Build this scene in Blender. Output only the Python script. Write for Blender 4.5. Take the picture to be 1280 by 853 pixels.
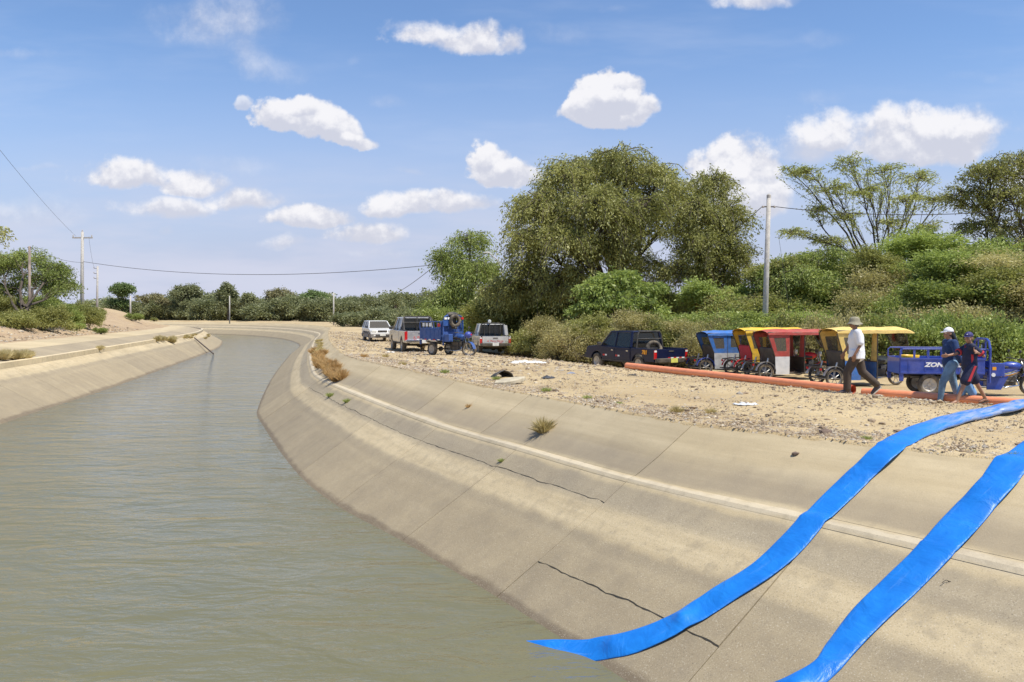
import bpy, bmesh, math, random
import numpy as np
from mathutils import Vector, Matrix, noise as mnoise

R = math.radians
sc = bpy.context.scene
for o in list(bpy.data.objects):
    bpy.data.objects.remove(o)
COL = sc.collection
rnd = random.Random(7)
rng = np.random.default_rng(11)

# ------------------------------------------------------------------ camera
CAM_H = 1.75            # eye height over the canal bank
PITCH = R(1.87)
cam_d = bpy.data.cameras.new('camera')
cam_d.lens = 28.8; cam_d.sensor_width = 36.0
cam_d.clip_start = 0.1; cam_d.clip_end = 8000
cam = bpy.data.objects.new('camera', cam_d)
cam.location = (0, 0, CAM_H)
cam.rotation_euler = (R(90) - PITCH, 0, 0)
COL.objects.link(cam)
sc.camera = cam

# ------------------------------------------------------------------ sun, exposure
SUN_EL, SUN_AZ = R(64), R(122)       # azimuth clockwise from +Y
sun_d = bpy.data.lights.new('sun', 'SUN')
sun_d.energy = 4.8; sun_d.angle = R(0.53); sun_d.color = (1.0, 0.95, 0.83)
sun = bpy.data.objects.new('sun', sun_d)
sdir = Vector((math.sin(SUN_AZ) * math.cos(SUN_EL), math.cos(SUN_AZ) * math.cos(SUN_EL), math.sin(SUN_EL)))
sun.rotation_euler = sdir.to_track_quat('Z', 'Y').to_euler()
sun.location = (30, -20, 60)
COL.objects.link(sun)
sc.view_settings.view_transform = 'Standard'
sc.view_settings.look = 'None'
sc.view_settings.exposure = 0.22
sc.view_settings.gamma = 1.0
sc.render.engine = 'CYCLES'
sc.cycles.max_bounces = 6
sc.cycles.diffuse_bounces = 3
sc.cycles.glossy_bounces = 3
sc.cycles.transparent_max_bounces = 8
sc.cycles.transmission_bounces = 4

# ------------------------------------------------------------------ sky with fair-weather cumulus
world = bpy.data.worlds.new('World'); sc.world = world; world.use_nodes = True
wn = world.node_tree; wn.nodes.clear()
def N(nt, typ, **kw):
    n = nt.nodes.new(typ)
    for k, v in kw.items():
        setattr(n, k, v)
    return n
def M_(nt, op, a, b=None, c=None, clamp=False):
    n = nt.nodes.new('ShaderNodeMath'); n.operation = op; n.use_clamp = clamp
    for i, v in enumerate((a, b, c)):
        if v is None: continue
        if isinstance(v, (int, float)): n.inputs[i].default_value = v
        else: nt.links.new(v, n.inputs[i])
    return n.outputs[0]
def SM(nt, v, a, b, lo=0.0, hi=1.0):
    n = nt.nodes.new('ShaderNodeMapRange'); n.interpolation_type = 'SMOOTHSTEP'
    nt.links.new(v, n.inputs[0])
    for i, x in zip((1, 2, 3, 4), (a, b, lo, hi)): n.inputs[i].default_value = x
    return n.outputs[0]
def MIXC(nt, f, a, b, mode='MIX'):
    n = nt.nodes.new('ShaderNodeMix'); n.data_type = 'RGBA'; n.blend_type = mode
    for sock, v in ((n.inputs[0], f), (n.inputs[6], a), (n.inputs[7], b)):
        if isinstance(v, (int, float)): sock.default_value = v
        elif isinstance(v, tuple): sock.default_value = v if len(v) == 4 else (*v, 1)
        else: nt.links.new(v, sock)
    return n.outputs[2]
def NOISE(nt, vec, scale, detail=4, rough=0.55, dist=0.0, dim='3D'):
    n = nt.nodes.new('ShaderNodeTexNoise'); n.noise_dimensions = dim
    n.inputs['Scale'].default_value = scale; n.inputs['Detail'].default_value = detail
    n.inputs['Roughness'].default_value = rough; n.inputs['Distortion'].default_value = dist
    if vec is not None: nt.links.new(vec, n.inputs['Vector'])
    return n

# one cloud as a node group: an ellipse with a flat base, its field and its lit-from-above shade
cg = bpy.data.node_groups.new('cloud_puff', 'ShaderNodeTree')
for nm in ('u', 'v', 'n', 'uc', 'vc', 'ia', 'it', 'ib', 'w', 'soft', 'tilt'):
    cg.interface.new_socket(nm, in_out='INPUT', socket_type='NodeSocketFloat')
for nm in ('m', 'g'):
    cg.interface.new_socket(nm, in_out='OUTPUT', socket_type='NodeSocketFloat')
gi = cg.nodes.new('NodeGroupInput'); go = cg.nodes.new('NodeGroupOutput')
I = {s.name: s for s in gi.outputs if s.name}
du0 = M_(cg, 'SUBTRACT', I['u'], I['uc'])
dv = M_(cg, 'SUBTRACT', M_(cg, 'SUBTRACT', I['v'], I['vc']), M_(cg, 'MULTIPLY', du0, I['tilt']))
up = M_(cg, 'GREATER_THAN', dv, 0.0)
ivb = M_(cg, 'ADD', M_(cg, 'MULTIPLY', up, I['it']), M_(cg, 'MULTIPLY', M_(cg, 'SUBTRACT', 1.0, up), I['ib']))
yl = M_(cg, 'MULTIPLY', dv, ivb)
xl = M_(cg, 'MULTIPLY', du0, I['ia'])
q = M_(cg, 'SUBTRACT', 1.0, M_(cg, 'ADD', M_(cg, 'MULTIPLY', xl, xl), M_(cg, 'MULTIPLY', yl, yl)))
mm = M_(cg, 'DIVIDE', M_(cg, 'ADD', M_(cg, 'ADD', q, 0.12), I['n']), I['soft'], clamp=True)
mm = M_(cg, 'MULTIPLY', mm, I['w'])
cg.links.new(mm, go.inputs[0])
cg.links.new(M_(cg, 'MULTIPLY', mm, M_(cg, 'ADD', yl, M_(cg, 'MULTIPLY', xl, -0.25))), go.inputs[1])

tc = N(wn, 'ShaderNodeTexCoord')
sep = N(wn, 'ShaderNodeSeparateXYZ'); wn.links.new(tc.outputs['Generated'], sep.inputs[0])
ya = M_(wn, 'MAXIMUM', M_(wn, 'ABSOLUTE', sep.outputs[1]), 0.06)
u0 = M_(wn, 'DIVIDE', sep.outputs[0], ya)
v0 = M_(wn, 'DIVIDE', sep.outputs[2], ya)
comb = N(wn, 'ShaderNodeCombineXYZ'); wn.links.new(u0, comb.inputs[0]); wn.links.new(v0, comb.inputs[1])
n1 = NOISE(wn, comb.outputs[0], 9.0, 5, 0.55)
n2 = NOISE(wn, comb.outputs[0], 26.0, 5, 0.62)
sp1 = N(wn, 'ShaderNodeSeparateColor'); wn.links.new(n1.outputs['Color'], sp1.inputs[0])
sp2 = N(wn, 'ShaderNodeSeparateColor'); wn.links.new(n2.outputs['Color'], sp2.inputs[0])
def disp(base, a, b, k1, k2):
    x = M_(wn, 'ADD', base, M_(wn, 'MULTIPLY', M_(wn, 'SUBTRACT', a, 0.5), k1))
    return M_(wn, 'ADD', x, M_(wn, 'MULTIPLY', M_(wn, 'SUBTRACT', b, 0.5), k2))
uu = disp(u0, sp1.outputs[0], sp2.outputs[0], 0.085, 0.020)
vv = disp(v0, sp1.outputs[1], sp2.outputs[1], 0.034, 0.014)
# cx, cy, half width, height over the middle, depth under it, weight, softness, tilt
CL = [
 (285, 38, 80, 40, 34, .62, .9, .10), (330, 78, 62, 24, 26, .50, .9, -.35), (225, 25, 40, 22, 26, .34, .9, 0),
 (540, 46, 50, 22, 14, .85, .5, 0), (585, 52, 60, 26, 18, .92, .45, 0), (628, 56, 36, 22, 15, .9, .5, 0), (515, 38, 30, 12, 10, .6, .7, 0), (690, 45, 50, 14, 14, .28, .9, 0),
 (358, 148, 34, 24, 18, 1., .30, -.1), (392, 152, 34, 30, 22, 1., .26, -.25), (425, 168, 34, 24, 16, 1., .28, -.25), (448, 180, 26, 12, 9, 1., .35, -.2), (385, 135, 16, 12, 10, .9, .3, 0),
 (612, 216, 34, 36, 20, 1., .22, 0), (640, 222, 40, 22, 15, 1., .24, 0), (310, 128, 12, 8, 7, .6, .5, 0),
 (760, 140, 72, 28, 20, 1., .24, 0), (735, 124, 34, 28, 26, 1., .26, 0), (762, 122, 26, 32, 26, 1., .26, 0), (788, 116, 24, 24, 26, 1., .26, 0), (808, 132, 26, 22, 18, 1., .3, 0),
 (158, 226, 60, 26, 12, .93, .40, 0), (240, 230, 56, 24, 14, .93, .40, 0), (290, 206, 92, 14, 12, .34, .9, -.12),
 (215, 260, 62, 14, 12, .75, .55, 0), (310, 254, 46, 17, 11, .85, .45, 0),
 (372, 276, 62, 17, 11, .95, .36, 0), (505, 262, 42, 22, 12, .93, .40, 0), (565, 258, 54, 20, 12, .93, .40, 0),
 (462, 295, 56, 16, 10, .90, .42, 0), (345, 302, 28, 10, 9, .60, .6, 0), (210, 288, 16, 9, 7, .55, .7, 0),
 (470, 315, 60, 7, 6, .45, .9, 0), (500, 218, 22, 6, 5, .45, .8, 0), (60, 207, 34, 6, 5, .40, .9, 0),
 (488, 128, 30, 9, 8, .28, .9, 0), (35, 68, 52, 9, 9, .36, .9, 0), (20, 268, 90, 26, 20, .55, 1.0, 0),
 (925, 215, 60, 44, 18, 1., .35, 0), (935, 250, 52, 44, 30, .95, .40, 0), (880, 235, 26, 18, 14, .9, .5, 0),
 (1135, 178, 140, 52, 26, .92, .42, 0), (1195, 160, 70, 34, 28, .9, .45, 0), (1060, 170, 70, 30, 26, .9, .5, 0), (1000, 195, 60, 22, 18, .7, .7, 0),
 (935, 2, 62, 14, 13, .80, .6, 0), (1030, 50, 44, 12, 12, .26, .9, 0), (1030, 130, 46, 12, 10, .28, .9, 0), (1235, 98, 70, 7, 6, .22, 1.0, .1),
 (770, 14, 22, 7, 7, .3, .9, 0), (445, 78, 18, 8, 8, .25, .9, 0), (1320, 230, 90, 40, 26, .8, .5, 0), (-80, 190, 70, 22, 14, .8, .5, 0),
 (1480, 120, 110, 40, 24, .9, .4, 0), (-190, 110, 110, 36, 22, .9, .4, 0), (1700, 220, 130, 36, 20, .9, .4, 0), (-420, 240, 130, 34, 20, .9, .4, 0),
]
n3 = NOISE(wn, comb.outputs[0], 13.0, 7, 0.60)
off = N(wn, 'ShaderNodeVectorMath'); off.operation = 'ADD'; off.inputs[1].default_value = (0.004, 0.011, 0); wn.links.new(comb.outputs[0], off.inputs[0])
n3b = NOISE(wn, off.outputs[0], 13.0, 5, 0.60)
edge = M_(wn, 'MULTIPLY', M_(wn, 'SUBTRACT', n3.outputs[0], 0.5), 3.3)
billow = M_(wn, 'MULTIPLY', M_(wn, 'SUBTRACT', n3.outputs[0], n3b.outputs[0]), 5.5)
sky = N(wn, 'ShaderNodeTexSky'); sky.sky_type = 'NISHITA'; sky.sun_disc = False
sky.sun_elevation = SUN_EL; sky.sun_rotation = SUN_AZ; sky.altitude = 0; sky.air_density = 1.0; sky.dust_density = 0.15; sky.ozone_density = 2.2
skyc = MIXC(wn, 1.0, sky.outputs[0], (1.10, 1.22, 1.40, 1), 'MULTIPLY')
# milky air and stratus low over the horizon, faint cirrus above: all round the sky
mp = N(wn, 'ShaderNodeMapping'); mp.inputs['Scale'].default_value = (1.0, 5.0, 1.0); wn.links.new(comb.outputs[0], mp.inputs[0])
n4 = NOISE(wn, mp.outputs[0], 3.0, 4, 0.6)
milk = SM(wn, v0, 0.0, 0.36, 0.96, 0.0)
bank = M_(wn, 'MULTIPLY', SM(wn, v0, 0.02, 0.23, 1.0, 0.0), SM(wn, n4.outputs[0], 0.36, 0.62))
bank = M_(wn, 'MULTIPLY', bank, SM(wn, u0, -0.3, 0.4, 0.85, 0.45))
cirr = M_(wn, 'MULTIPLY', SM(wn, NOISE(wn, mp.outputs[0], 1.7, 5, 0.62).outputs[0], 0.45, 0.78), 0.25)
base = MIXC(wn, milk, skyc, (4.35, 4.75, 6.35, 1))
base = MIXC(wn, bank, base, (5.7, 5.9, 7.1, 1))
base = MIXC(wn, cirr, base, (6.2, 6.7, 8.0, 1))
def BG(col):
    b_ = N(wn, 'ShaderNodeBackground'); b_.inputs['Strength'].default_value = 0.1; wn.links.new(col, b_.inputs['Color']); return b_.outputs[0]
def cloud_bg(lst):
    msum = gsum = None
    for cx, cy, hw, ht, hb, w, soft, tilt in lst:
        g = wn.nodes.new('ShaderNodeGroup'); g.node_tree = cg
        wn.links.new(uu, g.inputs['u']); wn.links.new(vv, g.inputs['v']); wn.links.new(edge, g.inputs['n'])
        for k, val in (('uc', (cx - 640) / 1024), ('vc', (393 - cy) / 1024), ('ia', 1024 / (hw * 1.08)), ('it', 1024 / (ht * 1.08)), ('ib', 1024 / hb), ('w', w), ('soft', soft * 1.9), ('tilt', tilt)):
            g.inputs[k].default_value = val
        if msum is None: msum, gsum = g.outputs[0], g.outputs[1]
        else: msum = M_(wn, 'MAXIMUM', msum, g.outputs[0]); gsum = M_(wn, 'ADD', gsum, g.outputs[1])
    shade = SM(wn, M_(wn, 'ADD', M_(wn, 'MULTIPLY', gsum, 0.85), billow), -0.50, 0.75)
    cc = MIXC(wn, shade, (5.6, 5.75, 6.6, 1), (8.2, 8.1, 8.3, 1))
    return BG(MIXC(wn, M_(wn, 'MULTIPLY', SM(wn, msum, 0.0, 0.95), 0.95), base, cc))
# a cloud is only worked out where it can be: three sectors of the sky ahead, split in open blue
def between(v, a, b): return M_(wn, 'MULTIPLY', M_(wn, 'GREATER_THAN', v, a), M_(wn, 'LESS_THAN', v, b))
cuts = [-1400, 10, 330, 660, 860, 2600]
out_sh = BG(base)
front = M_(wn, 'MULTIPLY', M_(wn, 'GREATER_THAN', sep.outputs[1], 0.06), between(v0, 0.02, 0.47))
for a_, b_ in zip(cuts[:-1], cuts[1:]):
    lst = [c_ for c_ in CL if c_[0] + c_[2] * 1.25 + 50 > a_ and c_[0] - c_[2] * 1.25 - 50 < b_]
    mx = N(wn, 'ShaderNodeMixShader')
    wn.links.new(M_(wn, 'MULTIPLY', front, between(u0, (a_ - 640) / 1024, (b_ - 640) / 1024)), mx.inputs[0])
    wn.links.new(out_sh, mx.inputs[1]); wn.links.new(cloud_bg(lst), mx.inputs[2]); out_sh = mx.outputs[0]
wo = N(wn, 'ShaderNodeOutputWorld'); wn.links.new(out_sh, wo.inputs['Surface'])
world.cycles.sampling_method = 'MANUAL'; world.cycles.sample_map_resolution = 512

# ------------------------------------------------------------------ pixel <-> place helpers (survey of the photograph)
cp, sp_ = math.cos(PITCH), math.sin(PITCH)
def ray(px, py):
    x, y = (px - 640) / 1024.0, -(py - 426.5) / 1024.0
    return Vector((x, cp + y * sp_, -sp_ + y * cp))
def onz(px, py, z):
    d = ray(px, py); t = (z - CAM_H) / d.z
    return Vector((0, 0, CAM_H)) + d * t
def atd(px, py, Y):
    d = ray(px, py); return Vector((0, 0, CAM_H)) + d * (Y / d.y)

# ------------------------------------------------------------------ scene-graph helpers
def link(o, parent=None):
    COL.objects.link(o)
    if parent is not None: o.parent = parent
    return o
def tag(o, label=None, cat=None, group=None, kind=None):
    if label: o['label'] = label
    if cat: o['category'] = cat
    if group: o['group'] = group
    if kind: o['kind'] = kind
    return o
def empty(name, loc, rotz=0, label=None, cat=None, group=None, scale=None):
    o = bpy.data.objects.new(name, None); o.empty_display_size = 0.3
    o.location = loc; o.rotation_euler = (0, 0, rotz)
    if scale: o.scale = (scale,) * 3 if isinstance(scale, (int, float)) else scale
    link(o); return tag(o, label, cat, group)
def copy_tree(o, parent=None):
    c = o.copy(); COL.objects.link(c)
    if parent is not None: c.parent = parent
    for ch in list(o.children): copy_tree(ch, c)
    return c
def np_mesh(name, V, F, mats=(), attrs=None, smooth=False, uv=None):
    """V (n,3); F (m,k) all faces with k corners"""
    me = bpy.data.meshes.new(name)
    V = np.asarray(V, dtype=np.float32); F = np.asarray(F, dtype=np.int32)
    m, k = F.shape
    me.vertices.add(len(V)); me.vertices.foreach_set('co', V.ravel())
    me.loops.add(m * k); me.loops.foreach_set('vertex_index', F.ravel())
    me.polygons.add(m); me.polygons.foreach_set('loop_start', np.arange(0, m * k, k, dtype=np.int32))
    me.update(calc_edges=True)
    me.polygons.foreach_set('use_smooth', np.full(m, bool(smooth)))
    if attrs:
        for an, (dom, arr) in attrs.items():
            a = me.attributes.new(an, 'FLOAT', dom); a.data.foreach_set('value', np.asarray(arr, dtype=np.float32))
    if uv is not None:
        ul = me.uv_layers.new(name='UVMap'); ul.data.foreach_set('uv', np.asarray(uv, dtype=np.float32)[F.ravel()].ravel())
    for mt in mats: me.materials.append(mt)
    return me

class MB:
    """collects shapes, then links them as ONE mesh object"""
    def __init__(s): s.v = []; s.f = []
    def add(s, vs, fs):
        b = len(s.v); s.v += [Vector(p) for p in vs]; s.f += [tuple(i + b for i in f) for f in fs]; return s
    def box(s, c, size, rot=None, taper=(1, 1)):
        x, y, z = [a / 2 for a in size]; vs = []
        for dz in (-1, 1):
            tx, ty = (taper if dz > 0 else (1, 1))
            for dx, dy in ((-1, -1), (1, -1), (1, 1), (-1, 1)): vs.append(Vector((dx * x * tx, dy * y * ty, dz * z)))
        if rot is not None:
            from mathutils import Euler
            m = Euler(rot).to_matrix(); vs = [m @ p for p in vs]
        return s.add([p + Vector(c) for p in vs], [(3, 2, 1, 0), (4, 5, 6, 7), (0, 1, 5, 4), (1, 2, 6, 5), (2, 3, 7, 6), (3, 0, 4, 7)])
    def tube(s, pts, r, n=8, cap=True, flat=1.0):
        pts = [Vector(p) for p in pts]
        rs = r if isinstance(r, (list, tuple)) else [r] * len(pts)
        rings = []; ref = None
        for i, p in enumerate(pts):
            t = (pts[min(i + 1, len(pts) - 1)] - pts[max(i - 1, 0)])
            t = t.normalized() if t.length > 1e-9 else Vector((0, 0, 1))
            if ref is None: ref = Vector((0, 0, 1)) if abs(t.z) < 0.9 else Vector((1, 0, 0))
            a = t.cross(ref).normalized(); b = a.cross(t).normalized(); ref = b
            rings.append([p + (a * math.cos(2 * math.pi * k / n) + b * math.sin(2 * math.pi * k / n) * flat) * rs[i] for k in range(n)])
        base = len(s.v)
        for rg in rings: s.v += rg
        for i in range(len(rings) - 1):
            for k in range(n):
                a0 = base + i * n + k; a1 = base + i * n + (k + 1) % n
                s.f.append((a0, a1, a1 + n, a0 + n))
        if cap:
            s.f.append(tuple(base + k for k in range(n))[::-1])
            s.f.append(tuple(base + (len(rings) - 1) * n + k for k in range(n)))
        return s
    def ball(s, c, r, nu=12, nv=8, rot=None):
        r = (r,) * 3 if isinstance(r, (int, float)) else r
        vs = []; fs = []
        for j in range(nv + 1):
            th = math.pi * j / nv
            for i in range(nu):
                ph = 2 * math.pi * i / nu
                p = Vector((r[0] * math.sin(th) * math.cos(ph), r[1] * math.sin(th) * math.sin(ph), r[2] * math.cos(th)))
                if rot is not None: p = rot @ p
                vs.append(p + Vector(c))
        for j in range(nv):
            for i in range(nu):
                a = j * nu + i; b = j * nu + (i + 1) % nu
                if j == 0: fs.append((a, a + nu, b + nu))
                elif j == nv - 1: fs.append((a, a + nu, b))
                else: fs.append((a, a + nu, b + nu, b))
        return s.add(vs, fs)
    def lathe(s, prof, c=(0, 0, 0), n=20, axis='y', closed=False):
        """prof: (radius, offset along axis)"""
        vs = []; fs = []; m = len(prof)
        for i in range(n):
            a = 2 * math.pi * i / n; ca, sa = math.cos(a), math.sin(a)
            for r, h in prof:
                p = (r * ca, h, r * sa) if axis == 'y' else ((r * ca, r * sa, h) if axis == 'z' else (h, r * ca, r * sa))
                vs.append(Vector(p) + Vector(c))
        for i in range(n):
            j = (i + 1) % n
            for k in range(m if closed else m - 1):
                k2 = (k + 1) % m
                fs.append((i * m + k, i * m + k2, j * m + k2, j * m + k))
        return s.add(vs, fs)
    def prism(s, poly, y0, y1, top_in=0.0, zref=None):
        """side outline poly (x,z), extruded from y0 to y1"""
        n = len(poly); vs = [Vector((x, y0, z)) for x, z in poly] + [Vector((x, y1, z)) for x, z in poly]
        fs = [tuple(range(n)), tuple(range(2 * n - 1, n - 1, -1))]
        for i in range(n):
            j = (i + 1) % n; fs.append((j, i, i + n, j + n))
        return s.add(vs, fs)
    def plate(s, corners, th=0.012):
        """a thin slab with the given corners"""
        cs = [Vector(c) for c in corners]; nrm = (cs[1] - cs[0]).cross(cs[-1] - cs[0]).normalized() * th / 2
        n = len(cs)
        vs = [c - nrm for c in cs] + [c + nrm for c in cs]
        fs = [tuple(range(n))[::-1], tuple(range(n, 2 * n))]
        for i in range(n):
            j = (i + 1) % n; fs.append((i, j, j + n, i + n))
        return s.add(vs, fs)
    def build(s, name, mat, parent=None, bevel=0, smooth=False, seg=2, fix=True):
        me = bpy.data.meshes.new(name); me.from_pydata(s.v, [], s.f)
        me.materials.append(mat)
        if fix:
            bm = bmesh.new(); bm.from_mesh(me); bmesh.ops.recalc_face_normals(bm, faces=bm.faces); bm.to_mesh(me); bm.free()
        if smooth: me.polygons.foreach_set('use_smooth', [len(p.vertices) <= 4 for p in me.polygons])
        o = bpy.data.objects.new(name, me); link(o, parent)
        if bevel:
            b = o.modifiers.new('bevel', 'BEVEL'); b.width = bevel; b.segments = seg; b.limit_method = 'ANGLE'; b.angle_limit = R(35); b.harden_normals = False
            if smooth is None: pass
        return o

# ------------------------------------------------------------------ materials
MT = {}
def bsdf(name):
    m = bpy.data.materials.new(name); m.use_nodes = True
    nt = m.node_tree; p = nt.nodes['Principled BSDF']; return m, nt, p
def mat(name, col, rough=0.5, metal=0.0, var=0.12, scale=6.0, bump=0.0, bscale=40.0, dust=0.0, spec=0.5, coat=0.0):
    """paint / plastic / cloth: base colour with slow tonal variation, optional dust low on the thing, fine relief"""
    if name in MT: return MT[name]
    m, nt, p = bsdf(name)
    tcn = N(nt, 'ShaderNodeTexCoord'); vec = tcn.outputs['Object']
    n = NOISE(nt, vec, scale, 4, 0.6)
    dark = tuple(c * (1 - var) for c in col); lite = tuple(min(1, c * (1 + var)) for c in col)
    c = MIXC(nt, SM(nt, n.outputs[0], 0.3, 0.7), dark, lite)
    if dust:
        n2_ = NOISE(nt, vec, 3.0, 6, 0.7)
        f = M_(nt, 'MULTIPLY', SM(nt, n2_.outputs[0], 0.35, 0.7), dust)
        c = MIXC(nt, f, c, (0.36, 0.29, 0.20))
        nt.links.new(M_(nt, 'ADD', M_(nt, 'MULTIPLY', f, 0.5), rough, clamp=True), p.inputs['Roughness'])
    else: p.inputs['Roughness'].default_value = rough
    nt.links.new(c, p.inputs['Base Color'])
    p.inputs['Metallic'].default_value = metal
    p.inputs['Specular IOR Level'].default_value = spec
    p.inputs['Coat Weight'].default_value = coat
    if bump:
        nb = NOISE(nt, vec, bscale, 4, 0.6); b = N(nt, 'ShaderNodeBump'); b.inputs['Strength'].default_value = bump; b.inputs['Distance'].default_value = 0.02
        nt.links.new(nb.outputs[0], b.inputs['Height']); nt.links.new(b.outputs[0], p.inputs['Normal'])
    MT[name] = m; return m

def glass_mat(name, tint, alpha):
    m, nt, p = bsdf(name); nt.nodes.remove(p)
    out = nt.nodes['Material Output']
    tr = N(nt, 'ShaderNodeBsdfTransparent'); tr.inputs[0].default_value = (*tint, 1)
    gl = N(nt, 'ShaderNodeBsdfGlossy'); gl.inputs['Roughness'].default_value = 0.06; gl.inputs[0].default_value = (.9, .93, .95, 1)
    df = N(nt, 'ShaderNodeBsdfDiffuse'); df.inputs[0].default_value = (.30, .27, .22, 1)
    fr = N(nt, 'ShaderNodeFresnel'); fr.inputs[0].default_value = 1.33
    a = N(nt, 'ShaderNodeMixShader'); a.inputs[0].default_value = alpha
    nt.links.new(tr.outputs[0], a.inputs[1]); nt.links.new(df.outputs[0], a.inputs[2])
    b = N(nt, 'ShaderNodeMixShader'); nt.links.new(M_(nt, 'MULTIPLY', fr.outputs[0], 0.8), b.inputs[0])
    nt.links.new(a.outputs[0], b.inputs[1]); nt.links.new(gl.outputs[0], b.inputs[2])
    nt.links.new(b.outputs[0], out.inputs['Surface']); return m
GLASS = glass_mat('window_glass', (.26, .30, .28), .10)
GLASS_D = glass_mat('tinted_glass', (.10, .12, .12), .05)
PLASTIC_W = glass_mat('clear_plastic', (.62, .62, .58), .35)

def leaf_mat(name, dark, lite, trans=0.32):
    """tone: how pale each leaf is; leaves glow a little when lit from behind"""
    m, nt, p = bsdf(name); nt.nodes.remove(p); out = nt.nodes['Material Output']
    at = N(nt, 'ShaderNodeAttribute'); at.attribute_name = 'tone'
    oi = N(nt, 'ShaderNodeObjectInfo')
    tt = M_(nt, 'ADD', at.outputs['Fac'], M_(nt, 'MULTIPLY', M_(nt, 'SUBTRACT', oi.outputs['Random'], 0.5), 0.35), clamp=True)
    c = MIXC(nt, tt, dark, lite)
    d = N(nt, 'ShaderNodeBsdfDiffuse'); nt.links.new(c, d.inputs[0])
    t = N(nt, 'ShaderNodeBsdfTranslucent'); nt.links.new(MIXC(nt, 0.35, c, (lite[0] * 1.5, lite[1] * 1.6, lite[2] * .9, 1)), t.inputs[0])
    a = N(nt, 'ShaderNodeMixShader'); a.inputs[0].default_value = trans
    nt.links.new(d.outputs[0], a.inputs[1]); nt.links.new(t.outputs[0], a.inputs[2])
    g = N(nt, 'ShaderNodeBsdfGlossy'); g.inputs['Roughness'].default_value = 0.45; g.inputs[0].default_value = (.8, .8, .75, 1)
    b = N(nt, 'ShaderNodeMixShader'); b.inputs[0].default_value = 0.025
    nt.links.new(a.outputs[0], b.inputs[1]); nt.links.new(g.outputs[0], b.inputs[2])
    nt.links.new(b.outputs[0], out.inputs['Surface']); return m
L_OLIVE = leaf_mat('leaf_olive', (.150, .158, .046), (.440, .430, .150))
L_GREEN = leaf_mat('leaf_green', (.120, .160, .042), (.370, .420, .125))
L_BRIGHT = leaf_mat('leaf_bright', (.170, .225, .055), (.440, .510, .155))
L_DRY = leaf_mat('leaf_dry', (.230, .200, .080), (.540, .480, .225))
L_FAR = leaf_mat('leaf_far', (.150, .165, .080), (.330, .340, .180))  # lightened, greyed green: distance haze is put into the leaf colour
L_STRAW = leaf_mat('straw', (.36, .28, .12), (.72, .60, .32), .25)
L_RUST = leaf_mat('dead_grass', (.38, .22, .09), (.74, .52, .25), .25)
L_WEED = leaf_mat('weed_green', (.26, .30, .09), (.56, .58, .24), .3)
L_RED = leaf_mat('red_bracts', (.20, .03, .02), (.42, .07, .04), .3)
BARK = mat('bark', (.085, .066, .050), .9, bump=.6, bscale=18, var=.35, scale=3)
BARK_P = mat('bark_grey', (.16, .135, .105), .9, bump=.6, bscale=18, var=.3, scale=3)

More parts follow.
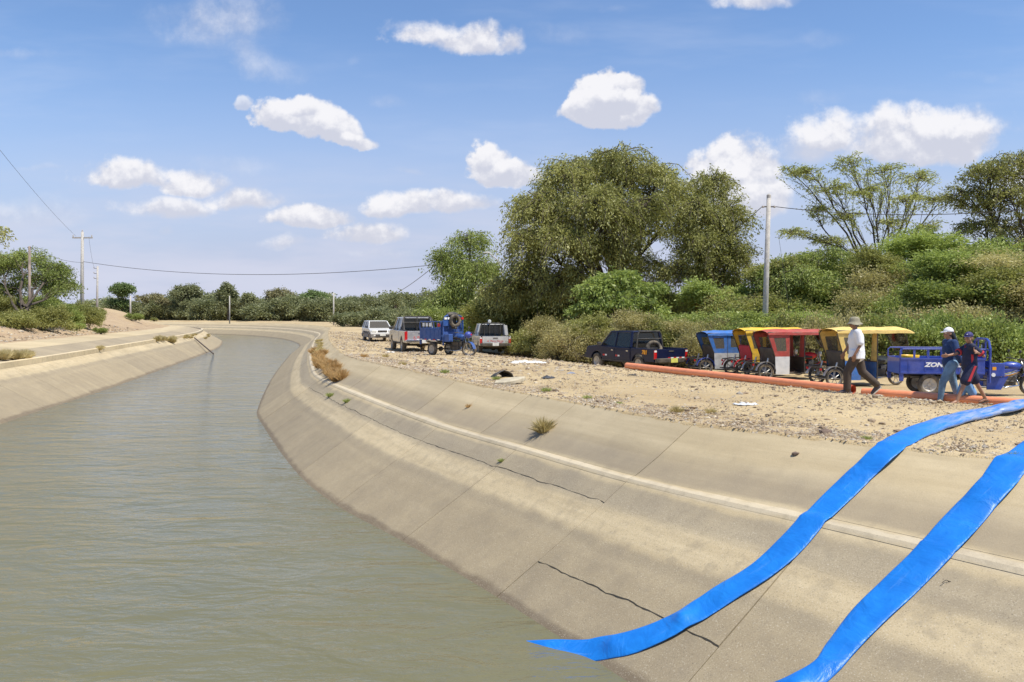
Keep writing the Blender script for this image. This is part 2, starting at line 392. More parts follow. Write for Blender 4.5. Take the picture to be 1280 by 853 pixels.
# soil -----------------------------------------------------------------
def soil_mat():
    m, nt, p = bsdf('sandy_gravel')
    g = N(nt, 'ShaderNodeNewGeometry'); pos = g.outputs['Position']
    a = NOISE(nt, pos, 0.22, 6, 0.62); b = NOISE(nt, pos, 2.3, 6, 0.7); c_ = NOISE(nt, pos, 14.0, 5, 0.75)
    vo = N(nt, 'ShaderNodeTexVoronoi'); vo.inputs['Scale'].default_value = 15.0; nt.links.new(pos, vo.inputs['Vector'])
    vo2 = N(nt, 'ShaderNodeTexVoronoi'); vo2.inputs['Scale'].default_value = 42.0; nt.links.new(pos, vo2.inputs['Vector'])
    base = MIXC(nt, SM(nt, a.outputs[0], 0.35, 0.65), (.41, .300, .158), (.54, .415, .232))
    base = MIXC(nt, M_(nt, 'MULTIPLY', SM(nt, b.outputs[0], 0.45, 0.72), 0.45), base, (.33, .25, .16))
    base = MIXC(nt, M_(nt, 'MULTIPLY', SM(nt, b.outputs[0], 0.50, 0.25), 0.35), base, (.60, .49, .32))
    # single pebbles: each Voronoi cell its own tone
    spv = N(nt, 'ShaderNodeSeparateColor'); nt.links.new(vo.outputs['Color'], spv.inputs[0])
    cell = M_(nt, 'MULTIPLY', M_(nt, 'GREATER_THAN', spv.outputs[0], 0.62), SM(nt, vo.outputs['Distance'], 0.42, 0.30))
    stone = MIXC(nt, spv.outputs[1], (.22, .18, .14), (.58, .51, .41))
    base = MIXC(nt, M_(nt, 'MULTIPLY', cell, 0.8), base, stone)
    spw = N(nt, 'ShaderNodeSeparateColor'); nt.links.new(vo2.outputs['Color'], spw.inputs[0])
    base = MIXC(nt, M_(nt, 'MULTIPLY', SM(nt, vo2.outputs['Distance'], 0.5, 0.2), 0.5), base, MIXC(nt, spw.outputs[0], (.22, .17, .12), (.52, .45, .34)))
    # the spoil heaped on the far bank is browner and full of broken rock
    sx = N(nt, 'ShaderNodeSeparateXYZ'); nt.links.new(pos, sx.inputs[0])
    heap_ = M_(nt, 'MULTIPLY', SM(nt, M_(nt, 'ADD', M_(nt, 'MULTIPLY', sx.outputs[1], 0.22), sx.outputs[0]), -15, -18), SM(nt, sx.outputs[1], 150, 110))
    rub = NOISE(nt, pos, 1.3, 7, 0.75)
    base = MIXC(nt, M_(nt, 'MULTIPLY', heap_, SM(nt, rub.outputs[0], 0.30, 0.66, 0.9, 0.35)), base, MIXC(nt, c_.outputs[0], (.27, .175, .11), (.46, .34, .24)))
    nt.links.new(base, p.inputs['Base Color']); p.inputs['Roughness'].default_value = 0.95; p.inputs['Specular IOR Level'].default_value = 0.2
    h = M_(nt, 'ADD', M_(nt, 'MULTIPLY', cell, 0.6), M_(nt, 'ADD', c_.outputs[0], M_(nt, 'MULTIPLY', M_(nt, 'SUBTRACT', 1.0, vo2.outputs['Distance']), 0.6)))
    bu = N(nt, 'ShaderNodeBump'); bu.inputs['Strength'].default_value = 0.7; bu.inputs['Distance'].default_value = 0.018
    nt.links.new(h, bu.inputs['Height']); nt.links.new(bu.outputs[0], p.inputs['Normal'])
    return m
SOIL = soil_mat()

# concrete lining: UV.x = metres along the canal, UV.y = fraction down the slope ----------
def concrete_mat(name, bands=True, lite=1.0):
    m, nt, p = bsdf(name)
    uvn = N(nt, 'ShaderNodeUVMap'); uvn.uv_map = 'UVMap'
    su = N(nt, 'ShaderNodeSeparateXYZ'); nt.links.new(uvn.outputs[0], su.inputs[0])
    g = N(nt, 'ShaderNodeNewGeometry'); pos = g.outputs['Position']
    oi = N(nt, 'ShaderNodeObjectInfo')
    fine = NOISE(nt, pos, 55.0, 4, 0.8); mid = NOISE(nt, pos, 5.0, 6, 0.68); big = NOISE(nt, pos, 0.9, 5, 0.6)
    stv = N(nt, 'ShaderNodeCombineXYZ')
    nt.links.new(M_(nt, 'MULTIPLY', su.outputs[0], 0.22), stv.inputs[0]); nt.links.new(M_(nt, 'MULTIPLY', su.outputs[1], 14.0), stv.inputs[1])
    streak = NOISE(nt, stv.outputs[0], 1.0, 6, 0.62)
    stv2 = N(nt, 'ShaderNodeCombineXYZ')
    nt.links.new(M_(nt, 'MULTIPLY', su.outputs[0], 1.1), stv2.inputs[0]); nt.links.new(M_(nt, 'MULTIPLY', su.outputs[1], 3.0), stv2.inputs[1])
    smear = NOISE(nt, stv2.outputs[0], 1.0, 5, 0.6)
    t = M_(nt, 'ADD', su.outputs[1], M_(nt, 'ADD', M_(nt, 'MULTIPLY', M_(nt, 'SUBTRACT', streak.outputs[0], 0.5), 0.05), M_(nt, 'MULTIPLY', M_(nt, 'SUBTRACT', smear.outputs[0], 0.5), 0.05)))
    k = lambda *c: tuple(x * lite for x in c)
    c = MIXC(nt, SM(nt, streak.outputs[0], 0.34, 0.66), k(.45, .36, .222), k(.555, .452, .288))
    c = MIXC(nt, M_(nt, 'MULTIPLY', SM(nt, big.outputs[0], 0.4, 0.65), 0.5), c, k(.48, .385, .238))
    if bands:
        def band(c, a0, a1, b0, b1, col, amt):
            f = M_(nt, 'MULTIPLY', SM(nt, t, a0, a1), SM(nt, t, b0, b1, 1.0, 0.0))
            f = M_(nt, 'MULTIPLY', f, M_(nt, 'ADD', 0.35, M_(nt, 'MULTIPLY', smear.outputs[0], 1.0)))
            return MIXC(nt, M_(nt, 'MULTIPLY', f, amt, clamp=True), c, col)
        c = band(c, .12, .25, .29, .325, (.27, .222, .160), .80)      # silt stain over the berm
        c = band(c, .318, .338, .350, .375, (.57, .49, .36), .95)     # worn pale berm edge
        c = band(c, .375, .40, .47, .52, (.225, .195, .155), .62)     # coarse grey band
        c = band(c, .60, .64, .655, .72, (.185, .155, .115), .62)     # dark tide mark
        c = band(c, .60, .74, 1.2, 1.3, (.290, .235, .155), .95)      # damp, rougher lower part
        wet = SM(nt, t, .955, .985)
        c = MIXC(nt, M_(nt, 'MULTIPLY', wet, 0.75), c, (.14, .105, .07))
    # exposed aggregate, stronger low on the slope
    agg = SM(nt, fine.outputs[0], 0.56, 0.68); aggd = SM(nt, fine.outputs[0], 0.44, 0.34)
    amt = SM(nt, su.outputs[1], .33, .46, .22, .80) if bands else 0.15
    c = MIXC(nt, M_(nt, 'MULTIPLY', agg, amt), c, (.60, .54, .44))
    c = MIXC(nt, M_(nt, 'MULTIPLY', aggd, amt), c, (.13, .11, .085))
    c = MIXC(nt, M_(nt, 'MULTIPLY', SM(nt, mid.outputs[0], 0.50, 0.72), SM(nt, su.outputs[1], .20, .45, .16, .45)), c, (.27, .225, .16))
    c = MIXC(nt, M_(nt, 'MULTIPLY', SM(nt, NOISE(nt, pos, 1.9, 7, .72).outputs[0], 0.48, 0.70), SM(nt, su.outputs[1], .20, .45, .14, .40)), c, (.25, .205, .145))
    # every cast panel has its own tone
    c = MIXC(nt, 1.0, c, MIXC(nt, oi.outputs['Random'], (.91, .91, .92), (1.05, 1.04, 1.02)), 'MULTIPLY')
    nt.links.new(c, p.inputs['Base Color']); p.inputs['Roughness'].default_value = 0.9; p.inputs['Specular IOR Level'].default_value = 0.3
    bu = N(nt, 'ShaderNodeBump'); bu.inputs['Strength'].default_value = 0.5; bu.inputs['Distance'].default_value = 0.008
    nt.links.new(M_(nt, 'ADD', fine.outputs[0], mid.outputs[0]), bu.inputs['Height']); nt.links.new(bu.outputs[0], p.inputs['Normal'])
    return m
CONC = concrete_mat('lining_concrete'); CONC_P = concrete_mat('plain_concrete', False)
KERB = concrete_mat('kerb_concrete', False, 1.3)
JOINT = mat('joint_filler', (.075, .058, .04), .95, bump=.5)

def water_mat():
    m, nt, p = bsdf('muddy_water')
    g = N(nt, 'ShaderNodeNewGeometry'); pos = g.outputs['Position']
    big = NOISE(nt, pos, 0.25, 4, 0.5)
    nt.links.new(MIXC(nt, big.outputs[0], (.138, .130, .068), (.172, .158, .090)), p.inputs['Base Color'])
    p.inputs['Roughness'].default_value = 0.04; p.inputs['IOR'].default_value = 1.333
    def wav(rot, sx, sy, sc_, det, rough=0.5, dist=0.6):
        mp_ = N(nt, 'ShaderNodeMapping'); mp_.inputs['Rotation'].default_value = (0, 0, rot); mp_.inputs['Scale'].default_value = (sx, sy, 1)
        nt.links.new(pos, mp_.inputs[0]); return NOISE(nt, mp_.outputs[0], sc_, det, rough, dist)
    w1 = wav(R(12), 0.6, 1.35, 0.95, 3); w2 = wav(R(-22), 0.6, 1.4, 3.8, 4, .55, .8); w3 = wav(R(35), .8, 1.2, 11.0, 3)
    patch = NOISE(nt, pos, 0.35, 3, 0.5)
    h = M_(nt, 'ADD', M_(nt, 'MULTIPLY', w1.outputs[0], 2.6), M_(nt, 'ADD', M_(nt, 'MULTIPLY', w2.outputs[0], SM(nt, patch.outputs[0], 0.35, 0.65, 0.30, 0.8)), M_(nt, 'MULTIPLY', w3.outputs[0], 0.13)))
    bu = N(nt, 'ShaderNodeBump'); bu.inputs['Strength'].default_value = 1.0; bu.inputs['Distance'].default_value = 0.052
    nt.links.new(h, bu.inputs['Height']); nt.links.new(bu.outputs[0], p.inputs['Normal'])
    return m
WATER = water_mat()

# ------------------------------------------------------------------ the canal, surveyed
_tab = np.random.default_rng(3).random((256, 256))
def vnoise(x, y):
    xi = np.floor(x).astype(int); yi = np.floor(y).astype(int); fx = x - xi; fy = y - yi
    fx = fx * fx * (3 - 2 * fx); fy = fy * fy * (3 - 2 * fy)
    g = lambda a, b: _tab[a % 256, b % 256]
    return (g(xi, yi) * (1 - fx) + g(xi + 1, yi) * fx) * (1 - fy) + (g(xi, yi + 1) * (1 - fx) + g(xi + 1, yi + 1) * fx) * fy
def fbm(x, y, f=1.0, o=4):
    s = 0; a = 0.5; n = 0
    for i in range(o):
        s = s + a * (vnoise(x * f + 17.3 * i, y * f + 5.1 * i) - 0.5); n += a; a *= 0.5; f *= 2.03
    return s / n * 2
def S(x): x = np.clip(x, 0, 1); return x * x * (3 - 2 * x)

WZ = -2.35
ST = [((15.5, -20), (22, -15)), ((11, -12), (17.5, -7.5)), ((8, -4), (14, 0)), ((5.3, 1.5), (10.6, 5.0)), ((3.3, 5.0), (7.5, 8.0)), ((1.6, 8.4), (4.98, 10.8)),
      ((-.23, 11.76), (2.92, 13.1)), ((-2.0, 14.7), (1.27, 16.1)), ((-3.8, 17.5), (-.5, 19.5)), ((-5.5, 20.9), (-2.35, 23.7)),
      ((-9.0, 29.6), (-5.9, 31.6)), ((-10.8, 34.6), (-7.5, 36.2)), ((-15.9, 54.5), (-12.4, 55.6)), ((-22, 80.7), (-18.4, 82)),
      ((-29.5, 113), (-26, 114.7)), ((-42.5, 145), (-40, 148.3)), ((-59, 168), (-57, 171.8)), ((-85, 185), (-84, 189)), ((-150, 200), (-150, 204))]
Wc = np.array([a for a, b in ST], float); Lc = np.array([b for a, b in ST], float)
Uc = np.concatenate([[0], np.cumsum(np.linalg.norm(np.diff(Wc, axis=0), axis=1))])
def spline(P, U, u):
    u = np.atleast_1d(np.asarray(u, float)); n = len(U)
    m = np.zeros_like(P)
    m[1:-1] = (P[2:] - P[:-2]) / (U[2:] - U[:-2])[:, None]; m[0] = (P[1] - P[0]) / (U[1] - U[0]); m[-1] = (P[-1] - P[-2]) / (U[-1] - U[-2])
    i = np.clip(np.searchsorted(U, u, side='right') - 1, 0, n - 2)
    h = (U[i + 1] - U[i])[:, None]; t = ((u - U[i])[:, None]) / h
    return ((2 * t**3 - 3 * t**2 + 1) * P[i] + (t**3 - 2 * t**2 + t) * h * m[i] + (-2 * t**3 + 3 * t**2) * P[i + 1] + (t**3 - t**2) * h * m[i + 1])
def Rw(u): return spline(Wc, Uc, u)
def Rl(u): return spline(Lc, Uc, u)
PT = np.array([-0.12, 0, .10, .20, .318, .330, .352, .368, .50, .70, 1.0, 1.35])
PZ = np.array([0.0, 0, -.25, -.50, -.762, -.770, -.795, -.850, -1.19, -1.66, -2.35, -3.18])
def prof(t): return np.interp(t, PT, PZ)
def slope_pt(u, t, up=0.0):
    a, b = Rl(u)[0], Rw(u)[0]; p = a + (b - a) * t
    return Vector((p[0], p[1], float(prof(t)) + up))

LWc = np.array([(-4, -20), (-8.5, -5), (-13, 10), (-18.7, 29), (-22.0, 44), (-26.3, 62), (-32.9, 89), (-39, 110), (-49, 136), (-63, 157), (-86, 174), (-150, 188)], float)
LUc = np.concatenate([[0], np.cumsum(np.linalg.norm(np.diff(LWc, axis=0), axis=1))])
def Lw(u): return spline(LWc, LUc, u)
def Lnorm(u):
    d = Lw(np.asarray(u) + 0.5) - Lw(np.asarray(u) - 0.5); d /= np.linalg.norm(d, axis=1)[:, None]
    return np.stack([-d[:, 1], d[:, 0]], 1)
def Loff(u, o): return Lw(u) + Lnorm(u) * (o[:, None] if isinstance(o, np.ndarray) else o)
LIP_O = 7.6
_uR = np.concatenate([np.arange(0, 60, 1.0), np.arange(60, Uc[-1], 2.5)]); PRl = Rl(_uR); PRw = Rw(_uR)
_uL = np.concatenate([np.arange(0, 60, 1.5), np.arange(60, LUc[-1], 3.0)]); PLl = Loff(_uL, LIP_O); PLw = Lw(_uL)
def dist_poly(X, Y, P):
    X = np.asarray(X, float).ravel(); Y = np.asarray(Y, float).ravel()
    A = P[:-1]; D = P[1:] - A; L2 = (D * D).sum(1)
    if len(X) > 20000:
        return np.concatenate([dist_poly(X[i:i + 20000], Y[i:i + 20000], P) for i in range(0, len(X), 20000)])
    dx = X[:, None] - A[None, :, 0]; dy = Y[:, None] - A[None, :, 1]
    t = np.clip((dx * D[:, 0] + dy * D[:, 1]) / L2, 0, 1)
    return np.sqrt(((dx - t * D[:, 0])**2 + (dy - t * D[:, 1])**2).min(1))
def in_poly(X, Y, P):
    X = np.asarray(X, float).ravel(); Y = np.asarray(Y, float).ravel()
    if len(X) > 20000:
        return np.concatenate([in_poly(X[i:i + 20000], Y[i:i + 20000], P) for i in range(0, len(X), 20000)])
    Q = np.roll(P, 1, axis=0); xi, yi, xj, yj = P[:, 0], P[:, 1], Q[:, 0], Q[:, 1]; dy = np.where(yj == yi, 1e-9, yj - yi)
    c = ((yi[None] > Y[:, None]) != (yj[None] > Y[:, None])) & (X[:, None] < (xj - xi) * (Y[:, None] - yi) / dy + xi)
    return c.sum(1) % 2 == 1
CORR = np.concatenate([PRl, PLl[::-1]])
def terrain(X, Y, dR=None, dL=None):
    """height of the open ground at X, Y (arrays)"""
    sh = np.shape(X); X = np.asarray(X, float).ravel(); Y = np.asarray(Y, float).ravel()
    if dR is None: dR = dist_poly(X, Y, PRl)
    if dL is None: dL = dist_poly(X, Y, PLl)
    right = dR < dL
    hr = -.58 * S((dR - 6.3) / 3.8) * (1 - .7 * S((Y - 38) / 22)) - .20 * S((Y - 30) / 14) * S((dR - .6) / 2.5) * (1 - S((Y - 75) / 40))
    hr = hr + 0.30 * S((Y - 130) / 40) * S(dR / 6)
    hr = hr + (0.035 * fbm(X, Y, .45) + .018 * fbm(X, Y, 2.2)) * S(dR / .8)
    f = np.interp(Y, [-100, 40, 58, 72, 92, 125, 400], [1., 1., .80, .48, .52, .95, 1.1])
    hl = 2.75 * S((dL - .3) / 9.5) * f + .55 * fbm(X, Y, .22) * S(dL / 5) + .34 * fbm(X, Y, .9) * S(dL / 2.5)
    return np.where(right, hr, hl).reshape(sh)
def gz(x, y): return float(terrain(np.array([x]), np.array([y]))[0])
def in_canal(x, y): return bool(in_poly([x], [y], CORR)[0])
WETP = np.concatenate([PRw, PLw[::-1]])
def surf_a(X, Y):
    """height of whatever surface is at X, Y on the right-hand side: lining or soil"""
    a = dist_poly(X, Y, PRl); b = dist_poly(X, Y, PRw); ins = in_poly(X, Y, CORR); wet = in_poly(X, Y, WETP)
    t = np.where(wet, a / np.maximum(a - b, .1), a / (a + b + 1e-9))
    return np.where(ins, prof(np.minimum(t, 1.35)), terrain(X, Y))
def hit(px, py):
    """where the sight line through a pixel of the photograph meets the bank"""
    d = ray(px, py); lo, hi = 4.0, 204.0
    for n in (401, 41):
        ts = np.linspace(lo, hi, n); P = np.array((0, 0, CAM_H)) + np.array(d[:])[None] * ts[:, None]
        below = P[:, 2] < surf_a(P[:, 0], P[:, 1]); k = max(1, int(np.argmax(below))); lo, hi = ts[k - 1], ts[k]
    return Vector((0, 0, CAM_H)) + d * float(hi)

# ------------------------------------------------------------------ ground sheet to the horizon
def axis_pts(lo, hi, step, far, grow=1.22):
    a = list(np.arange(lo, hi + 1e-6, step)); s = step; x = a[-1]
    while x < far: s *= grow; x += s; a.append(x)
    s = step; x = a[0]; b = []
    while x > -far: s *= grow; x -= s; b.append(x)
    return np.array(b[::-1] + a)
gx = np.unique(np.concatenate([axis_pts(-100, 45, 1.0, 3500), np.arange(-12, 25, .5)]))
gy = np.unique(np.concatenate([axis_pts(-14, 205, 1.0, 3500), np.arange(0, 50, .5)]))
GX, GY = np.meshgrid(gx, gy)
dR = dist_poly(GX, GY, PRl); dL = dist_poly(GX, GY, PLl)
inside = in_poly(GX, GY, CORR)
GZ = terrain(GX.ravel(), GY.ravel(), dR, dL)
GZ = np.where(inside | (np.minimum(dR, dL) < 1.3), -5.5, GZ)
rr_ = np.hypot(GX.ravel(), GY.ravel()); GZ = np.where(rr_ > 260, np.where(GZ < -3, GZ, GZ * np.clip(1 - (rr_ - 260) / 800, 0, 1) + .0), GZ)
nx, ny = len(gx), len(gy)
idx = np.arange(nx * ny).reshape(ny, nx)
F = np.stack([idx[:-1, :-1].ravel(), idx[:-1, 1:].ravel(), idx[1:, 1:].ravel(), idx[1:, :-1].ravel()], 1)
me = np_mesh('ground', np.stack([GX.ravel(), GY.ravel(), GZ], 1), F, [SOIL], smooth=True)
tag(link(bpy.data.objects.new('ground', me)), kind='structure')

def loft_sheet(name, fn, us, ds, m, smooth=True, parent=None):
    """fn(u array, d) -> points (n,3)"""
    rows = np.stack([fn(us, d) for d in ds], 1)          # (nu, nd, 3)
    nu, nd = rows.shape[:2]; idx = np.arange(nu * nd).reshape(nu, nd)
    F = np.stack([idx[:-1, :-1].ravel(), idx[:-1, 1:].ravel(), idx[1:, 1:].ravel(), idx[1:, :-1].ravel()], 1)
    o = bpy.data.objects.new(name, np_mesh(name, rows.reshape(-1, 3), F, [m], smooth=smooth)); link(o, parent); return o
def r_norm(u):
    d = Rl(u + .5) - Rl(u - .5); d /= np.linalg.norm(d, axis=1)[:, None]; return np.stack([d[:, 1], -d[:, 0]], 1)
def shoulder_r(u, d):
    edge = 0.06 * fbm(u, u * 0 + 3.3, .35) + .035 * fbm(u, u * 0 + 9, 2.7) + .03 * fbm(u, u * 0 + 5, 7.0)
    dd = d + edge * max(0, 1 - abs(d) / 1.5)
    P = Rl(u) + r_norm(u) * dd[:, None]
    z = terrain(P[:, 0], P[:, 1], np.maximum(dd, 0), np.full(len(u), 99.0))
    z = z + 0.012 + .030 * fbm(P[:, 0], P[:, 1], 1.7) * min(max(d, 0) / .5, 1) + .014 * fbm(P[:, 0], P[:, 1], 7.0) * min(max(d, 0) / .3, 1)
    z = np.where(dd < 0, -.70 * np.abs(dd) + .008, z)
    if d < -.03: z = z - .06
    elif d < .2: z = z + .004
    if d > 5.2: z = z - .16 * (d - 5.2)
    return np.stack([P[:, 0], P[:, 1], z], 1)
us = np.concatenate([np.arange(8, 48, .14), np.arange(48, 80, .5), np.arange(80, Uc[-1] - 2, 2.0)])
ds = [-.08, .0, .06, .14, .24] + list(np.arange(.36, 2.6, .13)) + list(np.arange(2.7, 6.4, .3)) + [6.8]
tag(loft_sheet('bank_shoulder', shoulder_r, us, ds, SOIL), kind='structure')
def shoulder_l(u, d):
    edge = .35 * fbm(u, u * 0 + 1.3, .5) + .1 * fbm(u, u * 0 + 9, 2.0)
    dd = d + edge * max(0, 1 - abs(d) / 2.0)
    P = Loff(u, LIP_O + dd)
    z = terrain(P[:, 0], P[:, 1], np.full(len(u), 99.0), np.maximum(dd, 0)) + .015 + .05 * fbm(P[:, 0], P[:, 1], 2.5) * min(max(d, 0) / .6, 1)
    if d < 0: z = z * 0 - .12
    if d > 5.0: z = z - .16 * (d - 5.0)
    return np.stack([P[:, 0], P[:, 1], z], 1)
us = np.concatenate([np.arange(14, 100, .4), np.arange(100, LUc[-1] - 3, 2.0)])
tag(loft_sheet('mound_shoulder', shoulder_l, us, [-.3, .0, .15, .35, .6, .9, 1.3, 1.7, 2.2, 2.8, 3.4, 4.0, 4.7, 5.4, 6.2, 7.0], SOIL), kind='structure')

# water --------------------------------------------------------------
wx = np.array([-260., 40.]); wv = [(-260, -60, WZ), (60, -60, WZ), (60, 260, WZ), (-260, 260, WZ)]
tag(link(bpy.data.objects.new('water', np_mesh('water', wv, [(0, 1, 2, 3)], [WATER]))), kind='structure')

# ------------------------------------------------------------------ right lining: separate cast panels with recessed joints
lining = empty('canal_lining', (0, 0, 0)); tag(lining, kind='structure')
def grid_mesh(name, P, uv, m, skirt=.05):
    """P (nu,nv,3) panel with its edges turned down into the joint"""
    nu, nv = P.shape[:2]
    Q = np.zeros((nu + 2, nv + 2, 3)); T = np.zeros((nu + 2, nv + 2, 2))
    Q[1:-1, 1:-1] = P; T[1:-1, 1:-1] = uv
    Q[0, 1:-1] = P[0]; Q[-1, 1:-1] = P[-1]; T[0, 1:-1] = uv[0]; T[-1, 1:-1] = uv[-1]
    Q[:, 0] = Q[:, 1]; Q[:, -1] = Q[:, -2]; T[:, 0] = T[:, 1]; T[:, -1] = T[:, -2]
    for sl in ((0, slice(None)), (-1, slice(None)), (slice(None), 0), (slice(None), -1)): Q[sl][..., 2] -= skirt
    idx = np.arange((nu + 2) * (nv + 2)).reshape(nu + 2, nv + 2)
    F = np.stack([idx[:-1, :-1].ravel(), idx[1:, :-1].ravel(), idx[1:, 1:].ravel(), idx[:-1, 1:].ravel()], 1)
    return np_mesh(name, Q.reshape(-1, 3), F, [m], uv=T.reshape(-1, 2))
def panel(name, u0, u1, t0, t1, gap=.0085, rag=0.0, m=CONC, seed=0, dz=0.0, jag0=0, jag1=0):
    n = max(2, int((u1 - u0) / (.07 if jag0 or jag1 else .22))); us = np.linspace(u0 + gap, u1 - gap, n + 1)
    tt = [t0] + [t for t in PT if t0 + .004 < t < t1 - .004] + [t1]
    tt = np.array(sorted(set(list(tt) + list(np.linspace(t0, t1, max(2, int((t1 - t0) * 12)) + 1)))))
    a, b = Rl(us), Rw(us)
    P = np.zeros((len(us), len(tt), 3)); UV = np.zeros((len(us), len(tt), 2))
    for j, t in enumerate(tt):
        te = np.full(len(us), t)
        if j == 0 and jag0: te = te + jag0 * fbm(us, us * 0 + seed, 2.3) + .0012 + .0035 * fbm(us, us * 0 + 7, 9.0)
        if j == len(tt) - 1 and jag1: te = te + jag1 * fbm(us, us * 0 + seed, 2.3) - .0012
        P[:, j, :2] = a + (b - a) * te[:, None]; P[:, j, 2] = prof(te) + dz
        UV[:, j, 0] = us; UV[:, j, 1] = te
    me = grid_mesh('concrete_panel', P, UV, m)
    o = bpy.data.objects.new(name, me); link(o, lining); return o
uN, uA, uB, uC, uD = Uc[5], Uc[6], Uc[7], Uc[8], Uc[9]
joints = [Uc[2], Uc[3], Uc[4], uN, uA, uB, uC, uD]
while joints[-1] < 78: joints.append(joints[-1] + 3.7)
UEND_P = joints[-1]
for i, (a, b) in enumerate(zip(joints[:-1], joints[1:])):
    dz = rnd.uniform(-.004, .004)
    mid = (a + b) / 2
    if a > uB - 1:       # the upper slab has an extra joint half way in the more distant bays
        panel('concrete_panel', a, mid, -.1, .318, dz=dz); panel('concrete_panel', mid, b, -.1, .318, dz=-dz)
    else:
        panel('concrete_panel', a, b, -.1, .318, dz=dz)
    panel('berm_edge', a, b, .3195, .366, gap=.004)
    if a == uN:
        panel('concrete_panel', a, b, .3675, .80, dz=-dz, jag1=.016, seed=2.2); panel('concrete_panel', a, b, .80, 1.35, dz=-dz - .01, jag0=.016, seed=2.2)
    elif uA - .1 <= a <= uD + 8:
        panel('concrete_panel', a, b, .3675, .475, dz=dz * .5, jag1=.010, seed=4.1); panel('concrete_panel', a, b, .475, 1.35, dz=dz * .5 - .004, jag0=.010, seed=4.1)
    else:
        panel('concrete_panel', a, b, .3675, 1.35, dz=-dz)
# bed of joint filler under the panels, and the distant, unbroken run of lining
def under(u, t):
    a, b = Rl(u), Rw(u); p = a + (b - a) * t; return np.column_stack([p, np.full(len(u), float(prof(t)) - .035)])
o = loft_sheet('joint_bed', under, np.arange(Uc[2], UEND_P, .8), list(PT), JOINT, smooth=False, parent=lining)
us = np.concatenate([np.arange(UEND_P + .02, 200, 1.5), np.arange(200, Uc[-1], 4)])
P = np.zeros((len(us), len(PT), 3)); UV = np.zeros((len(us), len(PT), 2)); a, b = Rl(us), Rw(us)
for j, t in enumerate(PT):
    P[:, j, :2] = a + (b - a) * t; P[:, j, 2] = PZ[j]; UV[:, j, 0] = us; UV[:, j, 1] = t
link(bpy.data.objects.new('distant_lining', grid_mesh('distant_lining', P, UV, CONC)), lining)

# ------------------------------------------------------------------ left lining
LO = np.array([-1.0, 0, 1.3, 2.7]); LZ = np.array([-3.2, -2.35, -1.5, -.62])
def lpanel(name, u0, u1, o0, o1, prof_o, prof_z, gap=.012, tfun=None, m=CONC, parent=None):
    n = max(2, int((u1 - u0) / .5)); us = np.linspace(u0 + gap, u1 - gap, n + 1)
    oo = np.array([o for o in prof_o if o0 - 1e-6 <= o <= o1 + 1e-6])
    P = np.zeros((len(us), len(oo), 3)); UV = np.zeros((len(us), len(oo), 2))
    for j, o_ in enumerate(oo):
        P[:, j, :2] = Loff(us, float(o_)); P[:, j, 2] = np.interp(o_, prof_o, prof_z); UV[:, j, 0] = us; UV[:, j, 1] = tfun(o_)
    me = grid_mesh('concrete_panel', P[:, ::-1], UV[:, ::-1], m); o = bpy.data.objects.new(name, me); link(o, parent); return o
linL = empty('left_bank_lining', (0, 0, 0)); tag(linL, kind='structure')
tl = lambda o: 1 - o / 2.7 * .5          # lower slope: stains like the right bank's
ju = list(np.arange(LUc[1], 124, 4.2))
for a, b in zip(ju[:-1], ju[1:]):
    lpanel('concrete_panel', a, b, -1.0, 2.7, [-1.0, 0, 1.3, 2.7], [-3.2, -2.35, -1.55, -.76], tfun=tl, parent=linL)
    lpanel('kerb', a, b, 2.715, 2.98, [2.715, 2.72, 2.98, 2.985], [-.80, -.49, -.47, -.75], gap=.006, tfun=lambda o: .342, m=KERB, parent=linL)
    lpanel('apron_slab', a, b, 3.0, 4.9, [3.0, 4.0, 4.9], [-.60, -.42, -.22], tfun=lambda o: .24 + .02 * (o - 3.9), parent=linL)
    lpanel('apron_slab', a, b, 4.915, 7.9, [4.915, 6.3, 7.9], [-.215, -.10, -.005], tfun=lambda o: .03, parent=linL)
def underL(u, o): return np.column_stack([Loff(u, o), np.full(len(u), float(np.interp(o, [-1, 0, 1.3, 2.7, 3.0, 4.9, 7.9], [-3.2, -2.35, -1.55, -.79, -.62, -.22, -.0])) - .05)])
loft_sheet('joint_bed', underL, np.arange(LUc[1], 124, 1.5), [-1, 0, 1.3, 2.7, 4.0, 4.9, 7.9], JOINT, smooth=False, parent=linL)
us = np.concatenate([np.arange(ju[-1] + .02, LUc[-1], 2.5)])
fo = [-1, 0, 2.7, 2.72, 2.98, 3.0, 4.9, 7.9]; fz = [-3.2, -2.35, -.76, -.485, -.47, -.60, -.22, -.005]; ft = [1.2, 1, .5, .342, .342, .25, .2, .03]
P = np.zeros((len(us), len(fo), 3)); UV = np.zeros((len(us), len(fo), 2))
for j in range(len(fo)):
    P[:, j, :2] = Loff(us, float(fo[j])); P[:, j, 2] = fz[j]; UV[:, j, 0] = us; UV[:, j, 1] = ft[j]
link(bpy.data.objects.new('distant_lining', grid_mesh('distant_lining', P[:, ::-1], UV[:, ::-1], CONC)), linL)

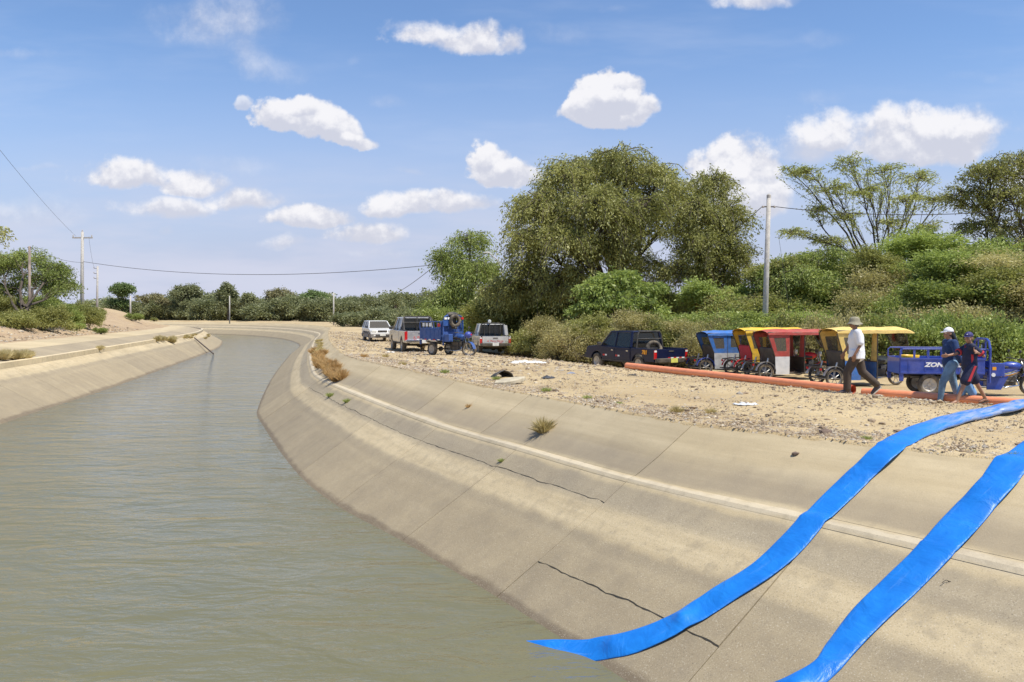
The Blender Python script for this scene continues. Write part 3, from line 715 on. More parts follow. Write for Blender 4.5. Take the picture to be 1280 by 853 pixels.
# ------------------------------------------------------------------ pebbles and stones on the bank
def ico():
    bm = bmesh.new(); bmesh.ops.create_icosphere(bm, subdivisions=1, radius=1.0)
    v = np.array([p.co[:] for p in bm.verts]); f = np.array([[q.index for q in p.verts] for p in bm.faces]); bm.free(); return v, f
IV, IF = ico()
IV0 = np.array([(0, 0, 1), (.9, 0, -.3), (-.45, .78, -.3), (-.45, -.78, -.3), (.5, .6, .5), (-.6, .1, .6)]); 
def rocks_mesh(name, X, Y, Z, Sz, m, rg, lo=True):
    if lo:      # eight-sided pebbles
        bv = np.array([(1, 0, 0), (0, 1, 0), (-1, 0, 0), (0, -1, 0), (0, 0, 1), (0, 0, -1)], float)
        bf = np.array([(0, 1, 4), (1, 2, 4), (2, 3, 4), (3, 0, 4), (1, 0, 5), (2, 1, 5), (3, 2, 5), (0, 3, 5)])
    else: bv, bf = IV, IF
    n = len(X); k = len(bv)
    V = bv[None] * (1 + rg.uniform(-.28, .28, (n, k, 1))) * np.stack([rg.uniform(.7, 1.3, n), rg.uniform(.6, 1.1, n), rg.uniform(.35, .75, n)], 1)[:, None, :]
    a = rg.uniform(0, 6.28, n); ca, sa = np.cos(a)[:, None], np.sin(a)[:, None]
    x = V[..., 0] * ca - V[..., 1] * sa; y = V[..., 0] * sa + V[..., 1] * ca
    V = np.stack([x, y, V[..., 2]], 2) * Sz[:, None, None] + np.stack([X, Y, Z], 1)[:, None, :]
    F = bf[None] + (np.arange(n) * k)[:, None, None]
    tone = np.repeat(rg.random(n), len(bf))
    return np_mesh(name, V.reshape(-1, 3), F.reshape(-1, 3), [m], {'tone': ('FACE', tone)})
def stone_mat():
    m, nt, p = bsdf('stone'); at = N(nt, 'ShaderNodeAttribute'); at.attribute_name = 'tone'
    cr = N(nt, 'ShaderNodeValToRGB'); e = cr.color_ramp.elements
    e[0].position = 0; e[0].color = (.17, .125, .085, 1); e[1].position = 1; e[1].color = (.56, .47, .34, 1)
    for ps, cc in ((.3, (.30, .22, .145, 1)), (.6, (.41, .32, .21, 1)), (.82, (.34, .30, .25, 1))):
        q_ = cr.color_ramp.elements.new(ps); q_.color = cc
    nt.links.new(at.outputs['Fac'], cr.inputs[0]); nt.links.new(cr.outputs[0], p.inputs['Base Color']); p.inputs['Roughness'].default_value = .95; return m
STONE = stone_mat()
def strew(n, ulo, uhi, dlo, dhi, slo, shi, p=2.0, left=False, dens=1.0):
    u = ulo + (uhi - ulo) * rng.random(n)**dens; d = dlo + (dhi - dlo) * rng.random(n)
    if left: P = Loff(u, LIP_O + d); z = terrain(P[:, 0], P[:, 1], np.full(n, 99.), d)
    else: P = Rl(u) + r_norm(u) * d[:, None]; z = terrain(P[:, 0], P[:, 1], d, np.full(n, 99.))
    s = slo + (shi - slo) * rng.random(n)**p
    keep = (fbm(P[:, 0], P[:, 1], .6) + rng.uniform(-.5, .5, n)) > -.35
    return P[keep, 0], P[keep, 1], z[keep] + s[keep] * .15 + .012, s[keep]
parts = [strew(16000, Uc[4], 60, -.02, 1.3, .008, .028, 1.8), strew(30000, Uc[4], 48, .02, 9, .006, .022, 2.2, dens=1.35), strew(9000, Uc[4], 75, .05, 11, .014, .045, 2.5), strew(5000, Uc[4], 60, .02, .9, .01, .05, 2.5), strew(4500, 45, 110, .1, 6, .03, .09, 2)]
A = [np.concatenate(q_) for q_ in zip(*parts)]
tag(link(bpy.data.objects.new('gravel', rocks_mesh('gravel', *A, STONE, rng))), kind='stuff')
A = strew(420, Uc[4], 55, .05, 7, .035, .085, 2.5)
tag(link(bpy.data.objects.new('scattered_stones', rocks_mesh('scattered_stones', *A, STONE, rng, lo=False))), kind='stuff')
A = strew(14000, 18, 120, .1, 14, .03, .17, 2.3, left=True)
tag(link(bpy.data.objects.new('mound_rubble', rocks_mesh('mound_rubble', *A, STONE, rng))), kind='stuff')

# ------------------------------------------------------------------ vegetation
def unit(v): return v / np.maximum(np.linalg.norm(v, axis=-1, keepdims=True), 1e-9)
def leaves(P, D, rg, L=(.16, .34), w=.22, tone=None, jitter=.6, sag=.35):
    """narrow diamond leaflets at P pointing roughly along D; returns V, F, tone"""
    n = len(P); d = unit(D + rg.normal(0, jitter, (n, 3)) + np.array([0, 0, -sag]))
    s = unit(np.cross(d, rg.normal(0, 1, (n, 3))))
    l = rg.uniform(L[0], L[1], n)[:, None]; ww = l * w * rg.uniform(.7, 1.3, (n, 1))
    V = np.stack([P, P + d * l * .5 + s * ww, P + d * l, P + d * l * .5 - s * ww], 1).reshape(-1, 3)
    F = np.arange(n * 4).reshape(n, 4)
    t = rg.random(n) if tone is None else np.clip(tone + rg.normal(0, .13, n), 0, 1)
    return V, F, t
def tubes(paths, radii, sides=4):
    """many tapered branches in one go"""
    Vs = []; Fs = []; b = 0
    for P, r in zip(paths, radii):
        P = np.asarray(P); n = len(P)
        T = np.gradient(P, axis=0); T = unit(T)
        ref = np.array([.37, .21, .9]); A = unit(np.cross(T, ref)); B = np.cross(T, A)
        rr = np.linspace(r[0], r[1], n)[:, None]
        ang = np.arange(sides) * 2 * np.pi / sides
        ring = P[:, None, :] + (A[:, None, :] * np.cos(ang)[None, :, None] + B[:, None, :] * np.sin(ang)[None, :, None]) * rr[:, None, :]
        Vs.append(ring.reshape(-1, 3)); i = np.arange(n - 1)[:, None] * sides; k = np.arange(sides)[None, :]; k2 = (k + 1) % sides
        Fs.append(np.stack([i + k, i + k2, i + k2 + sides, i + k + sides], 2).reshape(-1, 4) + b); b += n * sides
    return np.concatenate(Vs), np.concatenate(Fs)
def curve(a, b, rg, n=7, lift=.0, wob=.08, sag=0.0):
    t = np.linspace(0, 1, n)[:, None]; L = np.linalg.norm(b - a)
    m = (a + b) / 2 + np.array([0, 0, lift * L]) + rg.normal(0, wob * L, 3)
    P = (1 - t)**2 * a + 2 * t * (1 - t) * m + t**2 * b
    P[1:-1] += rg.normal(0, wob * .25 * L / n**.5, (n - 2, 3)); P[:, 2] -= (sag * L * t**3)[:, 0]
    return P
def crown(fork, clumps, rg, limb_r=.14, twigs=60, per=45, L=(.16, .34), w=.20, spread=.16, droop=.25, lift=.18, wood_frac=.5, fill=.55, up=.25, sag=.35, jit=.6, tone_k=.5):
    """limbs run from the fork to each clump; twigs fan out inside the clump; leaflets hang along the twigs"""
    paths = []; radii = []; LV = []; LF = []; LT = []; nb = 0
    for c, r, *rest in clumps:
        c = np.array(c, float); r = np.array(r, float) * np.ones(3); k = rest[0] if rest else 1.0
        f = np.array(fork, float) + rg.normal(0, .15, 3)
        limb = curve(f, c, rg, 9, lift=lift * .3, wob=.10); paths.append(limb); radii.append((limb_r * rg.uniform(.8, 1.2), limb_r * .22))
        ctone = np.clip(tone_k + rg.normal(0, .12), .1, .9)
        nt_ = int(twigs * k)
        for j in range(nt_):
            v = rg.normal(0, 1, 3); v[2] = v[2] * .8 + up; v = v / np.linalg.norm(v)
            e = c + v * r * rg.uniform(.55, 1.06) ** 1.0
            st = limb[int(rg.integers(4, 9))] if rg.random() < .5 else c + rg.normal(0, .18, 3) * r
            tw = curve(st, e, rg, 6, lift=lift, wob=.10, sag=droop * rg.uniform(.2, 1.2))
            if rg.random() < wood_frac: paths.append(tw); radii.append((limb_r * .20, .008))
            m = int(per * rg.uniform(.6, 1.4))
            t = fill * rg.random(m)**.8; t = 1 - t
            i = np.clip((t * 5).astype(int), 0, 4); fr = (t * 5 - i)[:, None]
            p = tw[i] * (1 - fr) + tw[i + 1] * fr; d = tw[i + 1] - tw[i]
            p = p + rg.normal(0, spread, (m, 3)) * np.array([1, 1, .7]); p[:, 2] -= droop * .6 * rg.random(m)**2
            hgt = np.clip((p[:, 2] - (c[2] - r[2])) / (2 * r[2]), 0, 1)
            V, F_, T = leaves(p, unit(d), rg, L, w, ctone + .18 * (rg.random() - .5) + 0 * hgt, jit, sag)
            LV.append(V); LF.append(F_ + nb); LT.append(T); nb += len(V)
    return paths, radii, np.concatenate(LV), np.concatenate(LF), np.concatenate(LT)
def tree(name, base, fork_h, clumps, label, cat='tree', leaf=L_OLIVE, bark=BARK, trunk_r=.28, seed=1, group=None, lean=(0, 0), **kw):
    """clumps are in world coordinates; stored relative to the tree's base"""
    rg = np.random.default_rng(seed); base = np.array(base, float)
    cl = [(np.array(c[0]) - base, c[1], *c[2:]) for c in clumps]
    fork = np.array([lean[0], lean[1], fork_h])
    paths, radii, V, F, T = crown(fork, cl, rg, **kw)
    tp = curve(np.array([0, 0, -.3]), fork, rg, 7, wob=.05)
    root = empty(name, base.tolist(), 0, label, cat, group)
    wv, wf = tubes([tp], [(trunk_r, trunk_r * .6)], 9); bv, bf = tubes(paths, radii, 4)
    wo_ = link(bpy.data.objects.new('trunk', np_mesh('trunk', np.concatenate([wv, bv]), np.concatenate([wf, bf + len(wv)]), [bark], smooth=True)), root)
    co = link(bpy.data.objects.new('crown', np_mesh('crown', V, F, [leaf], {'tone': ('FACE', T)})), root)
    return root
FULL = 1.22
def pc(px, py, Y, rpx, rd=None, rz=None, k=1.0):
    """a clump seen at a pixel, at distance Y; radius given in pixels across, depth radius in metres"""
    p = atd(px, py, Y); s = Y / 1024
    return ((p.x, p.y, p.z), (rpx * s * FULL, (rd if rd else rpx * s) * FULL, (rz if rz else rpx * .62) * s * FULL), k)

# the big spreading carob tree over the parked cars
Yb = 50
big = [pc(772, 205, 52, 50, 3.4, 22, 1.2), pc(715, 222, 51, 48, 3.2, 24, 1.2), pc(822, 222, 52, 44, 3.2, 26, 1.1), pc(668, 258, 50, 42, 3.0, 26, 1.1), pc(745, 255, 47.5, 52, 2.6, 30, 1.3),
       pc(800, 262, 48, 42, 2.6, 26, 1.0), pc(655, 300, 49, 30, 2.6, 26, .8), pc(700, 300, 47.5, 44, 2.6, 28, 1.2), pc(760, 310, 49, 40, 2.6, 26, 1.0), pc(660, 345, 49, 38, 2.4, 28, .9),
       pc(705, 350, 48.5, 40, 2.4, 26, 1.0), pc(630, 365, 50, 34, 2.2, 22, .8), pc(850, 250, 53, 40, 2.8, 30, .8), pc(735, 215, 55, 60, 3.2, 30, .9), pc(690, 270, 55, 55, 3., 36, .9), pc(770, 290, 56, 60, 3., 40, .8), pc(800, 340, 54, 46, 3., 36, .8)]
b0 = atd(765, 425, 51); b0.z = gz(b0.x, b0.y)
tree('carob_tree', b0, 3.0, big, 'huge spreading olive green tree, tallest of all, standing behind the dark blue pickup', leaf=L_OLIVE, trunk_r=.5, seed=5, limb_r=.20, twigs=110, per=80, L=(.10, .24), w=.17, spread=.15, droop=.50, lift=.20, fill=.62)
comp = [pc(892, 228, 49, 30, 1.8, 24, 1.), pc(868, 262, 48, 34, 2., 28, 1.), pc(912, 268, 48, 30, 2., 28, 1.), pc(880, 305, 47, 38, 2., 28, 1.1), pc(918, 318, 48, 28, 1.8, 30, .9), pc(850, 335, 48, 34, 2., 26, .9), pc(905, 352, 48.5, 30, 1.8, 22, .7), pc(885, 380, 49, 40, 2., 22, .7), pc(860, 290, 52, 40, 2., 34, .8), pc(905, 330, 52, 36, 2., 40, .7)]
b1 = atd(880, 425, 49); b1.z = gz(b1.x, b1.y)
tree('carob_tree', b1, 2.6, comp, 'tall narrow dark tree with drooping branches, just left of the concrete power pole', leaf=L_OLIVE, trunk_r=.32, seed=9, limb_r=.15, twigs=90, per=74, L=(.09, .22), w=.17, spread=.14, droop=.55, lift=.12, fill=.62)
lt = [pc(585, 300, 66, 34, 2.6, 18, 1.), pc(556, 325, 66, 26, 2.2, 20, .9), pc(600, 335, 64, 38, 2.6, 22, 1.1), pc(570, 362, 64, 34, 2.4, 22, 1.), pc(618, 372, 62, 30, 2.2, 20, .9), pc(545, 382, 64, 24, 2.2, 14, .7), pc(590, 392, 62, 34, 2.2, 16, .8), pc(592, 340, 69, 42, 2.6, 40, .9), pc(532, 392, 62, 18, 2, 10, .6)]
b2 = atd(585, 412, 65); b2.z = gz(b2.x, b2.y)
tree('weeping_tree', b2, 2.2, lt, 'bright green weeping tree behind the blue cargo tricycle, beside the street lamp', leaf=L_GREEN, trunk_r=.3, seed=12, limb_r=.14, twigs=76, per=58, L=(.14, .30), w=.17, spread=.2, droop=.8, lift=.16, fill=.7)
fe = [pc(775, 352, 44, 34, 1.6, 13, 1.), pc(745, 362, 43.5, 28, 1.5, 14, .9), pc(808, 366, 44, 28, 1.5, 14, .9), pc(770, 380, 43, 40, 1.6, 16, 1.), pc(735, 388, 43, 24, 1.4, 14, .7), pc(812, 390, 43.5, 24, 1.4, 14, .7)]
b3 = atd(775, 425, 44); b3.z = gz(b3.x, b3.y)
tree('feathery_tree', b3, 1.6, fe, 'low bright green tree with flat feathery layers under the huge spreading tree', leaf=L_BRIGHT, trunk_r=.14, seed=15, limb_r=.08, twigs=60, per=42, L=(.14, .3), w=.2, spread=.11, droop=.15, lift=.22, fill=.55, up=.5)
# thin see-through tree
FULL = 1.0
th = [pc(1060, 205, 47, 30, 1.8, 13, .9), pc(1010, 215, 47, 26, 1.6, 9, .8), pc(1105, 215, 48, 34, 2.0, 15, .9), pc(1148, 222, 48, 30, 1.8, 14, .8), pc(1040, 235, 46, 30, 1.8, 11, .8), pc(1085, 240, 47, 30, 1.8, 12, .9), pc(1135, 250, 47, 28, 1.8, 12, .8), pc(1170, 250, 48, 22, 1.6, 10, .6),
      pc(1018, 262, 47, 22, 1.6, 8, .6), pc(1060, 270, 46.5, 28, 1.6, 10, .6), pc(990, 290, 46, 22, 1.4, 8, .6), pc(1110, 280, 47, 30, 1.6, 10, .6), pc(1035, 300, 46, 26, 1.4, 9, .6), pc(1160, 285, 47, 26, 1.6, 10, .5), pc(985, 212, 47, 12, 1.2, 5, .4)]
b4 = atd(1095, 425, 47); b4.z = gz(b4.x, b4.y)
FULL = 1.22
tree('thorn_tree', b4, 4.2, th, 'thin open tree with bare dark limbs and sparse yellow green leaves against the sky', leaf=L_DRY and leaf_mat('leaf_lime', (.22, .24, .07), (.56, .58, .20)), trunk_r=.24, seed=21, limb_r=.085, twigs=46, per=40, L=(.08, .20), w=.16, spread=.10, droop=.10, lift=.10, fill=.7, wood_frac=1.0, up=.35, sag=.1)
rt = [pc(1235, 215, 42, 34, 2.0, 16, 1.), pc(1275, 205, 42, 34, 2.0, 16, 1.), pc(1210, 245, 43, 32, 2.0, 16, .9), pc(1262, 248, 41, 38, 2.0, 18, 1.), pc(1310, 230, 42, 40, 2.2, 24, 1.), pc(1300, 280, 42, 40, 2.2, 22, .9), pc(1235, 285, 42, 36, 2.0, 18, .8), pc(1280, 315, 41, 40, 2.0, 18, .9), pc(1220, 318, 42, 34, 2.0, 14, .7), pc(1350, 260, 42, 50, 2.4, 40, 1.)]
b5 = atd(1290, 425, 42); b5.z = gz(b5.x, b5.y)
tree('carob_tree', b5, 3.0, rt, 'leaning tree with arching brown green boughs at the right edge, above the cargo tricycle', leaf=L_OLIVE, trunk_r=.3, seed=25, limb_r=.13, twigs=62, per=60, L=(.08, .20), w=.18, spread=.13, droop=.25, lift=.2, fill=.65, wood_frac=.8)
md = [pc(1180, 320, 41, 40, 2.0, 20, 1.), pc(1140, 300, 44, 34, 2.0, 16, .8), pc(1215, 345, 39, 44, 2.0, 18, 1.), pc(1150, 345, 40, 40, 1.8, 18, .9), pc(1240, 310, 40, 34, 1.8, 14, .7)]
b6 = atd(1180, 425, 41); b6.z = gz(b6.x, b6.y)
tree('feathery_tree', b6, 2.0, md, 'light green bushy tree between the thin open tree and the leaning tree', leaf=L_BRIGHT, trunk_r=.16, seed=28, limb_r=.09, twigs=70, per=66, L=(.09, .21), w=.18, spread=.14, droop=.2, lift=.2, fill=.6)
m2 = [pc(985, 330, 42, 34, 1.8, 16, .9), pc(1030, 322, 42, 36, 1.8, 16, 1.), pc(1010, 350, 40, 44, 1.8, 18, 1.), pc(965, 352, 41, 28, 1.6, 16, .7), pc(1075, 335, 42, 38, 1.8, 18, 1.)]
b7 = atd(1015, 425, 41.5); b7.z = gz(b7.x, b7.y)
tree('feathery_tree', b7, 1.8, m2, 'round light green tree close behind the concrete power pole', leaf=L_GREEN, trunk_r=.16, seed=31, limb_r=.09, twigs=70, per=66, L=(.09, .21), w=.18, spread=.14, droop=.25, lift=.2, fill=.6)

# ---- bushes: a few plants of each kind, then copies
def bush_data(seed, leaf, w=1.6, h=1.6, nst=46, per=52, L=(.08, .17), wl=.28, spread=.10, droop=.15, tone=.5, domes=5):
    rg = np.random.default_rng(seed); paths = []; radii = []; LV = []; LF = []; LT = []; nb = 0
    dm = [(np.array([rg.uniform(-.6, .6) * w, rg.uniform(-.6, .6) * w, h * rg.uniform(.42, .70)]), np.array([w * rg.uniform(.35, .6), w * rg.uniform(.35, .6), h * rg.uniform(.28, .42)])) for _ in range(domes)]
    dm.append((np.array([0, 0, h * .3]), np.array([w * .95, w * .95, h * .34])))
    for c, r in dm:
        ct = np.clip(tone + rg.normal(0, .14), .1, .9)
        for j in range(nst):
            v = rg.normal(0, 1, 3); v[2] = abs(v[2]) * .9 if rg.random() < .75 else v[2] * .8; v /= np.linalg.norm(v)
            e = c + v * r * rg.uniform(.7, 1.12); e[2] = max(e[2], .05)
            st = np.array([c[0] * .4, c[1] * .4, .05]) if rg.random() < .3 else c * np.array([1, 1, .6])
            tw = curve(st, e, rg, 5, lift=.12, wob=.10, sag=droop * rg.uniform(0, 1))
            if j % 2 == 0: paths.append(tw); radii.append((.022, .005))
            m = int(per * rg.uniform(.6, 1.4)); t = 1 - .5 * rg.random(m); i = np.clip((t * 4).astype(int), 0, 3); fr = (t * 4 - i)[:, None]
            p = tw[i] * (1 - fr) + tw[i + 1] * fr + rg.normal(0, spread, (m, 3)); p[:, 2] = np.maximum(p[:, 2], .01)
            V, F_, T = leaves(p, unit(tw[i + 1] - tw[i]), rg, L, wl, ct, .8, .1)
            LV.append(V); LF.append(F_ + nb); LT.append(T); nb += len(V)
    bv, bf = tubes(paths, radii, 3)
    return np.concatenate(LV), np.concatenate(LF), np.concatenate(LT), bv, bf
BD = {'olive': [bush_data(40 + i, L_OLIVE, 1.7, 2.0, 46, 64, L=(.06, .13), wl=.27, tone=.55) for i in range(2)],
      'green': [bush_data(50 + i, L_GREEN, 1.7, 2.1, 46, 60, L=(.06, .14), wl=.28, tone=.55) for i in range(2)],
      'dry': [bush_data(60 + i, L_DRY, 1.6, 1.5, 44, 56, L=(.05, .10), wl=.26, spread=.12, tone=.5) for i in range(2)],
      'bright': [bush_data(70 + i, L_BRIGHT, 1.7, 2.0, 46, 62, L=(.07, .17), wl=.16, droop=.3, tone=.5) for i in range(2)]}
BL = {'olive': L_OLIVE, 'green': L_GREEN, 'dry': L_DRY, 'bright': L_BRIGHT}
BM = {}
for k, lst in BD.items():
    BM[k] = []
    for V, F_, T, bv, bf in lst:
        BM[k].append((np_mesh('foliage', V, F_, [BL[k]], {'tone': ('FACE', T)}), np_mesh('stems', bv, bf, [BARK_P])))
def bush(kind, i, x, y, sx, sz, label, name='bush', cat='bush', group=None, rot=None, dz=-.05):
    fm, sm_ = BM[kind][i]
    r = empty(name, (x, y, gz(x, y) + dz), rnd.uniform(0, 6.28) if rot is None else rot, label, cat, group, scale=(sx, sx, sz))
    link(bpy.data.objects.new('foliage', fm), r); link(bpy.data.objects.new('stems', sm_), r); return r
# front row: shrubs one can tell apart, by what stands in front of them
FR = [('dry', 0, 700, 41.5, 1.0, 1.25, 'pale straw coloured bush left of the dark pickup, at the end of the thicket'),
      ('dry', 1, 738, 39.5, 1.05, 1.45, 'pale dry bush right in front of the dark blue pickup bonnet'),
      ('dry', 1, 790, 38.5, 1.05, 1.6, 'dry yellowish bush behind the cab of the dark blue pickup'),
      ('olive', 0, 832, 37.5, 1.0, 1.15, 'olive bush behind the tailgate of the dark blue pickup'),
      ('dry', 0, 872, 36.0, .95, 1.45, 'dusty bush behind the rear of the blue mototaxi'),
      ('olive', 1, 912, 36.0, 1.05, 1.2, 'olive bush behind the roofs of the blue and first yellow mototaxi'),
      ('green', 0, 950, 35.0, 1.0, 1.2, 'green bush at the foot of the concrete power pole'),
      ('olive', 0, 1000, 34.0, 1.1, 1.25, 'dense olive bush behind the red mototaxi'),
      ('dry', 1, 1040, 33.0, .95, 1.7, 'pale flecked bush between the red and the second yellow mototaxi'),
      ('olive', 1, 1085, 32.0, 1.05, 1.35, 'leafy olive bush behind the man in the white shirt'),
      ('green', 1, 1130, 31.5, 1.05, 1.3, 'green bush behind the windscreen of the second yellow mototaxi'),
      ('bright', 1, 1170, 30.5, 1.0, 1.25, 'feathery green bush behind the woman in the white cap'),
      ('green', 0, 1215, 30.0, 1.0, 1.3, 'dark green bush behind the boy and the tricycle backrest'),
      ('bright', 0, 1262, 29.0, 1.05, 1.3, 'bright feathery bush behind the tricycle fuel tank, near the right edge'),
      ('dry', 0, 655, 47, 1.0, .85, 'low dry shrub between the silver pickup and the dark pickup'),
      ('olive', 1, 672, 45, 1.0, 1.0, 'small dark olive shrub standing in the shade of the huge tree')]
for kind, i, px, Y, sx, sz, lab in FR:
    p = atd(px, 425, Y); bush(kind, i, p.x, p.y, sx, sz, lab)
def gn_mass(name, plants, spec, seed):
    """a thicket nobody could count, as one body: each point of the mesh carries a copy of one plant. spec = (plant no, x, y, z, sx, sz)"""
    rg = np.random.default_rng(seed); sp_ = sorted(spec); n = len(sp_)
    me = bpy.data.meshes.new(name); me.vertices.add(n); me.vertices.foreach_set('co', np.array([q_[1:4] for q_ in sp_], np.float32).ravel())
    for an, vals in (('plant', [q_[0] for q_ in sp_]),): a_ = me.attributes.new(an, 'INT', 'POINT'); a_.data.foreach_set('value', np.array(vals, np.int32))
    a_ = me.attributes.new('size', 'FLOAT_VECTOR', 'POINT'); a_.data.foreach_set('vector', np.array([(q_[4], q_[4], q_[5]) for q_ in sp_], np.float32).ravel())
    a_ = me.attributes.new('turn', 'FLOAT_VECTOR', 'POINT'); a_.data.foreach_set('vector', np.array([(rg.uniform(-.12, .12), rg.uniform(-.12, .12), rg.uniform(0, 6.28)) for _ in sp_], np.float32).ravel())
    o = link(bpy.data.objects.new(name, me)); tag(o, kind='stuff')
    ng = bpy.data.node_groups.new(name, 'GeometryNodeTree'); ng.interface.new_socket('Geometry', in_out='INPUT', socket_type='NodeSocketGeometry'); ng.interface.new_socket('Geometry', in_out='OUTPUT', socket_type='NodeSocketGeometry')
    gi_ = ng.nodes.new('NodeGroupInput'); go_ = ng.nodes.new('NodeGroupOutput'); jn = ng.nodes.new('GeometryNodeJoinGeometry')
    def attr(nm, ty): x = ng.nodes.new('GeometryNodeInputNamedAttribute'); x.data_type = ty; x.inputs[0].default_value = nm; return x.outputs[0]
    pa, sa, ta = attr('plant', 'INT'), attr('size', 'FLOAT_VECTOR'), attr('turn', 'FLOAT_VECTOR')
    e2r = ng.nodes.new('FunctionNodeEulerToRotation'); ng.links.new(ta, e2r.inputs[0])
    for k, po in enumerate(plants):
        oi = ng.nodes.new('GeometryNodeObjectInfo'); oi.inputs['Object'].default_value = po; oi.transform_space = 'ORIGINAL'
        cmp_ = ng.nodes.new('FunctionNodeCompare'); cmp_.data_type = 'INT'; cmp_.operation = 'EQUAL'; ng.links.new(pa, cmp_.inputs[2]); cmp_.inputs[3].default_value = k
        ip = ng.nodes.new('GeometryNodeInstanceOnPoints'); ng.links.new(gi_.outputs[0], ip.inputs['Points']); ng.links.new(cmp_.outputs[0], ip.inputs['Selection']); ng.links.new(oi.outputs['Geometry'], ip.inputs['Instance'])
        ng.links.new(e2r.outputs[0], ip.inputs['Rotation']); ng.links.new(sa, ip.inputs['Scale']); ng.links.new(ip.outputs[0], jn.inputs[0])
    ng.links.new(jn.outputs[0], go_.inputs[0]); md_ = o.modifiers.new('plants', 'NODES'); md_.node_group = ng; return o
PLANT = {}
for o in list(bpy.data.objects):
    if o.name.startswith('foliage') and o.data.name not in PLANT: PLANT[o.data.name] = o
def mass(name, spec, seed):
    keys = sorted({(q_[0], q_[1]) for q_ in spec}); pl_ = []
    for kk in keys: pl_.append(PLANT[BM[kk[0]][kk[1]][0].name])
    out = []
    for kind, i, px, Y, sx, sz, *zz_ in spec:
        p = atd(px, 425, Y); out.append((keys.index((kind, i)), p.x, p.y, gz(p.x, p.y) - .05 + (zz_[0] if zz_ else 0), sx, sz))
    return gn_mass(name, pl_, out, seed)
rr = random.Random(5)
sp = []
def heap(px, Y, h, kinds, w=1.3):
    """foliage filling a column of the thicket up to height h"""
    z = 0
    while z < h - .9:
        hh = min(2.4, h - z); sp.append((rr.choice(kinds), rr.randint(0, 1), px + rr.uniform(-16, 16), Y + rr.uniform(-1.6, 1.6), w * rr.uniform(.7, 1.2), max(.75, hh / 2.0), z)); z += rr.uniform(1.0, 1.6)
for px in range(700, 1330, 36):            # rows rising to the right and to the back
    f = (px - 690) / 640; heap(px, 41.5 - 9.5 * f, 2.6 + 1.0 * f + rr.uniform(-1.1, 1.0), ['olive', 'dry', 'dry', 'bright', 'green'])
for px in range(920, 1340, 44):
    f = (px - 690) / 640; heap(px, 45 - 9.5 * f, 3.4 + 1.5 * f + rr.uniform(-1.3, 1.2), ['green', 'bright', 'olive', 'dry'], 1.5)
for px in range(930, 1340, 52): heap(px, 41.5, 4.9 + rr.uniform(-1.6, 1.5), ['green', 'bright', 'bright', 'olive'], 1.7)
for px in range(560, 700, 22):
    sp.append((rr.choice(['olive', 'dry', 'olive', 'green']), rr.randint(0, 1), px + rr.uniform(-5, 5), 61 - (px - 560) * .06 + rr.uniform(-2, 2), 1.2, 1.15 + rr.uniform(-.2, .3)))
for px in range(640, 930, 48): heap(px, 55, 4.0, ['olive', 'green'], 1.6)
mass('scrub_thicket', sp, 3)
# small red-leaved plant among the green
p = atd(882, 377, 44.5); V, F_, T = leaves(np.random.default_rng(4).normal(0, 1, (420, 3)) * np.array([.30, .3, .24]), np.random.default_rng(4).normal(0, 1, (420, 3)), np.random.default_rng(6), (.06, .12), .4)
o = link(bpy.data.objects.new('flowering_shrub', np_mesh('flowering_shrub', V, F_, [L_RED], {'tone': ('FACE', T)}))); o.location = p
tag(o, 'small patch of red leaves in the green thicket below the narrow dark tree', 'shrub')

# ---- the far treeline round the bend, and the trees on the left mound
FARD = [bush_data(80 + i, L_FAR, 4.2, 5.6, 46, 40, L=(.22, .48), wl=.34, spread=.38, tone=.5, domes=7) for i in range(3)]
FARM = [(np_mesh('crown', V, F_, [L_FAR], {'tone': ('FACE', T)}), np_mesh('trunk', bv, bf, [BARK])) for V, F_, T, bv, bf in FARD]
def far_tree(px, ytop, Y, wpx, label, i, leaf=None, seed=0, flat=True, name='carob_tree'):
    s = Y / 1024; b = atd(px, 400, Y); b.z = gz(b.x, b.y); top = atd(px, ytop, Y).z; h = top - b.z; w = wpx * s
    cl = []
    rg = np.random.default_rng(seed)
    for k in range(6):
        cl.append(((b.x + rg.uniform(-.55, .55) * w, b.y + rg.uniform(-.5, .5) * w, b.z + h * rg.uniform(.66, .86)), (w * .42, w * .42, h * .15), 1.0))
    cl.append(((b.x, b.y, b.z + h * .88), (w * .5, w * .5, h * .13), 1.0))
    for k in range(3): cl.append(((b.x + rg.uniform(-.5, .5) * w, b.y + rg.uniform(-.4, .4) * w, b.z + h * .45), (w * .4, w * .4, h * .2), .7))
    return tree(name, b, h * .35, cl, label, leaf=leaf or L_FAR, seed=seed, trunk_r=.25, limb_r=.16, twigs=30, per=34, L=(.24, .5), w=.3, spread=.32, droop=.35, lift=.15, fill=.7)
far_tree(152, 352, 212, 22, 'flat topped tree directly right of the tall pole with a crossarm', 0, seed=101, leaf=leaf_mat('leaf_far_green', (.10, .15, .05), (.24, .31, .12)))
far_tree(232, 354, 212, 24, 'dark round tree in the far treeline, left of the palm like tree', 0, seed=102)
far_tree(285, 352, 188, 18, 'taller far tree with a ragged tufted top', 0, seed=103)
far_tree(312, 366, 188, 18, 'low far tree right of the ragged tufted one', 0, seed=108)
far_tree(352, 360, 188, 26, 'brownish umbrella shaped tree in the middle of the far treeline', 0, seed=104, leaf=leaf_mat('leaf_far_brown', (.14, .13, .065), (.32, .29, .15)))
far_tree(392, 361, 188, 24, 'green umbrella shaped tree left of the thin far pole', 0, seed=105, leaf=bpy.data.materials['leaf_far_green'])
far_tree(438, 370, 188, 26, 'pale far tree right of the thin far pole', 0, seed=106)
far_tree(195, 366, 212, 24, 'low pale scrubby tree between the flat topped and the dark round tree', 0, seed=107, leaf=bpy.data.materials['leaf_far_brown'])
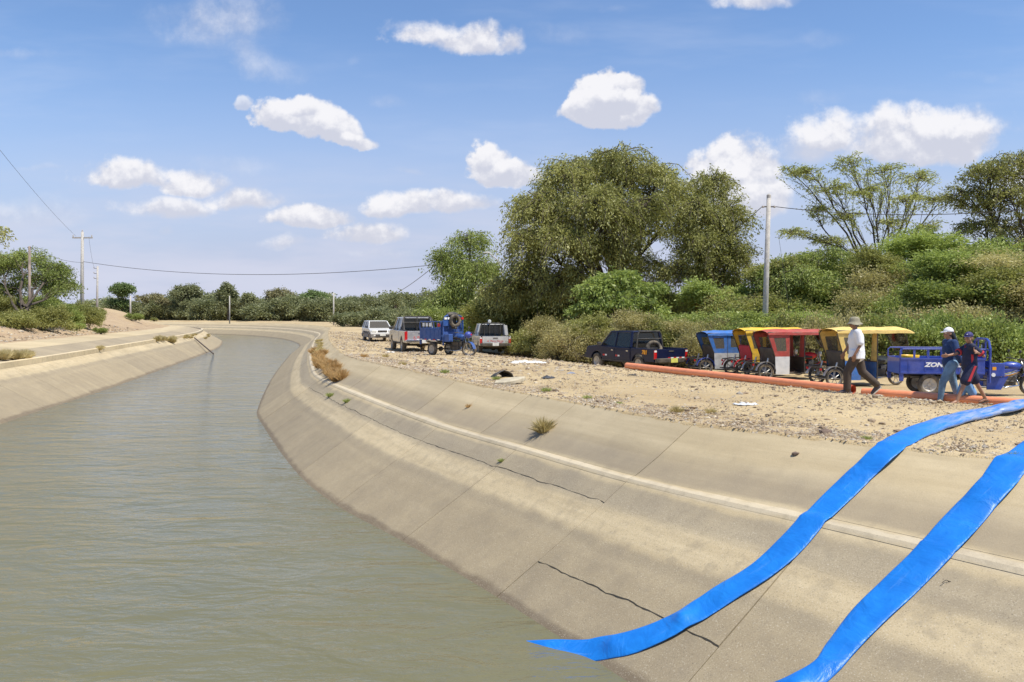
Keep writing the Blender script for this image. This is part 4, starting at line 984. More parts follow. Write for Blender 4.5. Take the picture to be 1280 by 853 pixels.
# palm
pb = atd(494, 400, 120); pb.z = gz(pb.x, pb.y)
pr = empty('palm_tree', pb, 0, 'small far palm tree rising above the bushes behind the silver pickup', 'tree')
ph = atd(494, 378, 120).z - pb.z
tv, tf = tubes([np.array([(0, 0, -.2), (.1, 0, ph * .5), (0, 0, ph)])], [(.28, .2)], 8); link(bpy.data.objects.new('trunk', np_mesh('trunk', tv, tf, [BARK_P], smooth=True)), pr)
rg = np.random.default_rng(33); LV = []; LF = []; LT = []; nb = 0
for k in range(22):
    a = rg.uniform(0, 6.28); el = rg.uniform(-.1, 1.2); L_ = rg.uniform(1.3, 1.8); d = np.array([math.cos(a) * math.cos(el), math.sin(a) * math.cos(el), math.sin(el)])
    fr_ = curve(np.array([0, 0, ph]), np.array([0, 0, ph]) + d * L_, rg, 9, lift=.1, wob=.02, sag=.45)
    for q_ in range(8):
        m = 8; t = rg.random((m, 1)); pp = fr_[q_] * (1 - t) + fr_[q_ + 1] * t
        V, F_, T = leaves(pp, np.tile(d * .6, (m, 1)), rg, (.35, .6), .10, .4, .7, .5); LV.append(V); LF.append(F_ + nb); LT.append(T); nb += len(V)
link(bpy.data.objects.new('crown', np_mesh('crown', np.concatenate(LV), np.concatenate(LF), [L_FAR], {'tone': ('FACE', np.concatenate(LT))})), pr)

def far_mass(name, spec, seed):
    rg = np.random.default_rng(seed); out = []; src = []
    for k, (fm, tm) in enumerate(FARM):      # three woodland trees a little apart from the rest carry the foliage that the wood repeats
        p = atd((215, 330, 465)[k], 400, (214, 196, 184)[k]); r_ = empty('woodland_tree', (p.x, p.y, gz(p.x, p.y) - .1), k * 2.1, ('rounded scrub tree at the front of the far wood, near the flat topped tree', 'rounded scrub tree in the middle of the far wood', 'rounded scrub tree in the far wood just left of the white car')[k], 'tree')
        src.append(link(bpy.data.objects.new('crown', fm), r_)); link(bpy.data.objects.new('trunk', tm), r_)
    for px, Y, sx, sz in spec:
        p = atd(px, 400, Y); out.append((int(rg.integers(0, 3)), p.x, p.y, gz(p.x, p.y) - .1, sx, sz))
    gn_mass(name, src, out, seed)
sp = [(px + rr.uniform(-5, 5), (184 if px > 330 else 200 if px > 250 else 214) + rr.uniform(-4, 4), 1.15, rr.choice([.45, .6, .75, 1.0])) for px in range(112, 545, 17)]
sp += [(px + rr.uniform(-4, 4), 222 + rr.uniform(-6, 6), 1.4, rr.choice([.8, 1.0, 1.45])) for px in range(90, 700, 30)]
sp += [(px + rr.uniform(-4, 4), 120 - (px - 440) * .25 + rr.uniform(-2, 2), .7, rr.uniform(.38, .55)) for px in range(440, 600, 20)]
sp += [(px, 260, 2.6, 1.3 + rr.uniform(-.2, .3)) for px in range(-500, 1900, 90)]
far_mass('distant_woodland', sp, 8)

# left mound trees
L1 = [pc(30, 322, 71, 40, 2.6, 11, 1.), pc(68, 338, 71, 24, 2.2, 13, .9), pc(5, 332, 71, 34, 2.4, 14, .9), pc(45, 350, 71, 42, 2.4, 12, 1.), pc(80, 358, 71, 20, 2, 8, .7), pc(0, 362, 71, 34, 2.2, 14, .9), pc(-40, 330, 71, 50, 3, 22, 1.)]
b8 = atd(30, 385, 66); b8.z = gz(b8.x, b8.y)
tree('carob_tree', b8, 1.6, L1, 'broad dark green tree on the left mound behind the rusty slender pole', leaf=L_GREEN, trunk_r=.28, seed=41, limb_r=.13, twigs=80, per=60, L=(.12, .26), w=.18, spread=.17, droop=.3, lift=.18, fill=.65)
L2 = [pc(-18, 290, 55, 26, 1.6, 12, .8), pc(-60, 300, 55, 50, 2.4, 30, 1.)]
b9 = atd(-50, 385, 55); b9.z = gz(b9.x, b9.y)
tree('carob_tree', b9, 3.0, L2, 'tree bough reaching in at the left edge above the mound', leaf=L_OLIVE, trunk_r=.25, seed=43, limb_r=.12, twigs=50, per=34, L=(.12, .28), w=.2, spread=.14, droop=.2, lift=.2)
LB = [('green', 0, 60, 382, 74, 1.35, 1.1, 'dark green bush at the foot of the tall crossarm pole'), ('green', 1, 88, 388, 84, 1.15, 1.0, 'rounded green bush beside the tall crossarm pole, nearest the road'),
      ('olive', 0, 15, 392, 64, 1.4, .85, 'olive bush under the broad tree on the left mound'), ('olive', 1, 112, 390, 90, 1.0, 1.0, 'grey green bush between the two utility poles on the left')]
for kind, i, px, py, Y, sx, sz, lab in LB:
    p = atd(px, py, Y); bush(kind, i, p.x, p.y, sx, sz, lab)
mass('mound_scrub', [(('green', 'olive', 'green')[k % 3], k % 2, -30 + k * 13 + rr.uniform(-4, 4), 77 + rr.uniform(-2, 5), 1.3, rr.uniform(.95, 1.35)) for k in range(11)] + [('olive', k % 2, -20 + k * 22, 68, 1.2, 1.15) for k in range(5)], 12)
def hitL(px, py, z0=1.0):
    """where a sight line meets the left bank"""
    d = ray(px, py); o = Vector((0, 0, CAM_H)); ts = np.arange(25, 210, .25); P = np.array([(o + d * float(t))[:] for t in ts])
    dl_ = dist_poly(P[:, 0], P[:, 1], PLl); dw_ = dist_poly(P[:, 0], P[:, 1], PLw); ins = in_poly(P[:, 0], P[:, 1], CORR)
    hz_ = np.where(in_poly(P[:, 0], P[:, 1], WETP), WZ, 9.0); hz_ = np.where(hz_ < 8, hz_, np.where(ins, np.interp(dw_, [0, 2.7, 4.9, 7.9], [-2.35, -.6, -.22, 0]), terrain(P[:, 0], P[:, 1])))
    k = np.argmax(P[:, 2] < hz_); return Vector((P[k, 0], P[k, 1], hz_[k]))
for kind, i, px, py, s_, lab in [('bright', 0, 95, 414, .52, 'bright green bush alone on the rubble slope of the left mound'), ('green', 0, 125, 418, .40, 'small low green bush at the foot of the left mound'),
      ('green', 1, 25, 404, .45, 'weedy green shrub high on the left mound near the left edge'), ('bright', 1, 55, 396, .5, 'leafy shrub on top of the left mound'),
      ('green', 0, 168, 402, .75, 'spreading green bush where the left mound runs down to the bend'), ('olive', 0, 192, 402, .6, 'olive bush right of the spreading one at the end of the mound')]:
    p = hitL(px, py); fm, sm_ = BM[kind][i]
    r = empty('bush', p, rnd.uniform(0, 6), lab, 'bush', None, (s_, s_, s_ * .8)); link(bpy.data.objects.new('foliage', fm), r); link(bpy.data.objects.new('stems', sm_), r)

# ---- grass tufts
def tuft_data(seed, n, r, h, leaf, wl=.035, tone=.5, lean=.7):
    rg = np.random.default_rng(seed); a = rg.uniform(0, 6.28, n); rad = rg.random(n)**.6
    base = np.stack([np.cos(a) * rad * r * .38, np.sin(a) * rad * r * .38, np.zeros(n)], 1)
    out = np.stack([np.cos(a) * rad, np.sin(a) * rad, np.zeros(n)], 1) * r * lean + rg.normal(0, r * .16, (n, 3)); hh = h * rg.uniform(.45, 1.1, n) * (1 - .35 * rad)
    tip = base + out; tip[:, 2] = hh; mid = base + out * .35; mid[:, 2] = hh * .6
    s = unit(np.cross(tip - base, rg.normal(0, 1, (n, 3)))) * (h * wl)
    V = np.stack([base - s, base + s, mid + s * .8, tip, mid - s * .8], 1).reshape(-1, 3)
    F = np.arange(n * 5).reshape(n, 5); return np_mesh('blades', V, F, [leaf], {'tone': ('FACE', np.clip(tone + rg.normal(0, .2, n), 0, 1))})
TB = [tuft_data(1, 420, .26, .34, L_STRAW, .016), tuft_data(2, 240, .14, .13, L_WEED, .03), tuft_data(3, 260, .2, .2, L_RUST, .02), tuft_data(4, 200, .15, .16, L_STRAW, .028)]
def tuft(i, p, s, label, rz=None, sz=None, group=None):
    o = bpy.data.objects.new('grass_tuft', TB[i]); o.location = p; o.scale = (s, s, (sz or s)); o.rotation_euler = (0, 0, rnd.uniform(0, 6)); link(o)
    return tag(o, label, 'grass', group)
for i, px, py, s, lab in [(0, 679, 540, 1.05, 'largest dry straw coloured grass clump, growing from a joint of the concrete slope'),
        (2, 586, 509, .55, 'small orange brown tuft on the upper concrete slab, up the slope from the largest clump'),
        (1, 413, 496, 1.5, 'bright green weed in a crack beside the pale berm near the bend'),
        (1, 434, 503, 1.3, 'faint pale green weed in the crack, next below the bright green one'),
        (1, 627, 577, .7, 'tiny green weed in the long crack below the pale berm line'),
        (1, 556, 467, 1.3, 'low green tuft on the gravel edge above the slope, left of the torn tyre'),
        (1, 620, 475, 1.1, 'green weed growing inside the torn black tyre'),
        (1, 683, 490, 1.1, 'green tuft on the gravel edge just right of the broken slab'),
        (1, 734, 499, .9, 'green tuft on the gravel edge, second from the broken slab'),
        (1, 774, 506, .7, 'smallest green tuft along the gravel edge'),
        (3, 845, 516, 1.1, 'yellow green tuft on the gravel edge, third from the broken slab'),
        (3, 890, 517, .9, 'pale straw tuft at the gravel edge above the plain concrete'),
        (1, 1083, 550, .7, 'green weed at the gravel edge left of the first blue hose'),
        (1, 1113, 556, .8, 'green weed right where the first blue hose leaves the gravel'),
        (1, 1175, 560, .45, 'tiny weed on the gravel between the two blue hoses'),
        (1, 1215, 566, .5, 'tiny weed halfway between the blue hoses and nearer the second'),
        (1, 1268, 573, .8, 'green weed beside the second blue hose at the gravel edge'),
        (3, 503, 457, 1.2, 'straw tuft at the lip where the bank gravel narrows'), (3, 483, 447, 1.3, 'dry tuft at the lip nearest the silver pickup'), (2, 455, 447, 1.1, 'rusty tuft at the lip nearest the white car')]:
    p = hit(px, py); tuft(i, p - Vector((0, 0, .015)), s, lab)
rg = np.random.default_rng(77)
dg = empty('dead_grass', hit(405, 470), 0, 'long patch of orange dead grass lying over the berm joints at the bend', 'grass')
for k in range(34):
    t_ = rg.random(); q_ = hit(393 + 30 * t_ + rg.uniform(-5, 9), 446 + 28 * t_ + rg.uniform(-7, 6)); o = bpy.data.objects.new('blades', TB[2]); o.location = q_ - dg.location; o.scale = (1.7, 1.7, 2.2); o.rotation_euler = (0, 0, rg.uniform(0, 6)); link(o, dg)
dg2 = empty('dead_grass', hit(398, 436), 0, 'narrow strip of pale dry grass along the berm before the far bend', 'grass')
for k in range(14):
    q_ = hit(rg.uniform(397, 402), rg.uniform(426, 446)); o = bpy.data.objects.new('blades', TB[3]); o.location = q_ - dg2.location; o.scale = (2.2, 2.2, 1.6); o.rotation_euler = (0, 0, rg.uniform(0, 6)); link(o, dg2)
for px, py, n, w_, tb, sc_, lab in [(15, 448, 16, 22, 0, 1.5, 'thick band of tan dry grass on the left kerb at the left edge'), (205, 426, 12, 16, 0, 1.5, 'tan dry grass clump on the left kerb, halfway to the bend'), (247, 421, 10, 16, 3, 2.2, 'thin dry grass along the left kerb just before the bend'), (127, 436, 3, 3, 3, 2.0, 'single wispy weed hanging over the left kerb')]:
    g_ = empty('dead_grass', hitL(px, py), 0, lab, 'grass')
    for k in range(n):
        q_ = hitL(px + rg.uniform(-w_, w_), py + rg.uniform(-1.5, 3)); o = bpy.data.objects.new('blades', TB[tb]); o.location = q_ - g_.location; o.scale = (sc_,) * 3; o.rotation_euler = (0, 0, rg.uniform(0, 6)); link(o, g_)

# ------------------------------------------------------------------ vehicles
RUB = mat('tyre_rubber', (.035, .032, .030), .85, dust=.75, bump=.3, bscale=60)
BLK = mat('black_plastic', (.03, .03, .032), .6, dust=.25)
DARKM = mat('dark_steel', (.06, .055, .05), .55, .3, dust=.3)
STEEL = mat('bare_steel', (.50, .49, .47), .35, .8, dust=.35)
RIMM = mat('painted_rim', (.52, .49, .44), .45, .5, dust=.45)
CHROME = mat('chrome', (.75, .75, .76), .15, 1.0)
SILV = mat('silver_paint', (.50, .49, .49), .30, .55, dust=.18, coat=.6)
SILV2 = mat('pale_silver_paint', (.62, .62, .61), .32, .35, dust=.18, coat=.5)
WHT = mat('white_paint', (.76, .75, .72), .3, dust=.18, coat=.6)
NAVY = mat('navy_paint', (.008, .012, .042), .38, .0, dust=.0, coat=.15, spec=.3)
BLUEP = mat('blue_paint', (.014, .055, .36), .35, dust=.18, coat=.4)
BLUED = mat('dusty_blue_paint', (.022, .085, .30), .5, dust=.15)
GREYP = mat('grey_cladding', (.20, .20, .21), .6, dust=.3)
SEATM = mat('seat_vinyl', (.03, .028, .028), .5, dust=.15)
REDL = mat('red_lens', (.55, .015, .015), .2, coat=.5)
REDR = mat('red_reflector', (.60, .02, .02), .4)
WHR = mat('white_reflector', (.85, .85, .82), .4)
CLEARL = mat('clear_lens', (.72, .72, .68), .15, coat=.8)
AMBER = mat('amber_lens', (.75, .30, .02), .25)
PLATE = mat('plate_white', (.72, .72, .68), .5)
PLATEY = mat('plate_yellow', (.70, .68, .15), .5)
INK = mat('ink_black', (.02, .02, .02), .6)
REDINK = mat('ink_red', (.60, .05, .05), .6)
WHINK = mat('ink_white', (.85, .85, .85), .6)
ORINK = mat('ink_orange', (.90, .38, .02), .5)
def canvas(n, c): return mat(n, c, .65, bump=.5, bscale=9, var=.16, scale=5, dust=.22)
CV_BLUE = canvas('blue_canvas', (.030, .155, .48)); CV_YEL = canvas('yellow_canvas', (.80, .50, .035)); CV_YELP = canvas('faded_yellow_canvas', (.82, .58, .17))
CV_RED = canvas('red_canvas', (.42, .055, .045)); CV_GREY = canvas('grey_canvas', (.50, .51, .52))
ORANGE = mat('orange_pvc', (.86, .30, .14), .38, var=.08, dust=.12)

def lettering(txt, size, m, parent, loc, rot, name='lettering', shear=0.0, off=0.0, sx=1.0):
    cu = bpy.data.curves.new(name, 'FONT'); cu.body = txt; cu.size = size; cu.align_x = 'CENTER'; cu.align_y = 'CENTER'; cu.shear = shear; cu.extrude = 0.002; cu.offset = off; cu.resolution_u = 3
    t = bpy.data.objects.new(name, cu); COL.objects.link(t); dg_ = bpy.context.evaluated_depsgraph_get()
    me = bpy.data.meshes.new_from_object(t.evaluated_get(dg_)); bpy.data.objects.remove(t); bpy.data.curves.remove(cu)
    me.materials.clear(); me.materials.append(m); o = bpy.data.objects.new(name, me); o.location = loc; o.rotation_euler = rot; o.scale = (sx, 1, 1); return link(o, parent)
REAR = (R(90), 0, R(-90))      # faces -x
RSIDE = (R(90), 0, 0)          # faces -y (the vehicle's right)
LSIDE = (R(90), 0, R(180))     # faces +y

def car_wheel(parent, x, y, r=.34, w=.22, out=1, rim=RIMM, name='wheel'):
    t = MB().lathe([(r * .62, -w / 2 * .9), (r * .86, -w / 2), (r * .97, -w / 2 * .8), (r, -w / 2 * .45), (r, w / 2 * .45), (r * .97, w / 2 * .8), (r * .86, w / 2), (r * .62, w / 2 * .9)], n=28, closed=True).build(name, RUB, parent, smooth=True)
    t.location = (x, y, r)
    o = out
    rm = MB().lathe([(.0, o * w * .30), (r * .18, o * w * .34), (r * .22, o * w * .22), (r * .50, o * w * .30), (r * .58, o * w * .44), (r * .64, o * w * .44), (r * .63, -o * w * .4), (0, -o * w * .38)], n=24)
    for k in range(5):
        a = k * 2 * math.pi / 5; rm.box((r * .38 * math.cos(a), o * w * .31, r * .38 * math.sin(a)), (r * .30, .02, r * .12), rot=(0, -a, 0))
    rm.build('rim', rim, t); return t
def spoke_wheel(parent, x, y, z, r=.30, w=.07, name='wheel'):
    t = MB().lathe([(r - w * .9, -w * .28), (r - w * .5, -w / 2), (r - w * .1, -w * .32), (r, 0), (r - w * .1, w * .32), (r - w * .5, w / 2), (r - w * .9, w * .28)], n=28, closed=True).build(name, RUB, parent, smooth=True)
    t.location = (x, y, z)
    MB().lathe([(r * .70, -.018), (r * .78, -.025), (r * .78, .025), (r * .70, .018)], n=24, closed=True).lathe([(0, -.06), (.045, -.055), (.045, .055), (0, .06)], n=10).build('rim', STEEL, t)
    s = MB()
    for k in range(14):
        a = k * 2 * math.pi / 14; b = a + .3 * (1 if k % 2 else -1); s.tube([(.03 * math.cos(a), .04 * (1 if k % 2 else -1), .03 * math.sin(a)), (r * .72 * math.cos(b), 0, r * .72 * math.sin(b))], .006, 4)
    s.build('spokes', STEEL, t); return t
def arch_poly(x0, x1, zb, top, arches, zc, ra):
    """side outline with wheel arches cut into the lower edge; top goes front to rear"""
    pts = [(x0, zb)]
    for xc in arches:
        a0 = math.asin(min(1, (zb - zc) / ra)) if abs(zb - zc) < ra else 0
        for k in range(13):
            a = math.pi - a0 - (math.pi - 2 * a0) * k / 12; pts.append((xc + ra * math.cos(a), zc + ra * math.sin(a)))
    pts.append((x1, zb)); return pts + top
def window(parent, corners, m=GLASS, name='window', th=.008): return MB().plate(corners, th).build(name, m, parent)
def pickup(loc, rotz, label, paint, low_paint=None, L=4.95, W=1.72, H=1.66, belt=.98, zb=.40, cab=(-.72, 1.15), double=True, r=.35, roof_in=.13, bedz=None, bull=None, name='pickup_truck', rear_glass=GLASS, rake=(.55, .10), doorline=True):
    root = empty(name, loc, rotz, label, 'pickup truck'); bedz = bedz or belt
    hw = W / 2; xr = -L / 2 + .12; xf = L / 2 - .10; ax_f = L / 2 - .92; ax_r = -L / 2 + 1.12; zc = r; ra = r + .075
    c0, c1 = cab
    # front half: bonnet, wings and door panels in one shell
    top = [(xf, belt - .36), (xf - .03, belt - .12), (xf - .12, belt - .03), (c1 + .22, belt + .05), (c1, belt + .04), (c0, belt), (c0, zb)]
    pts = arch_poly(c0, xf, zb, top[:-1], [ax_f], zc, ra)
    MB().prism(pts, -hw, hw).build('body', paint, root, bevel=.035)
    # bed: side walls, floor, head board
    bw = .07
    for sy in (-1, 1):
        pts = arch_poly(xr, c0 - .02, zb + .03, [(c0 - .02, bedz), (xr, bedz)], [ax_r], zc, ra)
        MB().prism(pts, sy * hw, sy * (hw - bw)).build('bed_side', paint, root, bevel=.02)
    MB().box(((xr + c0) / 2, 0, zb + .22), (c0 - xr - .04, W - 2 * bw - .01, .04)).box((c0 - .05, 0, (zb + bedz) / 2 + .12), (.04, W - 2 * bw - .02, bedz - zb - .26)).build('bed_floor', BLK, root)
    tg = MB().box((xr - .005, 0, (bedz + zb + .14) / 2), (.05, W - .30, bedz - zb - .16)).build('tailgate', paint, root, bevel=.012)
    MB().box((xr - .035, 0, bedz - .10), (.02, .26, .05)).build('handle', BLK, tg)
    for sy in (-1, 1):
        MB().box((xr - .004, sy * (hw - .072), bedz - .24), (.045, .13, .36)).build('tail_light', REDL, root, bevel=.012)
        MB().box((xr - .006, sy * (hw - .072), bedz - .10), (.048, .12, .07)).build('reversing_light', CLEARL, root)
    # cabin: roof, pillars and separate panes
    x0b, x1b = c0 + .02, c1 + .05; x0t, x1t = c0 + rake[1], c1 - rake[0]; wb, wt = hw - .05, hw - roof_in - .05
    zt = H
    cbn = MB()
    cbn.prism([(x0t - .03, zt - .055), (x1t + .03, zt - .055), (x1t - .05, zt - .012), ((x0t + x1t) / 2, zt), (x0t + .05, zt - .012)], -wt - .01, wt + .01)
    cbn.build('roof', paint, root, bevel=.02)
    P = lambda x, s, top_: Vector((x, s * (wt if top_ else wb), (zt - .045) if top_ else belt + .01))
    pl = MB()
    xm_b = (x0b + x1b) / 2 + (.02 if double else 0); xm_t = xm_b - .02
    for s in (-1, 1):
        pl.tube([P(x1b, s, 0), P(x1t, s, 1)], .038, 6); pl.tube([P(x0b, s, 0), P(x0t, s, 1)], .06, 6)
        if double: pl.tube([P(xm_b, s, 0), P(xm_t, s, 1)], .045, 6)
        pl.tube([P(x0t, s, 1), P(x1t, s, 1)], .03, 6)
    pl.build('pillars', paint, root)
    for s in (-1, 1):
        if double:
            window(root, [P(x0b + .1, s, 0), P(xm_b - .04, s, 0), P(xm_t - .04, s, 1), P(x0t + .08, s, 1)], GLASS); window(root, [P(xm_b + .04, s, 0), P(x1b - .06, s, 0), P(x1t - .03, s, 1), P(xm_t + .04, s, 1)], GLASS)
        else: window(root, [P(x0b + .1, s, 0), P(x1b - .06, s, 0), P(x1t - .03, s, 1), P(x0t + .08, s, 1)], GLASS)
    window(root, [P(x1b, -1, 0), P(x1b, 1, 0), P(x1t, 1, 1), P(x1t, -1, 1)], GLASS, 'windscreen')
    window(root, [P(x0b, 1, 0), P(x0b, -1, 0), P(x0t, -1, 1), P(x0t, 1, 1)], rear_glass, 'rear_window')
    # seats and wheel seen through the glass
    MB().box((c1 - .75, .38, belt + .05), (.14, .48, .62)).box((c1 - .75, -.38, belt + .05), (.14, .48, .62)).box((c1 - .73, .38, belt + .42), (.10, .24, .16)).box((c1 - .73, -.38, belt + .42), (.10, .24, .16)).box((c1 - .1, 0, belt + .02), (.3, W - .25, .08)).build('seats', SEATM, root, bevel=.03)
    # doors as slightly proud panels with handles
    segs = [(c0 + .05, xm_b - .02), (xm_b, c1 - .0)] if double else [(c0 + .12, c1 - .0)]
    for s in (-1, 1):
        for a, b in segs:
            d = MB().prism([(a, zb + .10), (b, zb + .10), (b, belt - .02), (a, belt - .02)], s * hw, s * (hw + .010)).build('door', paint, root, bevel=.006)
            MB().box((a + .14, s * (hw + .02), belt - .14), (.14, .02, .035)).build('handle', CHROME, d)
        MB().box((c1 - .02, s * (hw + .10), belt + .10), (.10, .20, .15)).build('wing_mirror', BLK, root, bevel=.025)
        MB().box((0, s * (hw - .02), zb - .01), (c1 - c0 + .2, .05, .06)).build('side_sill', BLK, root)
        MB().box((xf + .005, s * (hw - .26), belt - .21), (.05, .36, .17)).build('headlight', CLEARL, root, bevel=.02)
    MB().box((xf + .01, 0, belt - .22), (.03, W - 1.0, .17)).build('grille', BLK, root)
    MB().box((xf + .06, 0, zb + .12), (.16, W - .02, .22)).build('front_bumper', low_paint or BLK, root, bevel=.04)
    rb = MB().box((xr - .11, 0, zb + .10), (.16, W - .06, .17)).box((xr - .05, 0, zb + .02), (.1, W - .5, .08)).build('rear_bumper', low_paint or DARKM, root, bevel=.025)
    MB().box((ax_f * .5 + ax_r * .5, 0, zb - .04), (L - 1.6, W * .55, .14)).tube([(ax_r, -hw + .2, r), (ax_r, hw - .2, r)], .06).tube([(ax_f, -hw + .2, r), (ax_f, hw - .2, r)], .05).ball((ax_r, 0, r), .14).build('chassis', DARKM, root)
    for x in (ax_f, ax_r):
        for s in (-1, 1): car_wheel(root, x, s * (hw - .11), r, .23, s)
    for s in (-1, 1):      # mud flaps and dark wheel-arch lining
        MB().box((ax_r - ra - .02, s * (hw - .14), zb - .02), (.015, .22, .26)).build('mud_flap', BLK, root)
    return root, dict(xr=xr, xf=xf, hw=hw, c0=c0, c1=c1, belt=belt, bedz=bedz, zb=zb, H=H, wt=wt, wb=wb, x0t=x0t)
def reflectors(root, p, y0, n, z, h=.055, w=.14, x=None, start=0):
    for k in range(n):
        MB().box((x, y0 + k * w, z), (.008, w, h)).build('reflective_tape', REDR if (k + start) % 2 == 0 else WHR, root)
def plate_num(root, x, z, txt, m=PLATE, w=.40, h=.17, y=0):
    pl = MB().box((x, y, z), (.012, w, h)).build('number_plate', m, root)
    return pl

def head(px1, px2=None): pass
def place(px, Y): p = atd(px, 425, Y); return (p.x, p.y, gz(p.x, p.y))
def hd(deg): return R(90 - deg)        # compass heading (clockwise from +Y) -> rotation of a thing whose front is +x

# dark blue double cab
dp, q = pickup(place(793, 34.6), hd(-29), 'dark navy double cab pickup with a spare wheel in its bed and yellow plate', NAVY, double=True, cab=(-.85, 1.22), H=1.70, belt=1.02, zb=.46, r=.36, rear_glass=GLASS)
reflectors(dp, q, -.60, 6, q['zb'] + .19, x=q['xr'] - .04, start=1)
plate_num(dp, q['xr'] - .20, q['zb'] + .10, '', PLATEY, w=.34, y=-.02)
for x in (.08, .98): MB().box((x, q['hw'] + .016, .66), (.15, .006, .065)).build('reflective_tape', REDR, dp); MB().box((x - .15, q['hw'] + .016, .66), (.13, .006, .065)).build('reflective_tape', WHR, dp)
lettering('781', .22, ORINK, dp, (-1.78, q['hw'] + .012, .86), LSIDE, off=.012, shear=.2)
# cargo hoop and spare wheel in the bed
rbm = MB(); zz = q['H'] - .02
for s in (-1, 1): rbm.tube([(q['c0'] - .18, s * .68, q['bedz']), (q['c0'] - .16, s * .60, zz - .12), (q['c0'] - .15, s * .52, zz)], .03, 8)
rbm.tube([(q['c0'] - .15, -.54, zz), (q['c0'] - .15, .54, zz)], .03, 8).tube([(q['c0'] - .16, -.62, q['bedz'] + .36), (q['c0'] - .16, .62, q['bedz'] + .36)], .02, 6).build('roll_bar', BLK, dp)
sw = MB().lathe([(.20, -.09), (.29, -.11), (.34, -.05), (.345, .05), (.29, .11), (.20, .09)], n=26, closed=True).build('spare_wheel', RUB, dp, smooth=True); sw.location = (-1.42, .10, .98); sw.rotation_euler = (R(18), 0, R(68))

# silver double cab (rear view)
sp1, q = pickup(place(517, 44), hd(-17), 'silver double cab pickup with black roll bar, left of the dusty blue cargo tricycle', SILV, low_paint=CHROME, L=5.3, W=1.84, H=1.82, belt=1.12, zb=.50, r=.39, cab=(-.80, 1.35), roof_in=.15)
for s in (-1, 1): MB().box((q['xr'] - .012, s * (q['hw'] - .075), q['bedz'] - .26), (.05, .15, .46)).build('tail_light', REDL, sp1, bevel=.02)
reflectors(sp1, q, -.52, 7, q['zb'] + .17, x=q['xr'] - .045, w=.15)
plate_num(sp1, q['xr'] - .20, q['zb'] + .10, '', PLATE, w=.36)
MB().box((q['xr'] - .034, 0, q['bedz'] - .13), (.02, .42, .07)).build('tailgate_trim', CHROME, sp1)
lettering('A. Piura Norte', .17, REDINK, sp1, (q['xr'] - .034, -.02, q['bedz'] - .33), REAR, shear=.3)
m_ = MB(); zz = q['H'] + .02
for s in (-1, 1): m_.tube([(q['c0'] - .95, s * .80, q['bedz']), (q['c0'] - .45, s * .76, zz - .18), (q['c0'] - .30, s * .70, zz - .03), (q['c0'] - .22, s * .62, zz)], .038, 8).tube([(q['c0'] - .2, s * .80, q['bedz']), (q['c0'] - .22, s * .64, zz - .02)], .03, 8)
m_.tube([(q['c0'] - .22, -.64, zz), (q['c0'] - .22, .64, zz)], .038, 8).tube([(q['c0'] - .22, 0, zz), (q['c0'] - .22, 0, q['bedz'])], .025, 6).tube([(q['c0'] - .3, -.7, q['bedz'] + .42), (q['c0'] - .3, .7, q['bedz'] + .42)], .022, 6)
m_.tube([(q['xr'], -.84, q['bedz'] + .03), (q['c0'] - .1, -.84, q['bedz'] + .03)], .028, 6).tube([(q['xr'], .84, q['bedz'] + .03), (q['c0'] - .1, .84, q['bedz'] + .03)], .028, 6).build('roll_bar', BLK, sp1)

# pale silver pickup with canvas-cushioned bar, further right
sp2, q = pickup(place(613, 47.0), hd(-8), 'pale silver pickup with a work lamp on its roof, right of the dusty tricycle', SILV2, L=5.0, W=1.72, H=1.72, belt=1.05, zb=.50, r=.37, cab=(-.75, 1.2), low_paint=DARKM)
plate_num(sp2, q['xr'] - .20, q['zb'] + .12, '', PLATE, w=.34)
reflectors(sp2, q, -.30, 4, q['zb'] + .18, x=q['xr'] - .045, w=.15)
lettering('A. Piura Norte', .15, REDINK, sp2, (q['xr'] - .034, .02, q['bedz'] - .26), REAR, shear=.3)
m_ = MB(); zz = q['H'] - .02
for s in (-1, 1): m_.tube([(q['c0'] - .25, s * .76, q['bedz']), (q['c0'] - .18, s * .62, zz), (q['c0'] - .18, s * .3, zz + .04)], .035, 8)
m_.tube([(q['c0'] - .18, -.4, zz + .04), (q['c0'] - .18, .4, zz + .04)], .035, 8)
for y in (-.45, -.15, .15, .45): m_.tube([(q['c0'] - .2, y, q['bedz']), (q['c0'] - .2, y, zz + .02)], .016, 6)
m_.build('roll_bar', BLK, sp2)
MB().prism([(q['c0'] - .95, q['bedz'] + .02), (q['c0'] - .15, q['bedz'] + .02), (q['c0'] - .15, q['bedz'] + .56), (q['c0'] - .40, q['bedz'] + .60)], -.82, -.60).build('side_fairing', GREYP, sp2, bevel=.05)
MB().lathe([(0, -.04), (.08, -.03), (.10, .04), (0, .06)], axis='x', n=14).build('work_lamp', CLEARL, sp2).location = (q['c0'] + .05, .12, q['H'] + .13)
MB().tube([(q['c0'] + .05, .12, q['H'] - .02), (q['c0'] + .05, .12, q['H'] + .06)], .02).build('lamp_bracket', BLK, sp2)

